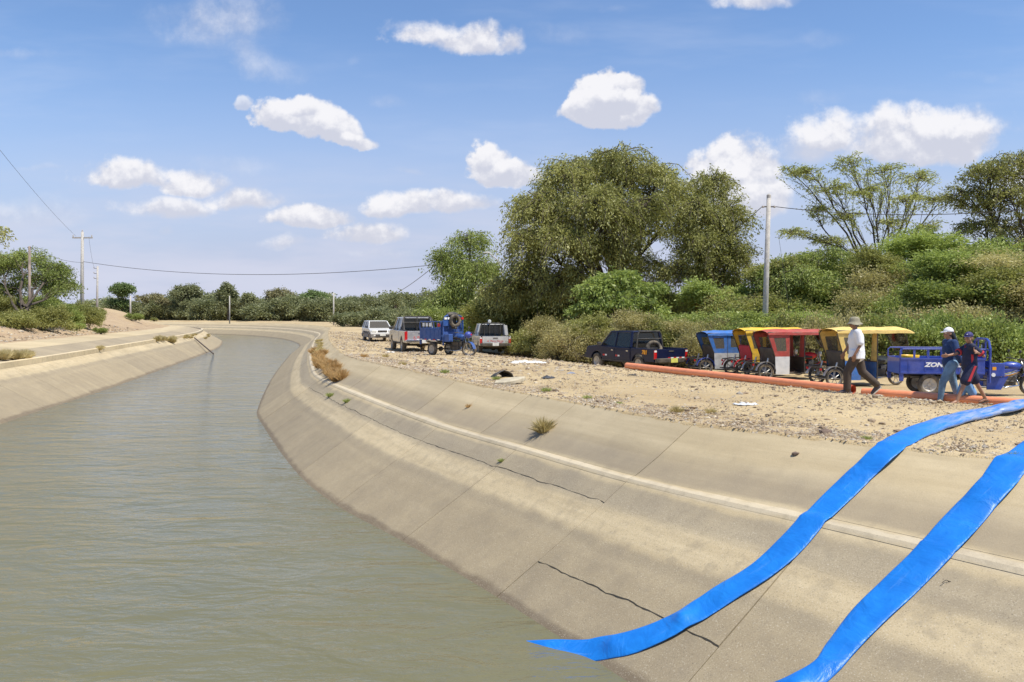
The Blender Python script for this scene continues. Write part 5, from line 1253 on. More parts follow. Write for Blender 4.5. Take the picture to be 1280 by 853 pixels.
# white estate car, front view
def wagon(loc, rotz, label):
    root = empty('estate_car', loc, rotz, label, 'car'); W = 1.68; hw = W / 2; r = .33
    pts = arch_poly(-2.05, 2.10, .36, [(2.10, .62), (2.02, .80), (1.1, .96), (.9, .98), (-2.0, .98), (-2.08, .80)], [-1.28, 1.28], r, r + .07)
    MB().prism(pts, -hw, hw).build('body', WHT, root, bevel=.045)
    pts = arch_poly(-2.08, 2.13, .30, [(2.13, .56), (-2.08, .56)], [-1.28, 1.28], r, r + .06)
    MB().prism(pts, -hw - .012, hw + .012).build('grey_cladding', GREYP, root, bevel=.02)
    zt = 1.50; wt = hw - .20; wb = hw - .05
    MB().prism([(-1.9, zt - .06), (.28, zt - .06), (.15, zt - .01), (-.8, zt), (-1.8, zt - .02)], -wt, wt).build('roof', WHT, root, bevel=.02)
    pl = MB(); P = lambda x, s, t: Vector((x, s * (wt if t else wb), zt - .05 if t else .97))
    for s in (-1, 1):
        for xb, xt in ((1.0, .25), (.05, -.02), (-.95, -.9), (-2.0, -1.85)): pl.tube([P(xb, s, 0), P(xt, s, 1)], .04, 6)
        pl.tube([P(.25, s, 1), P(-1.85, s, 1)], .03, 6)
    pl.build('pillars', WHT, root)
    for s in (-1, 1):
        for a, b, c, d in ((.1, .9, .2, .02), (-.9, 0, -.06, -.86), (-1.94, -1.0, -.94, -1.8)): window(root, [P(a, s, 0), P(b, s, 0), P(c, s, 1), P(d, s, 1)])
    window(root, [P(1.0, -1, 0), P(1.0, 1, 0), P(.25, 1, 1), P(.25, -1, 1)], glass_mat('hazy_glass', (.30, .34, .33), .30), 'windscreen'); window(root, [P(-2.0, 1, 0), P(-2.0, -1, 0), P(-1.85, -1, 1), P(-1.85, 1, 1)], GLASS, 'rear_window')
    MB().box((.1, .36, 1.0), (.14, .46, .6)).box((.1, -.36, 1.0), (.14, .46, .6)).build('seats', GREYP, root, bevel=.03)
    for s in (-1, 1):
        MB().box((2.03, s * (hw - .24), .76), (.14, .38, .15)).build('headlight', CLEARL, root, bevel=.03)
        MB().box((.85, s * (hw + .09), 1.05), (.10, .18, .13)).build('wing_mirror', BLK, root, bevel=.02)
        MB().box((2.12, s * (hw - .28), .46), (.04, .16, .09)).build('fog_lamp', CLEARL, root, bevel=.01)
    MB().box((2.07, 0, .76), (.07, .66, .11)).build('grille', BLK, root, bevel=.01)
    MB().box((2.14, 0, .42), (.05, 1.0, .16)).build('air_intake', BLK, root, bevel=.01)
    plate_num(root, 2.175, .52, '')
    MB().tube([(-1.28, -.6, r), (-1.28, .6, r)], .05).tube([(1.28, -.6, r), (1.28, .6, r)], .05).box((0, 0, .34), (3.4, .9, .1)).build('chassis', DARKM, root)
    for x in (-1.28, 1.28):
        for s in (-1, 1): car_wheel(root, x, s * (hw - .10), r, .20, s)
    return root
wagon(place(472, 60), hd(161), 'white estate car with grey lower bumper, farthest of the vehicles, facing the water')

# ---- three-wheelers
def moto_front(root, xw, tankm, seat=(1.35, 1.85), zs=.78, r=.29, stripes=None, fairing=None):
    """front wheel, fork, bars, tank, engine and saddle shared by the three-wheelers; xw: front axle"""
    spoke_wheel(root, xw, 0, r, r, .085, 'front_wheel')
    f = MB()
    for s in (-1, 1): f.tube([(xw, s * .09, r), (xw - .22, s * .09, .98)], [.026, .022], 8)
    f.build('fork', STEEL, root, smooth=True)
    fd = [(xw + (r + .06) * math.cos(a), (r + .06) * math.sin(a) + r) for a in [R(x) for x in range(10, 150, 14)]]
    m_ = MB(); 
    for (xa, za), (xb, zb_) in zip(fd[:-1], fd[1:]): m_.plate([(xa, -.075, za), (xb, -.075, zb_), (xb, .075, zb_), (xa, .075, za)], .012)
    m_.build('front_mudguard', tankm, root)
    MB().tube([(xw - .22, -.09, .98), (xw - .26, -.20, 1.04), (xw - .42, -.36, 1.06)], .014, 6).tube([(xw - .22, .09, .98), (xw - .26, .20, 1.04), (xw - .42, .36, 1.06)], .014, 6).tube([(xw - .24, -.1, 1.0), (xw - .24, .1, 1.0)], .02, 6).build('handlebar', DARKM, root)
    for s in (-1, 1): MB().tube([(xw - .38, s * .33, 1.055), (xw - .48, s * .42, 1.06)], .02, 8).build('grip', BLK, root)
    MB().lathe([(0, -.10), (.085, -.06), (.095, .02), (0, .05)], axis='x', n=14).build('headlamp', CLEARL, root).location = (xw - .10, 0, .90)
    MB().ball((xw - .52, 0, .84), (.30, .15, .13), 14, 8).build('fuel_tank', tankm, root, smooth=True)
    MB().box((xw - .42, 0, .66), (.55, .05, .06), rot=(0, R(20), 0)).tube([(xw - .25, 0, .85), (xw - .45, 0, .35)], .025).tube([(xw - .45, 0, .35), (xw - 1.1, 0, .33)], .025).build('frame_tube', DARKM, root)
    MB().box((xw - .60, 0, .42), (.34, .24, .26)).lathe([(0, -.16), (.10, -.15), (.10, .15), (0, .16)], c=(xw - .74, 0, .36), n=14).box((xw - .50, 0, .58), (.15, .16, .20), rot=(0, R(-15), 0)).build('engine', DARKM, root, bevel=.012)
    fins = MB()
    for k in range(5): fins.box((xw - .50 + k * .006, 0, .50 + k * .036), (.19, .21, .012), rot=(0, R(-15), 0))
    fins.build('cooling_fins', STEEL, root)
    MB().tube([(xw - .42, -.10, .48), (xw - .36, -.14, .30), (xw - .7, -.17, .24), (xw - 1.4, -.18, .26)], [.02, .02, .03, .035], 8).build('exhaust', CHROME, root, smooth=True)
    MB().box(((seat[0] + seat[1]) / 2, 0, zs), (seat[1] - seat[0], .30, .11)).build('saddle', SEATM, root, bevel=.04)
def rear_fender(root, x, y, z, r, m, w=.13):
    mb = MB(); a_ = [R(t) for t in range(5, 185, 15)]
    for a, b in zip(a_[:-1], a_[1:]): mb.plate([(x + r * math.cos(a), y - w / 2, z + r * math.sin(a)), (x + r * math.cos(b), y - w / 2, z + r * math.sin(b)), (x + r * math.cos(b), y + w / 2, z + r * math.sin(b)), (x + r * math.cos(a), y + w / 2, z + r * math.sin(a))], .01)
    mb.build('rear_mudguard', m, root)
def sag_roof(x0, x1, hw, z, arch=.10, over=.10, nx_=10, ny_=6, seed=0, valance=.09):
    """cloth roof: arched across, slack between the hoops"""
    rg = random.Random(seed); V = []; F = []
    xs = [x0 + (x1 - x0) * i / nx_ for i in range(nx_ + 1)]; ys = [-1 + 2 * j / ny_ for j in range(ny_ + 1)]
    for i, x in enumerate(xs):
        e = min(i, nx_ - i) / nx_
        V.append((x, -hw - .01, z - valance - .02 * rg.random()))
        for y in ys: V.append((x, y * hw, z + arch * (1 - abs(y)**2.2) - (.05 if i in (0, nx_) else 0) - .018 * (i % 3 == 1) + rg.uniform(-.008, .008)))
        V.append((x, hw + .01, z - valance - .02 * rg.random()))
    w_ = ny_ + 3
    for i in range(nx_):
        for j in range(w_ - 1): F.append((i * w_ + j, (i + 1) * w_ + j, (i + 1) * w_ + j + 1, i * w_ + j + 1))
    m_ = MB().add(V, F); return m_
def mototaxi(loc, rotz, label, cv, lower, tankm, zr=1.78, L_=2.38, side_closed=False, fender=STEEL, seed=0, seatback=SEATM, half_door=None):
    root = empty('mototaxi', loc, rotz, label, 'mototaxi', 'mototaxis parked in a row'); hw = .60; r = .30
    xf = 2.42
    for s in (-1, 1):
        spoke_wheel(root, 0, s * .58, r, r, .085); rear_fender(root, 0, s * .58, r, r + .06, fender)
        MB().tube([(0, s * .50, r), (.14, s * .48, .78)], [.035, .028], 8).build('shock_absorber', STEEL, root)
    MB().tube([(0, -.56, r), (0, .56, r)], .03).box((.75, 0, .24), (1.5, 1.06, .03)).tube([(-.38, -.5, .62), (-.38, .5, .62)], .018).tube([(-.38, -.5, .62), (.3, -.5, .66)], .018).tube([(-.38, .5, .62), (.3, .5, .66)], .018).tube([(-.42, -.6, .28), (-.42, .6, .28)], .02).tube([(-.42, -.6, .28), (.4, -.56, .26)], .018).tube([(-.42, .6, .28), (.4, .56, .26)], .018).tube([(.3, -.55, .24), (2.0, -.2, .30)], .02).tube([(.3, .55, .24), (2.0, .2, .30)], .02).build('chassis', DARKM, root)
    # hoops of the frame
    ft = .018; fr_ = MB()
    for s in (-1, 1):
        fr_.tube([(.36, s * hw, .26), (.34, s * hw, .84), (.06, s * hw, zr - .12), (.14, s * (hw - .02), zr)], ft, 6)
        fr_.tube([(.86, s * hw, .24), (.86, s * hw, zr)], ft, 6); fr_.tube([(1.42, s * hw, .26), (1.42, s * hw, zr)], ft, 6)
        fr_.tube([(.06, s * hw, zr), (L_ - .15, s * hw, zr)], ft, 6); fr_.tube([(L_ - .15, s * hw, zr), (L_ + .12, s * .42, 1.12), (L_ - .16, s * .2, .98)], ft, 6)
        fr_.tube([(.35, s * hw, .62), (.86, s * hw, .62)], ft, 6)
    fr_.tube([(.86, -hw, zr), (.86, hw, zr)], ft, 6).tube([(1.42, -hw, zr), (1.42, hw, zr)], ft, 6).tube([(1.42, -hw, .80), (1.42, hw, .80)], ft, 6).tube([(L_ - .15, -hw, zr), (L_ - .15, hw, zr)], ft, 6).tube([(L_ + .12, -.42, 1.12), (L_ + .12, .42, 1.12)], ft, 6).build('hoop_frame', DARKM, root)
    sag_roof(.06, L_ + .14, hw + .04, zr + .01, seed=seed).build('roof_canopy', cv, root, smooth=False)
    for s in (-1, 1):
        y = s * (hw + .012)
        # rear quarter cloth with a plastic window sewn in: built as a frame round the pane
        A = Vector((.34, y, .84)); B = Vector((.86, y, .84)); C_ = Vector((.86, y, zr - .03)); D = Vector((.06, y, zr - .06))
        q_ = lambda u, v: (A * (1 - u) + B * u) * (1 - v) + (D * (1 - u) + C_ * u) * v
        a0, a1, b0, b1 = .22, .80, .24, .82
        m_ = MB()
        for (u0_, u1_, v0_, v1_) in ((0, 1, 0, b0), (0, 1, b1, 1), (0, a0, b0, b1), (a1, 1, b0, b1)): m_.plate([q_(u0_, v0_), q_(u1_, v0_), q_(u1_, v1_), q_(u0_, v1_)], .010)
        m_.build('side_curtain', cv, root)
        window(root, [q_(a0, b0), q_(a1, b0), q_(a1, b1), q_(a0, b1)], PLASTIC_W, 'side_window', .004)
        MB().plate([(.36, y, .22), (.86, y, .22), (.86, y, .84), (.33, y, .84)], .012).build('lower_panel', lower, root)
        if side_closed:
            A2 = [(.88, zr - .05), (1.40, zr - .05), (1.40, .62), (.88, .62)]
            m_ = MB()
            for x0_, x1_, z0_, z1_ in ((.88, 1.42, .84, 1.06), (.88, 1.42, 1.50, zr - .03), (.88, 1.0, 1.06, 1.50), (1.28, 1.42, 1.06, 1.50)): m_.plate([(x0_, y, z0_), (x1_, y, z0_), (x1_, y, z1_), (x0_, y, z1_)], .010)
            m_.build('door_curtain', cv, root); window(root, [(1.0, y, 1.06), (1.28, y, 1.06), (1.28, y, 1.50), (1.0, y, 1.50)], PLASTIC_W, 'side_window', .004)
            MB().plate([(.88, y, .26), (1.42, y, .26), (1.42, y, .84), (.88, y, .84)], .012).build('door_panel', lower, root)
    # front partition of the cab and bench
    for s in (-1, 1): MB().plate([(1.425, s * .20, .80), (1.425, s * hw, .80), (1.425, s * hw, 1.62), (1.425, s * (hw - .12), zr - .02), (1.425, s * .30, zr - .02)], .01).build('partition', cv, root)
    MB().plate([(1.43, -hw, .28), (1.43, hw, .28), (1.43, hw, .80), (1.43, -hw, .80)], .012).build('front_panel', SEATM if half_door is None else half_door, root)
    MB().box((.62, 0, .50), (.46, 1.04, .14)).box((.36, 0, .86), (.12, 1.04, .58), rot=(0, R(-12), 0)).build('bench_seat', seatback, root, bevel=.04)
    window(root, [(L_ - .13, -.50, zr - .06), (L_ - .13, .50, zr - .06), (L_ + .12, .40, 1.14), (L_ + .12, -.40, 1.14)], GLASS, 'windscreen', .006)
    moto_front(root, xf, tankm, seat=(1.46, 1.98), zs=.80, r=.28)
    for s in (-1, 1): MB().box((-.40, s * .46, .56), (.03, .10, .07)).build('tail_light', REDL, root)
    return root
def at_wheel(px, py, Y, hdg, off):
    """place a three-wheeler so that its near rear wheel stands where the photograph shows it"""
    p = atd(px, py, Y); a = hd(hdg); fx, fy = math.cos(a), math.sin(a); x, y = p.x - fy * off, p.y + fx * off
    return (x, y, gz(p.x, p.y)), a
l, a = at_wheel(882, 460, 31.6, 82, .58)
mototaxi(l, a, 'blue mototaxi with grey lower panel, leftmost of the parked row', CV_BLUE, CV_GREY, BLUEP, zr=1.60, side_closed=True, fender=BLUEP, seed=1)
l, a = at_wheel(929, 463, 30.0, 83, .58)
mototaxi(l, a, 'bright yellow mototaxi mostly hidden between the blue and the red one', CV_YEL, CV_YEL, REDR, zr=1.70, fender=mat('red_paint', (.45, .02, .02), .35), seed=2, seatback=mat('red_seat', (.5, .03, .04), .6))
l, a = at_wheel(957, 466, 28.4, 82, .58)
mototaxi(l, a, 'red mototaxi with a white lower panel and grey mudguards', CV_RED, mat('white_canvas', (.72, .72, .72), .6, bump=.4, bscale=8, dust=.2), REDR, zr=1.68, L_=2.46, seed=3)
l, a = at_wheel(1043, 470, 26.0, 84, .58)
mototaxi(l, a, 'faded yellow mototaxi with blue lower panels behind the man in the white shirt', CV_YELP, CV_BLUE, mat('grey_green_paint', (.22, .25, .22), .4), zr=1.80, L_=2.5, seed=4, half_door=CV_BLUE)

def cargo_trike(loc, rotz, label, paint, bl=1.75, bw=1.22, zf=.62, hs=.42, hr=.30, text=None, tyre=.30, emblem=False, xf=None, rear=.52, shields=True):
    root = empty('cargo_tricycle', loc, rotz, label, 'cargo tricycle'); hb = bw / 2; x0, x1 = -bl * rear, bl * (1 - rear); xf = xf or x1 + 1.45
    for s in (-1, 1): car_wheel(root, 0, s * (hb - .10), tyre, .15, s)
    MB().tube([(0, -hb + .1, tyre), (0, hb - .1, tyre)], .035).ball((0, 0, tyre), .11).tube([(x0 + .1, -.3, zf - .08), (xf - .5, -.12, .40)], .03).tube([(x0 + .1, .3, zf - .08), (xf - .5, .12, .40)], .03).box((-.0, -.35, zf - .12), (.9, .05, .06)).box((0, .35, zf - .12), (.9, .05, .06)).build('chassis', DARKM, root)
    MB().box(((x0 + x1) / 2, 0, zf), (bl, bw, .04)).build('bed_floor', paint, root)
    for s in (-1, 1):
        sd = MB().box(((x0 + x1) / 2, s * hb, zf + hs / 2), (bl, .03, hs)).box(((x0 + x1) / 2, s * (hb + .012), zf + .02), (bl, .03, .05)).box(((x0 + x1) / 2, s * (hb + .012), zf + hs - .02), (bl, .03, .05)).build('side_board', paint, root, bevel=.006)
        rl = MB(); zt = zf + hs + hr
        rl.tube([(x0, s * hb, zf + hs), (x0, s * hb, zt - .06), (x0 + .06, s * hb, zt), (x1, s * hb, zt), (x1, s * hb, zf + hs)], .022, 6)
        n_ = 6
        for k in range(1, n_): rl.box((x0 + bl * k / n_, s * hb, zf + hs + hr / 2), (.055, .02, hr))
        rl.build('side_rail', paint, root)
        for k in range(5): MB().box((x0 + bl * (k + .5) / 5, s * (hb + .018), zf + hs * .5), (.03, .012, hs * .75)).build('pressed_rib', paint, sd)
        MB().box((x0 + .04, s * (hb - .02), zf - .1), (.10, .06, .24)).build('corner_bracket', paint, root)
    MB().box((x0, 0, zf + hs / 2), (.03, bw - .04, hs)).build('tailboard', paint, root, bevel=.006)
    MB().box((x1, 0, zf + (hs + hr) / 2), (.03, bw - .04, hs + hr)).build('headboard', paint, root, bevel=.006)
    # driver's cage: hooped back frame, side boxes, seat
    xs = x1 + .14; zt = zf + hs + hr + .28
    cg_ = MB()
    for s in (-1, 1): cg_.tube([(xs, s * (hb - .02), zf - .25), (xs, s * (hb - .02), zt - .26), (xs, s * (hb - .12), zt - .06), (xs, s * (hb - .28), zt)], .035, 8); cg_.box((xs, s * .26, zt - .32), (.03, .05, .56))
    cg_.tube([(xs, -hb + .28, zt), (xs, hb - .28, zt)], .035, 8).tube([(xs, -hb + .04, zt - .30), (xs, hb - .04, zt - .30)], .024, 8).box((xs, 0, zf + .28), (.03, bw - .1, .18)).build('back_frame', paint, root)
    MB().box((xs + .05, 0, zt - .36), (.07, .26, .50)).build('backrest', SEATM, root, bevel=.03)
    for s in (-1, 1):
        if not shields: break
        MB().box((xs + .22, s * (hb - .14), zf + .12), (.36, .22, .38)).build('side_box', paint, root, bevel=.02)
        MB().prism([(xs + .02, .18), (xs + .40, .18), (xs + .46, .30), (xs + .62, .62), (xs + .90, .74), (xs + .55, .78), (xs + .02, .72)], s * (hb - .26), s * (hb - .30)).build('leg_shield', paint, root, bevel=.008)
    MB().prism([(xs + .10, .24), (xs + .55, .24), (xs + .55, .66), (xs + .10, .66)], -.16, .16).build('seat_base', paint if shields else DARKM, root, bevel=.02)
    moto_front(root, xf, paint, seat=(xs + .10, xs + .68), zs=.80, r=.30)
    for s in (-1, 1): MB().tube([(xf - .40, s * .30, 1.05), (xf - .44, s * .36, 1.22)], .008, 5).ball((xf - .44, s * .37, 1.27), (.02, .075, .05), 10, 6).build('wing_mirror', BLK, root)
    return root, dict(x0=x0, x1=x1, hb=hb, zf=zf, hs=hs, hr=hr, xs=xs, zt=zt, xf=xf)
# bright blue one on the right
hdg = 99; l, a = at_wheel(1161, 483, 23.4, hdg, .5)
ct, q = cargo_trike(l, a, 'bright blue cargo tricycle with white lettering on its bed, behind the orange pipe', BLUEP, bl=2.25, rear=.36, bw=1.2, zf=.64, hs=.44, hr=.26, tyre=.31)
for o_ in [o for o in ct.children]: pass
lettering('ZONGSHEN', .17, WHINK, ct, (.42, -q['hb'] - .030, q['zf'] + .25), RSIDE, off=.008, shear=.25, sx=1.25)
xs = q['xs']
lettering('K', .16, WHINK, ct, (xs + .03, -.0, q['zt'] - .24), RSIDE, off=.01)
MB().box((xs + .12, -q['hb'] + .024, q['zf'] + .16), (.10, .006, .09)).build('orange_sticker', ORINK, ct)
MB().lathe([(0, -.004), (.055, -.004), (.055, .004), (0, .004)], n=14).build('round_sticker', WHINK, ct).location = (xs + .10, -q['hb'] + .024, q['zf'] - .02)
for k, (m_, dz) in enumerate(((mat('stripe_yellow', (.75, .70, .20), .5), 0), (WHINK, -.03), (ORINK, -.055))):
    st = MB(); xs0 = xs + .30 + k * .03; st.plate([(xs0, -.345, .60 + dz), (xs0 + .30, -.345, .655 + dz), (xs0 + .52, -.345, .745 + dz), (xs0 + .30, -.345, .675 + dz)], .006); st.build('stripe', m_, ct)
yb = MB().lathe([(0, 0), (.17, 0), (.19, .26), (.20, .30), (.185, .30), (.165, .02), (0, .02)], axis='z', n=22)
o = yb.build('plastic_tub', mat('yellow_plastic', (.85, .52, .03), .4), None, smooth=True); tag(o, 'yellow plastic tub standing in the bed of the bright blue cargo tricycle', 'tub')
mw = Matrix.Translation(Vector(l)) @ Matrix.Rotation(a, 4, 'Z'); o.location = mw @ Vector((-.40, -.1, q['zf'] + .025)); o.scale = (1.35, 1.1, 1.6)
# dusty blue one beside the silver pickup, facing the camera's right
pt = atd(551, 425, 37.2); a = hd(137)
tr, q = cargo_trike((pt.x, pt.y, gz(pt.x, pt.y)), a, 'dusty blue cargo tricycle with a tyre strapped behind its seat, between the two silver pickups', BLUED, bl=1.55, bw=1.15, zf=.72, hs=.52, hr=.30, tyre=.30, xf=2.0, shields=False)
for o in tr.children:
    if o.name.startswith('front_wheel'): o.rotation_euler = (0, 0, R(36)); o.scale = (1.12, 1.4, 1.12); o.location.z *= 1.12
for k in range(3): MB().box((q['x0'] + .30 + k * .24, -q['hb'] - .012, q['zf'] + q['hs'] + .15), (.15, .014, .15)).build('white_marker', WHR, tr)
MB().box((q['x1'] - .12, -q['hb'] - .014, q['zf'] + q['hs'] + .14), (.20, .014, .14)).build('red_marker', REDR, tr)
for k in range(5): MB().box((q['x0'] + .14 + k * .32, -q['hb'] - .034, q['zf'] + .01), (.16, .008, .045)).build('reflective_tape', (WHR, REDR)[k % 2], tr)
MB().box((q['xs'] + .05, -.42, q['zt'] - .16), (.03, .26, .08)).box((q['xs'] + .05, -.42, q['zt'] - .34), (.02, .34, .26)).build('side_plate', BLUED, tr)
for y in (.30, .48): MB().box((q['xs'] + .07, y, q['zt'] - .14), (.03, .13, .09)).build('red_marker', REDR, tr)
for y in (-.30, -.48): MB().box((q['xs'] + .07, y, q['zt'] - .14), (.03, .13, .09)).build('white_marker', WHR, tr)
t_ = MB().lathe([(.16, -.07), (.24, -.09), (.29, -.04), (.29, .04), (.24, .09), (.16, .07)], n=24, closed=True).build('strapped_tyre', RUB, tr, smooth=True); t_.location = (q['xs'] + .16, -.02, q['zt'] - .25); t_.rotation_euler = (0, 0, R(82))
MB().box((q['xs'] + .22, -q['hb'] + .14, q['zf'] + .10), (.34, .24, .34)).build('side_box', BLUED, tr, bevel=.02)
m_ = MB().ball((0, 0, 0), (.16, .34, .13), 14, 8).build('rolled_tarpaulin', BLK, tr, smooth=True); m_.location = (q['xs'] - .05, 0, q['zt'] + .02)
MB().ball((q['xf'] - .06, 0, .96), (.16, .17, .15), 14, 8).build('headlamp_cowl', BLUEP, tr, smooth=True)
MB().box((q['xf'] + .08, .04, .98), (.03, .08, .06)).build('front_marker', REDR, tr)

# ------------------------------------------------------------------ pipes, hoses, poles, wires, litter
def pipe(pts, r, label, open_end=None):
    o = MB()
    n = 20; P = [Vector(p) for p in pts]
    o.tube(P, r, n, cap=False); o.tube([P[0], P[-1]], r * .93, n, cap=False)
    for e, s in ((P[0], 1), (P[-1], -1)):
        d = (P[-1] - P[0]).normalized(); a = d.cross(Vector((0, 0, 1))).normalized(); b = a.cross(d)
        ring = [e + (a * math.cos(2 * math.pi * k / n) + b * math.sin(2 * math.pi * k / n)) * rr_ for rr_ in (r, r * .93) for k in range(n)]
        o.add(ring, [(k, (k + 1) % n, n + (k + 1) % n, n + k) for k in range(n)])
    return tag(o.build('plastic_pipe', ORANGE, None, smooth=False), label, 'pipe')
PR = .102
def gp(px, Y): p = atd(px, 400, Y); return Vector((p.x, p.y, 0))
A = gp(784, 26.3); B = gp(1067, 19.0); C1 = gp(1080, 19.0); D1 = gp(1340, 15.7)
def seat_line(a, b, n=14):
    zs = [(gz((a.lerp(b, t / n)).x, (a.lerp(b, t / n)).y)) for t in range(n + 1)]; return zs
za, zb2 = gz(A.x, A.y), gz(B.x, B.y)
pts = []
for (a, b), lab in (((A, B), 'long orange pipe lying from the dark pickup to the man in the white shirt'), ((C1, D1), 'orange pipe lying behind the feet of the woman and the boy')):
    zs = seat_line(a, b); k = np.polyfit(np.linspace(0, 1, len(zs)), zs, 1); up = max(np.array(zs) - np.polyval(k, np.linspace(0, 1, len(zs))))
    P0 = Vector((a.x, a.y, k[1] + up * .6 + PR)); P1 = Vector((b.x, b.y, k[0] + k[1] + up * .6 + PR))
    o = pipe([P0, P0.lerp(P1, .33), P0.lerp(P1, .66), P1], PR, lab)
    if lab.startswith('long'):
        n = 20; d = (P1 - P0).normalized(); sk = MB().tube([P1 - d * .14, P1 + d * .012], PR * 1.10, n, cap=False).tube([P1 - d * .10, P1 + d * .012], PR * .92, n, cap=False); sk.build('pipe_socket', mat('socket_red', (.50, .10, .05), .5), o)

HOSE = None
def hose_mat():
    m, nt, p = bsdf('layflat_hose'); g = N(nt, 'ShaderNodeNewGeometry'); pos = g.outputs['Position']
    u = N(nt, 'ShaderNodeUVMap'); u.uv_map = 'UVMap'; su = N(nt, 'ShaderNodeSeparateXYZ'); nt.links.new(u.outputs[0], su.inputs[0])
    a = NOISE(nt, pos, 2.2, 5, .65); b = NOISE(nt, pos, 16, 4, .7)
    cv_ = N(nt, 'ShaderNodeCombineXYZ'); nt.links.new(M_(nt, 'MULTIPLY', su.outputs[0], 1.0), cv_.inputs[0]); nt.links.new(M_(nt, 'MULTIPLY', su.outputs[1], 9.0), cv_.inputs[1])
    sc_ = NOISE(nt, cv_.outputs[0], 1.6, 5, .7)
    c = MIXC(nt, SM(nt, a.outputs[0], .3, .7), (.005, .150, .56), (.010, .205, .68))
    f = M_(nt, 'MULTIPLY', SM(nt, sc_.outputs[0], .56, .78), .30); c = MIXC(nt, f, c, (.22, .40, .72))
    dust = M_(nt, 'MULTIPLY', SM(nt, su.outputs[0], .5, 4.5), M_(nt, 'MULTIPLY', SM(nt, sc_.outputs[0], .34, .62), .75)); c = MIXC(nt, dust, c, (.40, .42, .46))
    nt.links.new(c, p.inputs['Base Color']); p.inputs['Roughness'].default_value = .42; p.inputs['Specular IOR Level'].default_value = .5
    wr = N(nt, 'ShaderNodeCombineXYZ'); nt.links.new(M_(nt, 'MULTIPLY', su.outputs[0], 2.4), wr.inputs[0]); nt.links.new(M_(nt, 'MULTIPLY', su.outputs[1], 1.6), wr.inputs[1])
    w = NOISE(nt, wr.outputs[0], 1.5, 4, .55, 1.2)
    bu = N(nt, 'ShaderNodeBump'); bu.inputs['Strength'].default_value = .5; bu.inputs['Distance'].default_value = .05; nt.links.new(M_(nt, 'ADD', w.outputs[0], M_(nt, 'MULTIPLY', b.outputs[0], .08)), bu.inputs['Height']); nt.links.new(bu.outputs[0], p.inputs['Normal']); return m
HOSE = hose_mat()
def catmull(P, n):
    P = [Vector(p) for p in P]; out = []
    for i in range(len(P) - 1):
        p0, p1, p2, p3 = P[max(i - 1, 0)], P[i], P[i + 1], P[min(i + 2, len(P) - 1)]
        for k in range(n):
            t = k / n; out.append(.5 * ((2 * p1) + (p2 - p0) * t + (2 * p0 - 5 * p1 + 4 * p2 - p3) * t**2 + (3 * p1 - p0 - 3 * p2 + p3) * t**3))
    return out + [P[-1]]
def hose(px_pts, label, folds, taper_end=False, extra=None, u_lip=0.0):
    """px_pts: (px, py, half width, half thickness, roll)"""
    ctl = []
    for px, py, w, th, roll in px_pts:
        p = onz(px, py, w[1]) if isinstance(w, tuple) else hit(px, py)
        ctl.append((p, (w[0] if isinstance(w, tuple) else w), th, roll))
    n = 14
    C = catmull([c[0] for c in ctl], n); W_ = catmull([Vector((c[1], c[2], c[3])) for c in ctl], n)
    for i, c in enumerate(C):
        q_ = W_[i]; s = surf_a(np.array([c.x]), np.array([c.y]))[0]; c.z = max(c.z, s, WZ - .12 if i < 20 else s) + q_.y * .9 + .012
    ns = 20; V = []; UV = []; acc = [0]
    for i in range(1, len(C)): acc.append(acc[-1] + (C[i] - C[i - 1]).length)
    lip_at = min(range(len(C)), key=lambda i: abs(C[i].z - .03) + (0 if C[i].z > -.1 else 9)) if True else 0
    nprev = None
    for i, c in enumerate(C):
        t = (C[min(i + 1, len(C) - 1)] - C[max(i - 1, 0)]).normalized()
        e = .25; gx_ = surf_a(np.array([c.x + e, c.x - e, c.x, c.x]), np.array([c.y, c.y, c.y + e, c.y - e]))
        nrm = Vector((-(gx_[0] - gx_[1]) / (2 * e), -(gx_[2] - gx_[3]) / (2 * e), 1)).normalized()
        if nprev is not None: nrm = (nrm * .35 + nprev * .65).normalized()
        nprev = nrm
        side = nrm.cross(t).normalized(); up = t.cross(side).normalized(); up = up if up.z > 0 else -up
        ro = W_[i].z; s2 = side * math.cos(ro) + up * math.sin(ro); u2 = up * math.cos(ro) - side * math.sin(ro)
        hw_, th = W_[i].x, W_[i].y
        fd = sum(a_ * math.exp(-((acc[i] - x_) / w2)**2) for x_, a_, w2 in folds)
        hw_ *= (1 - .10 * min(1, abs(fd) * 12)) * (1 + .02 * math.sin(acc[i] * 2.3))
        for k in range(ns):
            a = 2 * math.pi * k / ns; cx = math.cos(a); sy = math.sin(a)
            lens = abs(sy)**.8 * (1 if sy > 0 else -1)
            hgt = th * lens * (1.1 if sy > 0 else .8) + fd * (1 if sy > 0 else .9) * (.5 + .5 * math.cos(cx * 2.6)) + .006 * math.sin(acc[i] * 5.1 + cx * 2)
            V.append(c + s2 * hw_ * cx + u2 * hgt); UV.append((acc[i] - acc[lip_at], k / ns))
    V = np.array([v[:] for v in V]); m = len(C); i = np.arange(m - 1)[:, None] * ns; k = np.arange(ns)[None]; k2 = (k + 1) % ns
    F = np.stack([i + k, i + k2, i + k2 + ns, i + k + ns], 2).reshape(-1, 4)
    o = link(bpy.data.objects.new('layflat_hose', np_mesh('layflat_hose', V, F, [HOSE], smooth=True, uv=np.array(UV)))); return tag(o, label, 'hose', 'blue layflat hoses')
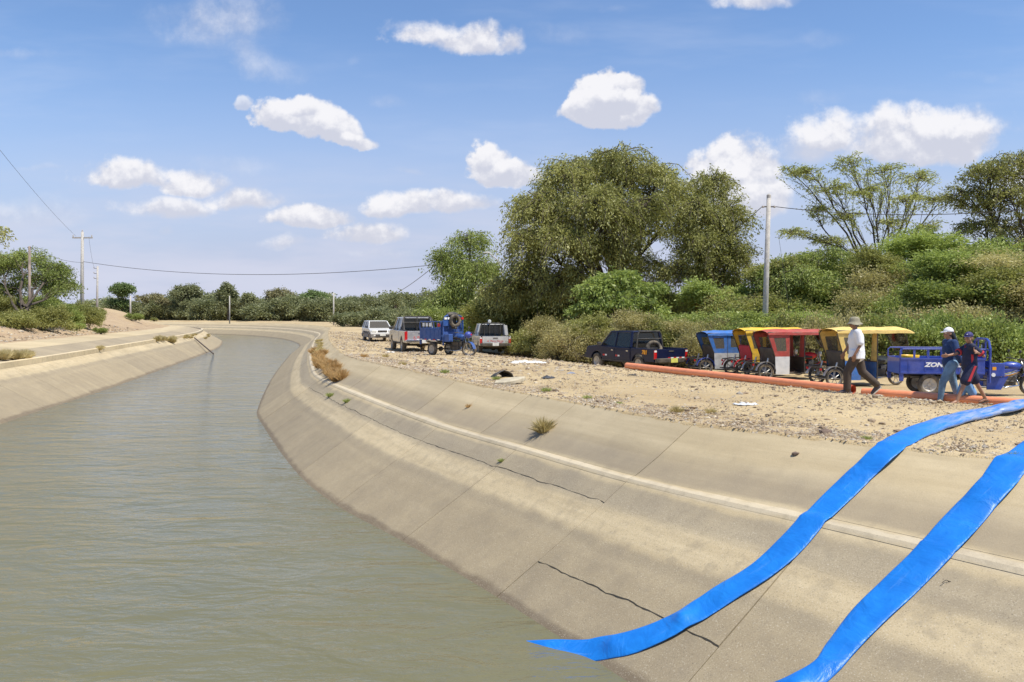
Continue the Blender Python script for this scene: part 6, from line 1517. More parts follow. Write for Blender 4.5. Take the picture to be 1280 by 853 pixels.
hose([(652, 806, (.03, -2.40), .008, .0), (690, 810, (.10, -2.365), .012, .1), (735, 816, (.16, -2.33), .014, .15), (790, 806, .18, .016, .1), (850, 780, .185, .016, 0), (905, 745, .185, .018, 0), (952, 716, .18, .02, 0), (990, 682, .185, .016, 0),
      (1030, 640, .185, .016, 0), (1075, 596, .185, .016, 0), (1112, 562, .185, .018, 0), (1150, 544, .18, .05, .1), (1195, 530, .17, .07, .1), (1235, 521, .17, .07, .05), (1270, 513, .17, .07, 0), (1315, 505, .17, .07, 0), (1380, 498, .17, .06, 0)],
     'blue layflat hose reaching the water, dusty where it crosses the gravel, left of the other', [(1.25, .045, .13), (2.15, .075, .12), (2.5, -.02, .1), (7.2, .02, .1)])
hose([(905, 905, .17, .02, .2), (990, 868, .15, .03, .3), (1030, 842, .12, .03, .2), (1052, 812, .16, .02, 0), (1085, 774, .20, .016, 0), (1130, 730, .20, .016, 0), (1175, 684, .20, .016, 0), (1215, 640, .20, .016, 0), (1250, 602, .20, .018, 0), (1290, 566, .20, .02, 0), (1345, 530, .19, .04, 0), (1420, 490, .18, .06, 0)],
     'blue layflat hose at the lower right corner, clean and twisted near its lower end', [(.75, .06, .15), (4.1, .02, .1)])

# poles -----------------------------------------------------------------
CPOLE = mat('pole_concrete', (.46, .43, .39), .9, bump=.3, var=.15)
PORC = mat('porcelain', (.45, .40, .36), .3)
def pole(px, pyt, pyb, Y, r0, r1, label, tilt=0, cat='pole', name='utility_pole', m=CPOLE):
    b = atd(px, pyb, Y); z0 = gz(b.x, b.y); t = atd(px + tilt, pyt, Y)
    root = empty(name, (b.x, b.y, z0), 0, label, cat); top = Vector((t.x - b.x, 0, t.z - z0))
    MB().tube([(0, 0, -.4), top * .5, top], [r0, (r0 + r1) / 2, r1], 12).build('pole_shaft', m, root, smooth=True)
    return root, top, Vector((b.x, b.y, z0)) + top
rp, tp_, RP_TOP = pole(955, 247, 408, 37.5, .15, .095, 'pale concrete power pole rising behind the mototaxis', tilt=6)
MB().lathe([(0, 0), (.10, 0), (.10, .10), (.05, .16), (0, .16)], axis='z', n=12).build('pole_cap', CPOLE, rp).location = tp_
MB().tube([tp_ + Vector((-.22, 0, -.42)), tp_ + Vector((.22, 0, -.42))], .03).build('wire_bracket', DARKM, rp)
for s in (-1, 1): MB().lathe([(0, -.06), (.045, -.04), (.06, 0), (.045, .04), (0, .06)], axis='x', n=10).build('insulator', PORC, rp).location = tp_ + Vector((s * .26, 0, -.42))
lp, ltop, LP_TOP = pole(102, 290, 386, 86, .21, .13, 'tall pole with a crossarm and three insulators on the left bank', tilt=1)
MB().box(ltop + Vector((0, 0, -.62)), (2.1, .12, .14)).build('crossarm', CPOLE, lp)
for dx in (-.97, 0, .97): MB().lathe([(0, -.02), (.05, 0), (.07, .06), (.04, .10), (.06, .14), (.03, .22), (0, .23)], axis='z', n=10).build('insulator', PORC, lp).location = ltop + Vector((dx, 0, -.54 if dx else 0))
ep, et, EP = pole(36, 308, 370, 67, .11, .09, 'slender rust stained pole in front of the broad tree on the left', tilt=1, m=mat('rusty_pole', (.34, .27, .22), .9, var=.4, scale=1.2))
MB().box(et + Vector((0, 0, -.1)), (.34, .06, .06)).build('crossarm', DARKM, ep)
bp_, bt, BP = pole(121, 333, 388, 98, .14, .10, 'shorter pole with three side brackets right of the crossarm pole', tilt=1)
for k in range(3): MB().tube([bt + Vector((0, 0, -.3 - k * .6)), bt + Vector((-.45, 0, -.24 - k * .6))], .03).build('side_bracket', DARKM, bp_); MB().lathe([(0, -.02), (.06, 0), (.04, .14), (0, .15)], axis='z', n=8).build('insulator', PORC, bp_).location = bt + Vector((-.45, 0, -.22 - k * .6))
for px, a_, b_, Y, lab in [(163, 370, 392, 120, 'small far pole at the foot of the left treeline'), (287, 370, 405, 165, 'small far pole beside the ragged tufted tree'), (417, 366, 402, 128, 'thin far pole in front of the middle of the treeline')]:
    pole(px, a_, b_, Y, .13, .10, lab)
sl, st_, SL = pole(628, 353, 405, 55, .08, .06, 'street lamp pole with a curved arm in front of the weeping tree', name='street_lamp', cat='street lamp')
MB().tube([st_, st_ + Vector((-.05, 0, .9)), st_ + Vector((-.35, 0, 1.5)), st_ + Vector((-.9, 0, 1.95))], .035, 8).build('lamp_arm', CPOLE, sl, smooth=True)
MB().ball(st_ + Vector((-1.05, 0, 1.98)), (.24, .10, .06), 12, 6).build('lamp_head', WHT, sl, smooth=True)
pole(640, 306, 370, 56, .07, .05, 'thin pole standing against the left side of the huge spreading tree', tilt=0)
def wire(a, b, sag, label, r=.012, n=24):
    a, b = Vector(a), Vector(b); P = [a.lerp(b, k / n) - Vector((0, 0, sag * 4 * (k / n) * (1 - k / n))) for k in range(n + 1)]
    return tag(MB().tube(P, r, 5).build('power_cable', BLK, None), label, 'cable')
w0 = RP_TOP + Vector((.3, 0, -.42)); wire(w0, atd(1420, 246, 30), .5, 'cable running right from the concrete power pole across the trees', .016)
w0 = RP_TOP + Vector((-.3, 0, -.42)); wire(w0, atd(800, 345, 58), .7, 'cable dropping left from the concrete power pole into the narrow dark tree', .016)
wire(atd(973, 293, 37.4), atd(986, 385, 36.5), 0, 'thin guy wire slanting down beside the concrete power pole', .007)
wire(LP_TOP + Vector((0, 0, -3.1)), atd(545, 331, 64), 1.05, 'long sagging cable from the crossarm pole to the weeping tree', .022, 40)
wire(LP_TOP + Vector((0, 0, -3.2)), EP + Vector((0, 0, -.1)), .3, 'short cable between the slender pole and the crossarm pole', .016)
wire(LP_TOP + Vector((.66, 0, -.5)), BP + Vector((-.4, 0, -.2)), .5, 'thin cable from the crossarm to the shorter pole with brackets', .010)
wire(atd(-30, 150, 40), LP_TOP + Vector((-.68, 0, -.45)), .3, 'cable coming down steeply from the upper left corner', .010)
wire(atd(545, 331, 64), atd(455, 374, 150), 1.2, 'faint far cable low over the trees behind the white car', .025)

# litter and debris --------------------------------------------------------
TYREB = mat('torn_rubber', (.045, .045, .048), .7, bump=.4, dust=.35)
p = hit(624, 473); V = []; F = []
nu, nv = 14, 9; rg = random.Random(4)
for i in range(nu + 1):
    a = math.pi * i / nu; R_ = .24 * (1 + .06 * rg.random())
    for j in range(nv + 1): 
        y = -.26 + .56 * j / nv; rr2 = R_ * (1 - .35 * (j / nv)**2); V.append((rr2 * 1.25 * math.cos(a) + .10 * (j / nv), y, rr2 * math.sin(a) * (1 - .25 * j / nv) + rg.uniform(-.008, .008)))
for i in range(nu):
    for j in range(nv): q_ = i * (nv + 1) + j; F.append((q_, q_ + 1, q_ + nv + 2, q_ + nv + 1))
o = MB().add(V, F).build('torn_tyre', TYREB, None, smooth=True); o.location = p + Vector((0, .15, -.02)); o.rotation_euler = (0, 0, R(35)); sm_ = o.modifiers.new('thick', 'SOLIDIFY'); sm_.thickness = .02
tag(o, 'torn black piece of tyre arched over a weed at the gravel edge', 'tyre')
p = hit(637, 481)
out = [(-.42, -.16), (-.18, -.24), (.10, -.20), (.34, -.06), (.44, .10), (.20, .18), (-.10, .16), (-.36, .04)]
m_ = MB(); n = len(out); vs = [Vector((x, y, 0)) for x, y in out] + [Vector((x * .96, y * .96, .085 + .02 * x)) for x, y in out]
m_.add(vs, [tuple(range(n))[::-1], tuple(range(n, 2 * n))] + [(i, (i + 1) % n, n + (i + 1) % n, n + i) for i in range(n)])
slab_m = mat('broken_concrete', (.46, .40, .29), .95, bump=.6, bscale=30, var=.2)
o = m_.build('concrete_slab', slab_m, None, bevel=.012); o.location = p + Vector((0, .05, .05)); o.rotation_euler = (R(9), R(-5), R(8)); tag(o, 'flat broken slab of concrete lying on the lip beside the torn tyre', 'slab')
def cloth(px, py, w, d, h, m, name, label, cat, seed=1):
    p = hit(px, py); rg = np.random.default_rng(seed); n = 16; X, Y = np.meshgrid(np.linspace(-1, 1, n + 1), np.linspace(-1, 1, n + 1))
    r_ = 1 + .22 * np.sin(np.arctan2(Y, X) * 3 + seed) ; Z = h * (.5 + 1.1 * fbm(X * 2 + seed, Y * 2, 1.6)) * (1 - .7 * np.maximum(abs(X), abs(Y))**3)
    V = np.stack([(X * w * r_).ravel(), (Y * d * r_).ravel(), np.maximum(Z, .004).ravel()], 1); idx = np.arange((n + 1)**2).reshape(n + 1, n + 1)
    F = np.stack([idx[:-1, :-1].ravel(), idx[:-1, 1:].ravel(), idx[1:, 1:].ravel(), idx[1:, :-1].ravel()], 1)
    o = link(bpy.data.objects.new(name, np_mesh(name, V, F, [m], smooth=True))); o.location = p + Vector((0, 0, .012)); s = o.modifiers.new('thick', 'SOLIDIFY'); s.thickness = .006
    return tag(o, label, cat)
WCL = mat('white_sacking', (.66, .65, .62), .85, bump=.5, bscale=14, var=.15)
cloth(659, 454, .58, .55, .10, WCL, 'discarded_sack', 'crumpled white sack spread flat on the gravel between the pickups', 'sack', 2)
cloth(719, 449, .30, .3, .08, WCL, 'discarded_sack', 'small white rag lying left of the dark pickup front wheel', 'rag', 5)
cloth(685, 474, .16, .10, .09, mat('dark_cloth', (.07, .075, .09), .9, bump=.4), 'discarded_cloth', 'small dark cloth on the gravel right of the broken slab', 'cloth', 7)
cloth(714, 468, .12, .08, .06, mat('blue_grey_cloth', (.25, .28, .36), .9, bump=.4), 'discarded_cloth', 'blue grey scrap lying right of the small dark cloth', 'cloth', 9)
cloth(790, 470, .12, .08, .05, BLK, 'discarded_cloth', 'small black scrap just below the left end of the long orange pipe', 'cloth', 11)
cloth(933, 507, .20, .08, .05, mat('pale_bag', (.60, .62, .64), .6, bump=.3), 'discarded_bag', 'flattened pale plastic bag on the gravel below the red mototaxi', 'bag', 13)
cloth(487, 441, .22, .16, .06, WCL, 'discarded_bag', 'white scrap on the gravel beside the silver pickup', 'bag', 15)
# flat stone on the slope and chips
for px, py, s, lab in [(994, 569, .05, 'single dark stone lying on the upper concrete slope'), (1032, 543, .09, 'biggest reddish stone on the gravel edge left of the first hose'), (1186, 731, .03, 'dry curled twig on the slope right of the second hose')]:
    p = hit(px, py); V = IV * (1 + np.random.default_rng(int(px)).uniform(-.2, .2, (len(IV), 1))) * np.array([1.2, .9, .6]) * s
    if 'twig' in lab:
        o = MB().tube([(-.07, 0, .01), (-.02, .02, .03), (.04, 0, .012), (.09, .03, .03)], .004, 5).tube([(.0, .01, .02), (.04, .05, .01)], .003, 5).build('dry_twig', BARK, None); cat_ = 'twig'
    else:
        o = link(bpy.data.objects.new('loose_stone', np_mesh('loose_stone', V, IF, [mat('dark_stone', (.17, .12, .09), .95, bump=.4)]))); cat_ = 'stone'
    o.location = p + Vector((0, 0, s * .35)); tag(o, lab, cat_)
# iron rod leaning down the left lining
p0 = hitL(243, 424); p1 = hitL(266, 443)
o = MB().tube([p0 + Vector((0, 0, .12)), p1 + Vector((.1, -.1, .05))], .07, 8).build('drain_pipe', mat('rusty_iron', (.10, .075, .06), .8, var=.4, scale=8), None); tag(o, 'dark pipe running down the left lining into the water near the bend', 'pipe')

# ------------------------------------------------------------------ people: each body one continuous surface
def skin_mat(name, c):
    m, nt, p = bsdf(name); n = NOISE(nt, N(nt, 'ShaderNodeTexCoord').outputs['Object'], 9, 4, .6)
    nt.links.new(MIXC(nt, n.outputs[0], tuple(x * .86 for x in c), tuple(min(1, x * 1.12) for x in c)), p.inputs['Base Color']); p.inputs['Roughness'].default_value = .5; p.inputs['Subsurface Weight'].default_value = .05; return m
SKIN = skin_mat('brown_skin', (.27, .135, .075)); SKIN2 = skin_mat('tan_skin', (.36, .19, .115))
HAIR = mat('black_hair', (.012, .010, .009), .45, var=.3, bump=.4, bscale=60)
def cap_chain(mb, pts, rs, n=12, flat=None):
    """limb: tapered sleeve through the joints with rounded joints; flat squashes across y"""
    P = [Vector(p) for p in pts]; sm_p = []; sm_r = []
    mb.tube(P, list(rs), n)
    for p, r in zip(P, rs): mb.ball(p, r * 1.0, n, 8)
def fuse(mb, name, m, parent, voxel=.010, smooth_it=3, disp=0.0):
    o = mb.build(name, m, parent, fix=False)
    rm = o.modifiers.new('fuse', 'REMESH'); rm.mode = 'VOXEL'; rm.voxel_size = voxel; rm.use_smooth_shade = True
    if smooth_it: s = o.modifiers.new('relax', 'SMOOTH'); s.iterations = smooth_it; s.factor = .5
    return o
def hand(mb, w, fwd, side, curl=.5, s=1.0, thumb=1):
    """palm, four fingers of different length and a thumb leaving the side of the palm; w: wrist, fwd: along the hand, side: across the palm"""
    f = Vector(fwd).normalized(); sd = Vector(side).normalized(); nrm = f.cross(sd).normalized()
    w = Vector(w)
    for k in range(4):
        t = (k - 1.5) * .021 * s
        mb.tube([w + f * .005 + sd * t * .6, w + f * .045 * s + sd * t, w + f * .085 * s + sd * t], [.015 * s, .0155 * s, .012 * s], 8)
        L = (.070, .080, .074, .058)[k] * s; base = w + f * .085 * s + sd * t; d = f.copy(); p = base; pts = [p]
        for j, q_ in enumerate((.45, .32, .23)):
            d = (d * math.cos(curl * (.6 + .4 * j)) + nrm * math.sin(curl * (.6 + .4 * j))).normalized(); p = p + d * L * q_; pts.append(p)
        mb.tube(pts, [.0105 * s, .0098 * s, .009 * s, .0075 * s], 8); mb.ball(pts[-1], .0078 * s, 8, 6)
    b = w + f * .028 * s + sd * .030 * s * thumb; d = (f * .7 + sd * .75 * thumb + nrm * .25).normalized()
    mb.tube([b, b + d * .034 * s, b + d * .034 * s + (d * .6 + f * .5 + nrm * .2).normalized() * .030 * s], [.0125 * s, .0115 * s, .009 * s], 8)
def head_shape(mb, c, yaw, s=1.0, pitch=0.0):
    """skull, jaw, nose, ears, brow and lips, looking along yaw (angle from +x)"""
    rot = Matrix.Rotation(yaw, 3, 'Z') @ Matrix.Rotation(pitch, 3, 'Y'); c = Vector(c); L = lambda x, y, z: c + rot @ (Vector((x, y, z)) * s)
    mb.ball(L(-.008, 0, .025), (.098 * s, .076 * s, .098 * s), 16, 10, rot); mb.ball(L(.022, 0, -.045), (.066 * s, .056 * s, .066 * s), 14, 10, rot)
    mb.ball(L(.050, 0, -.085), (.030 * s, .032 * s, .022 * s), 10, 8, rot)
    mb.tube([L(.080, 0, .010), L(.105, 0, -.030)], [.010 * s, .017 * s], 8); mb.ball(L(.101, 0, -.030), (.014 * s, .019 * s, .012 * s), 8, 6, rot)
    for y in (-1, 1):
        mb.ball(L(-.005, y * .078, -.005), (.022 * s, .010 * s, .032 * s), 8, 6, rot); mb.ball(L(.070, y * .028, .030), (.018 * s, .024 * s, .009 * s), 8, 6, rot); mb.ball(L(.055, y * .045, -.030), (.028 * s, .022 * s, .024 * s), 8, 6, rot)
    mb.ball(L(.082, 0, -.058), (.014 * s, .026 * s, .007 * s), 8, 6, rot); mb.ball(L(.080, 0, -.070), (.013 * s, .022 * s, .007 * s), 8, 6, rot)
    return rot, L
def eyes(parent, L, s):
    for y in (-1, 1):
        e = MB().ball(L(.076, y * .030, .012), .0115 * s, 10, 6).build('eye', WHINK, parent, smooth=True); MB().ball(L(.084, y * .030, .011), .0062 * s, 8, 6).build('iris', INK, e, smooth=True)
def person(loc, rotz, label, H, J, skin, hands, head_yaw=0.0, head_pitch=0, slim=1.0, show_eyes=True, foot=None):
    """J: joints in local coordinates (x forward, y to the person's left, z up)"""
    root = empty('person', loc, rotz, label, 'person'); k = H / 1.70 ; mb = MB(); g = slim
    cap_chain(mb, [J['pelvis'], J['waist'], J['chest'], J['neck']], [.135 * k * g, .120 * k * g, .135 * k * g, .060 * k], 14)
    cap_chain(mb, [J['shoL'], J['chest'], J['shoR']], [.056 * k, .11 * k * g, .056 * k], 12)
    cap_chain(mb, [J['neck'], J['head']], [.054 * k, .056 * k], 10)
    for s in 'LR':
        cap_chain(mb, [J['sho' + s], J['elb' + s], J['wri' + s]], [.052 * k * g, .038 * k * g, .026 * k], 10)
        cap_chain(mb, [J['hip' + s], J['kne' + s], J['ank' + s]], [.088 * k * g, .056 * k * g, .038 * k], 12)
        mid = Vector(J['kne' + s]).lerp(Vector(J['ank' + s]), .3); mb.ball(mid, .056 * k * g, 10, 8)
        a, t = Vector(J['ank' + s]), Vector(J['toe' + s]); heel = a + (a - t).normalized() * .045 * k; heel.z = min(heel.z, a.z) - .035 * k
        d = (t - heel); 
        mb.tube([heel, heel.lerp(t, .45) + Vector((0, 0, .018 * k)), heel.lerp(t, .78), t], [.034 * k, .040 * k, .038 * k, .022 * k], 10); mb.ball(heel, .034 * k, 10, 6); mb.ball(t, .022 * k, 8, 6); mb.tube([a, heel.lerp(t, .25)], [.038 * k, .036 * k], 8)
        hf, hs_, cu, th_ = hands[s]; hand(mb, J['wri' + s], hf, hs_, cu, k * .98, th_)
    rot, L = head_shape(mb, J['head'], head_yaw, k * (1.0 if H > 1.5 else 1.06), head_pitch)
    b = fuse(mb, 'body', skin, root, .0085, 2)
    if show_eyes: eyes(root, L, k)
    return root, k, L, rot
def V3(*a): return Vector(a)
def shoe(parent, a, t, m, k, sole=None, name='shoe'):
    a, t = Vector(a), Vector(t); heel = a + (a - t).normalized() * .05 * k; heel.z = a.z - .04 * k; mb = MB()
    mb.tube([heel, heel.lerp(t, .4) + V3(0, 0, .02 * k), heel.lerp(t, .8), t + (t - a).normalized() * .03], [.045 * k, .050 * k, .048 * k, .03 * k], 12); mb.ball(heel, .045 * k, 10, 8); mb.ball(t + (t - a).normalized() * .02, .034 * k, 10, 8); mb.tube([a + V3(0, 0, .02), heel.lerp(t, .2)], [.048 * k, .05 * k], 10)
    o = fuse(mb, name, m, parent, .010, 2)
    d = (t - heel).normalized(); up = Vector((0, 0, 1)) - d * d.z; up.normalize(); sd = d.cross(up)
    pts = []
    for x_, w in ((-.045, .032), (.05, .042), (.16, .046), (.25, .036), (.28, .018)):
        pts.append((x_, w))
    poly = [heel + d * x_ * k * 1.05 + sd * w * k - up * .038 * k for x_, w in pts] + [heel + d * x_ * k * 1.05 - sd * w * k - up * .038 * k for x_, w in pts[::-1]]
    MB().plate(poly, .022 * k).build('sole', sole or WHR, o); return o
def sandal(parent, a, t, m, k):
    a, t = Vector(a), Vector(t); heel = a + (a - t).normalized() * .045 * k; heel.z = min(heel.z, a.z) - .035 * k; d = (t - heel).normalized(); up = Vector((0, 0, 1)) - d * d.z; up.normalize(); sd = d.cross(up)
    poly = [heel + d * x_ * k + sd * w * k - up * .040 * k for x_, w in ((-.04, .03), (.05, .040), (.16, .046), (.24, .036), (.26, .014))] + [heel + d * x_ * k - sd * w * k - up * .040 * k for x_, w in ((.26, .014), (.24, .036), (.16, .046), (.05, .040), (-.04, .03))]
    s = MB().plate(poly, .016 * k).build('sandal', m, parent)
    MB().tube([heel + d * .10 * k + sd * .045 * k - up * .03 * k, heel + d * .14 * k + up * .034 * k, heel + d * .10 * k - sd * .045 * k - up * .03 * k], .008 * k, 6).build('strap', m, s)
def cap(parent, L, rot, c, k, brim=True, m2=None):
    mb = MB(); V = []; F = []; n, r_ = 20, 7
    for j in range(r_ + 1):
        th = (math.pi / 2 + .08) * j / r_
        for i in range(n):
            ph = 2 * math.pi * i / n; V.append(L(-.006 + .110 * math.sin(th) * math.cos(ph), .091 * math.sin(th) * math.sin(ph), .046 + .098 * math.cos(th)))
    for j in range(r_):
        for i in range(n): a = j * n + i; b = j * n + (i + 1) % n; F.append((a, a + n, b + n, b))
    o = mb.add(V, F).build('cap', c, parent, smooth=True); s = o.modifiers.new('thick', 'SOLIDIFY'); s.thickness = .006
    pts = [L(.085 + .085 * math.cos(a), .074 * math.sin(a), .040 - .012 * math.cos(a)) for a in [R(x) for x in range(-90, 91, 15)]] + [L(.07, .06, .044), L(.07, -.06, .044)]
    MB().plate(pts, .007).build('brim', m2 or c, o); MB().ball(L(-.006, 0, .143), .009 * k, 8, 6).build('button', m2 or c, o)
    return o

SHIRT = mat('white_shirt_cloth', (.78, .78, .80), .85, bump=.7, bscale=7, var=.05)
TROU = mat('brown_trousers_cloth', (.075, .055, .042), .9, bump=.6, bscale=8, var=.2)
KHAKI = mat('khaki_hat_cloth', (.30, .27, .19), .9, bump=.4, bscale=12, var=.2)
NAVYC = mat('navy_knit', (.018, .045, .135), .9, bump=.6, bscale=8, var=.2)
JEAN = mat('light_denim', (.155, .255, .37), .9, bump=.6, bscale=9, var=.25)
NAVY2 = mat('navy_sports_cloth', (.014, .018, .055), .75, bump=.5, bscale=8, var=.2)
REDC = mat('red_trim_cloth', (.48, .03, .04), .8)
CAPW = mat('white_cap_cloth', (.75, .75, .78), .8); CAPN = mat('navy_cap_cloth', (.035, .030, .13), .7)
DENIMB = mat('blue_shorts_cloth', (.16, .33, .58), .9, bump=.5, bscale=9)
SANDM = mat('dark_sandal', (.05, .04, .035), .8, dust=.4)

def stand(px, py, hgt_px=None, Y=None):
    p = atd(px, py, Y) if Y else hit(px, py); return Vector((p.x, p.y, gz(p.x, p.y)))
# --- man in the white shirt, walking away to the left, heel of the trailing foot lifted
k = 1.0
pm = stand(1070, 490, Y=18.4); yaw = R(165)
J = dict(pelvis=V3(-.01, 0, .93), waist=V3(0, 0, 1.06), chest=V3(.02, 0, 1.27), neck=V3(.035, 0, 1.43), head=V3(.055, 0, 1.585),
         shoL=V3(.0, .19, 1.385), shoR=V3(.03, -.19, 1.385), elbL=V3(-.05, .25, 1.12), elbR=V3(.10, -.24, 1.12), wriL=V3(.08, .30, .89), wriR=V3(.24, -.25, .91),
         hipL=V3(.0, .09, .90), hipR=V3(-.02, -.09, .90), kneL=V3(.20, .10, .50), kneR=V3(-.14, -.09, .49), ankL=V3(.20, .10, .09), ankR=V3(-.46, -.10, .20), toeL=V3(.38, .13, .03), toeR=V3(-.36, -.10, .035))
man, k, L, rot = person(pm, yaw, 'man in a white short sleeved shirt, brown trousers and khaki hat walking past', 1.72, J, SKIN, {'L': ((.15, 0, -1), (1, .2, 0), .35, 1), 'R': ((.2, 0, -1), (1, -.2, 0), .35, 1)}, head_yaw=R(12), slim=1.02)
mb = MB(); cap_chain(mb, [V3(-.01, 0, .88), V3(0, 0, 1.06), V3(.015, 0, 1.27), V3(.03, 0, 1.39)], [.175, .165, .170, .085], 16); cap_chain(mb, [J['shoL'], V3(.01, 0, 1.33), J['shoR']], [.082, .13, .082], 14)
for s in 'LR': cap_chain(mb, [J['sho' + s], J['sho' + s].lerp(J['elb' + s], .85)], [.082, .078], 12)
for s in (-1, 1): mb.tube([V3(0, s * .065, .79), V3(0, s * .06, 1.0)], [.172, .150], 16)
fuse(mb, 'shirt', SHIRT, man, .011, 4)
mb = MB(); cap_chain(mb, [J['hipL'], J['pelvis'], J['hipR']], [.120, .145, .120], 14)
for s in 'LR': cap_chain(mb, [J['hip' + s], J['kne' + s], J['kne' + s].lerp(J['ank' + s], .92)], [.125, .095, .082], 14)
fuse(mb, 'trousers', TROU, man, .011, 3)
for s in 'LR': shoe(man, J['ank' + s], J['toe' + s], mat('dark_shoe', (.06, .05, .06), .7), 1.0, sole=mat('pale_sole', (.62, .58, .50), .8))
mb = MB(); V = []; F = []; n = 26
prof_h = [(0, .150), (.05, .148), (.085, .130), (.100, .095), (.106, .050), (.112, .035), (.150, -.005), (.165, -.022)]
for (r_, z_) in prof_h:
    for i in range(n): ph = 2 * math.pi * i / n; V.append(L(-.006 + r_ * 1.08 * math.cos(ph), r_ * .95 * math.sin(ph), z_ + (.012 * math.sin(3 * ph) if r_ > .12 else 0)))
for j in range(len(prof_h) - 1):
    for i in range(n): a = j * n + i; b = j * n + (i + 1) % n; F.append((a, a + n, b + n, b))
o = mb.add(V, F).build('bucket_hat', KHAKI, man, smooth=True); s = o.modifiers.new('thick', 'SOLIDIFY'); s.thickness = .006
mb = MB().ball(L(-.030, 0, -.005), (.086, .080, .075), 14, 10); fuse(mb, 'hair', HAIR, man, .012, 1)

# --- woman, white cap, long dark hair, hands behind holding a phone
pw = stand(1187, 498, Y=17.5); yaw = R(176)
J = dict(pelvis=V3(0, 0, .92), waist=V3(0, 0, 1.05), chest=V3(.01, 0, 1.24), neck=V3(.02, 0, 1.41), head=V3(.05, 0, 1.55),
         shoL=V3(.0, .17, 1.36), shoR=V3(.02, -.17, 1.36), elbL=V3(-.02, .27, 1.11), elbR=V3(-.10, -.23, 1.10), wriL=V3(-.10, .24, .96), wriR=V3(-.16, -.05, .97),
         hipL=V3(.0, .09, .90), hipR=V3(0, -.09, .90), kneL=V3(.19, .10, .51), kneR=V3(-.12, -.09, .48), ankL=V3(.24, .10, .09), ankR=V3(-.22, -.09, .10), toeL=V3(.40, .12, .03), toeR=V3(-.06, -.10, .03))
wom, k, L, rot = person(pw, yaw, 'woman in a white cap, navy jacket and light blue jeans with long dark hair', 1.66, J, SKIN2, {'L': ((-.7, -.3, -.6), (.5, .2, -.6), .9, 1), 'R': ((-.3, .7, -.2), (.4, 0, -.8), .8, 1)}, head_yaw=R(8), slim=.98)
mb = MB(); cap_chain(mb, [V3(0, 0, .94), V3(0, 0, 1.05), V3(.01, 0, 1.24), V3(.02, 0, 1.37)], [.165, .148, .155, .085], 16); cap_chain(mb, [J['shoL'], V3(.01, 0, 1.31), J['shoR']], [.075, .12, .075], 14)
for s in 'LR': cap_chain(mb, [J['sho' + s], J['elb' + s], J['wri' + s].lerp(J['elb' + s], .1)], [.078, .066, .050], 12)
fuse(mb, 'jacket', NAVYC, wom, .011, 3)
mb = MB(); cap_chain(mb, [J['hipL'], J['pelvis'], J['hipR']], [.120, .140, .120], 14)
for s in 'LR': cap_chain(mb, [J['hip' + s], J['kne' + s], J['ank' + s] + V3(0, 0, .03)], [.122, .074, .055], 14)
fuse(mb, 'jeans', JEAN, wom, .010, 3)
for s in 'LR': sandal(wom, J['ank' + s], J['toe' + s], SANDM, .98)
cap(wom, L, rot, CAPW, k, m2=CAPW); MB().box(L(-.105, 0, .045), (.02, .09, .035)).build('cap_strap', REDC, wom, bevel=.006)
mb = MB().ball(L(-.034, 0, .0), (.082, .082, .086), 14, 10); mb.tube([L(-.09, 0, .01), L(-.14, 0, -.10), V3(-.13, -.02, 1.28), V3(-.14, -.03, 1.12)], [.045, .05, .045, .018], 10); mb.tube([L(-.07, .03, -.02), V3(-.12, .03, 1.36), V3(-.13, .01, 1.2)], [.04, .04, .02], 8)
fuse(mb, 'hair', HAIR, wom, .011, 2)
MB().box(J['wriR'] + V3(-.05, .06, -.05), (.012, .075, .14), rot=(0, .2, .3)).build('phone', WHINK, None); ph = bpy.data.objects[-1] if False else None
for o in bpy.data.objects:
    if o.name == 'phone': o.location = pw; o.rotation_euler = (0, 0, yaw); tag(o, 'white phone held behind her back by the woman in the white cap', 'phone')
MB().plate([V3(-.09, -.09, 1.40), V3(-.06, .0, 1.43), V3(-.06, .09, 1.40), V3(-.155, .05, 1.30), V3(-.165, 0, 1.22), V3(-.155, -.05, 1.30)], .008).build('hood_lining', mat('pale_grey_cloth', (.55, .56, .62), .9), wom)

# --- boy in navy and red sports kit, striding left with an arm out
pb_ = stand(1211, 504, Y=16.6); yaw = R(186)
J = dict(pelvis=V3(0, 0, .80), waist=V3(0, 0, .92), chest=V3(-.01, 0, 1.08), neck=V3(.0, 0, 1.22), head=V3(.035, .01, 1.345),
         shoL=V3(.05, .145, 1.18), shoR=V3(-.06, -.145, 1.18), elbL=V3(-.17, .19, .99), elbR=V3(.22, -.12, 1.02), wriL=V3(.0, .24, 1.06), wriR=V3(.42, -.08, .99),
         hipL=V3(0, .075, .77), hipR=V3(0, -.075, .77), kneL=V3(.16, .09, .44), kneR=V3(-.20, -.08, .45), ankL=V3(.33, .10, .085), ankR=V3(-.42, -.09, .11), toeL=V3(.47, .12, .03), toeR=V3(-.30, -.10, .03))
# near arm folded to the chest, far arm stretched forward
boy, k, L, rot = person(pb_, yaw, 'boy in navy cap and navy and red sports kit striding, one arm out', 1.47, J, SKIN2, {'L': ((.55, -.45, .55), (.2, .3, -.7), 1.1, 1), 'R': ((1, -.1, -.1), (0, .3, 1), .9, 1)}, head_yaw=R(38), slim=.92)
mb = MB(); cap_chain(mb, [V3(0, 0, .80), V3(0, 0, .92), V3(-.01, 0, 1.08), V3(0, 0, 1.185)], [.150, .140, .142, .075], 16); cap_chain(mb, [J['shoL'], V3(-.01, 0, 1.13), J['shoR']], [.068, .105, .068], 14)
for s in 'LR': cap_chain(mb, [J['sho' + s], J['sho' + s].lerp(J['elb' + s], .72)], [.070, .066], 12)
fuse(mb, 'jersey', NAVY2, boy, .010, 3)
mb = MB(); cap_chain(mb, [J['hipL'], J['pelvis'], J['hipR']], [.105, .132, .105], 14)
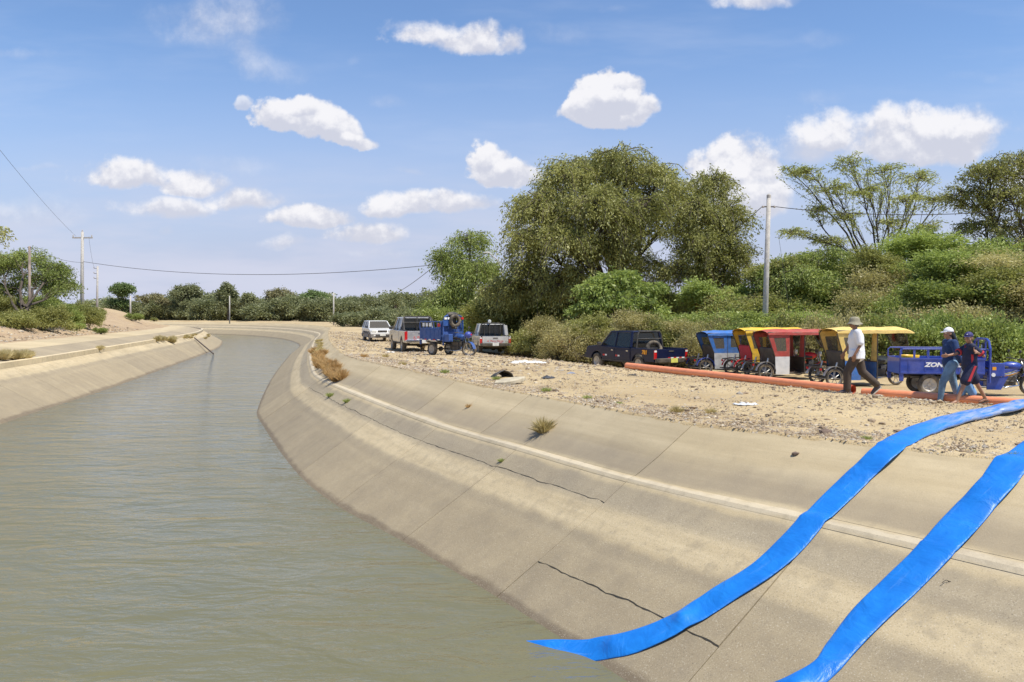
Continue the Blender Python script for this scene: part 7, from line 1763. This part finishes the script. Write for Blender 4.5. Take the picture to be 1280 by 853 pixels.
for s in 'LR': cap_chain(mb, [J['hip' + s], J['hip' + s].lerp(J['kne' + s], .85)], [.112, .108], 14)
fuse(mb, 'shorts', NAVY2, boy, .010, 2)
for s in 'LR':
    a, b = J['sho' + s].lerp(J['elb' + s], .66), J['sho' + s].lerp(J['elb' + s], .80); MB().tube([a, b], [.0735, .0725], 14).build('sleeve_band', REDC, boy, smooth=True)
    h, kn = J['hip' + s], J['kne' + s]; sgn = 1 if s == 'L' else -1
    d = (kn - h).normalized(); o_ = V3(0, sgn, 0); MB().plate([h + o_ * .112 + V3(-.02, 0, .02), h + o_ * .112 + V3(.025, 0, .02), h + d * .32 + o_ * .112 + V3(.035, 0, 0), h + d * .32 + o_ * .112 + V3(-.025, 0, 0)], .012).build('side_stripe', REDC, boy)
    MB().plate([V3(.0, sgn * .128, .84), V3(.05, sgn * .128, .84), V3(.06, sgn * .132, 1.02), V3(.02, sgn * .134, 1.02)], .016).build('side_panel', REDC, boy)
MB().tube([V3(.07, -.04, 1.20), V3(.10, .0, 1.15), V3(.05, .06, 1.21)], .012, 6).build('collar', REDC, boy)
for s in 'LR': sandal(boy, J['ank' + s], J['toe' + s], SANDM, .88)
cap(boy, L, rot, CAPN, k); mb = MB().ball(L(-.030, 0, .005), (.076, .076, .078), 14, 10); fuse(mb, 'hair', HAIR, boy, .011, 1)
MB().plate([L(.104, -.016, .075), L(.104, .016, .075), L(.098, .0, .10)], .004).build('cap_emblem', WHINK, boy)

# --- small child walking beyond the boy, only the legs show
pc_ = stand(1207, 498, Y=17.2); yaw = R(4)
J = dict(pelvis=V3(0, 0, .50), waist=V3(0, 0, .58), chest=V3(0, 0, .68), neck=V3(0, 0, .80), head=V3(.02, 0, .90),
         shoL=V3(0, .10, .76), shoR=V3(0, -.10, .76), elbL=V3(-.04, .14, .63), elbR=V3(.04, -.14, .63), wriL=V3(.02, .15, .52), wriR=V3(.10, -.14, .54),
         hipL=V3(0, .05, .48), hipR=V3(0, -.05, .48), kneL=V3(-.06, .06, .28), kneR=V3(.11, -.06, .28), ankL=V3(-.10, .06, .065), ankR=V3(.16, -.06, .065), toeL=V3(-.0, .07, .025), toeR=V3(.27, -.07, .025))
chd, k, L, rot = person(pc_, yaw, 'small child in light blue shorts and sandals half hidden behind the boy', .98, J, SKIN2, {'L': ((.1, 0, -1), (1, 0, 0), .4, 1), 'R': ((.2, 0, -1), (1, 0, 0), .4, 1)}, slim=1.15)
mb = MB(); cap_chain(mb, [V3(0, 0, .48), V3(0, 0, .58), V3(0, 0, .68), V3(0, 0, .78)], [.115, .105, .105, .055], 14); cap_chain(mb, [J['shoL'], J['shoR']], [.05, .05], 12)
fuse(mb, 't_shirt', mat('white_tee', (.7, .7, .7), .85), chd, .010, 2)
mb = MB(); cap_chain(mb, [J['hipL'], J['pelvis'], J['hipR']], [.085, .100, .085], 12)
for s in 'LR': cap_chain(mb, [J['hip' + s], J['hip' + s].lerp(J['kne' + s], .95)], [.090, .088], 12)
fuse(mb, 'shorts', DENIMB, chd, .010, 2)
for s in 'LR': sandal(chd, J['ank' + s], J['toe' + s], mat('pale_sandal', (.5, .48, .42), .8), .62)
mb = MB().ball(L(-.022, 0, .02), (.085, .080, .078), 14, 10); fuse(mb, 'hair', HAIR, chd, .011, 1)
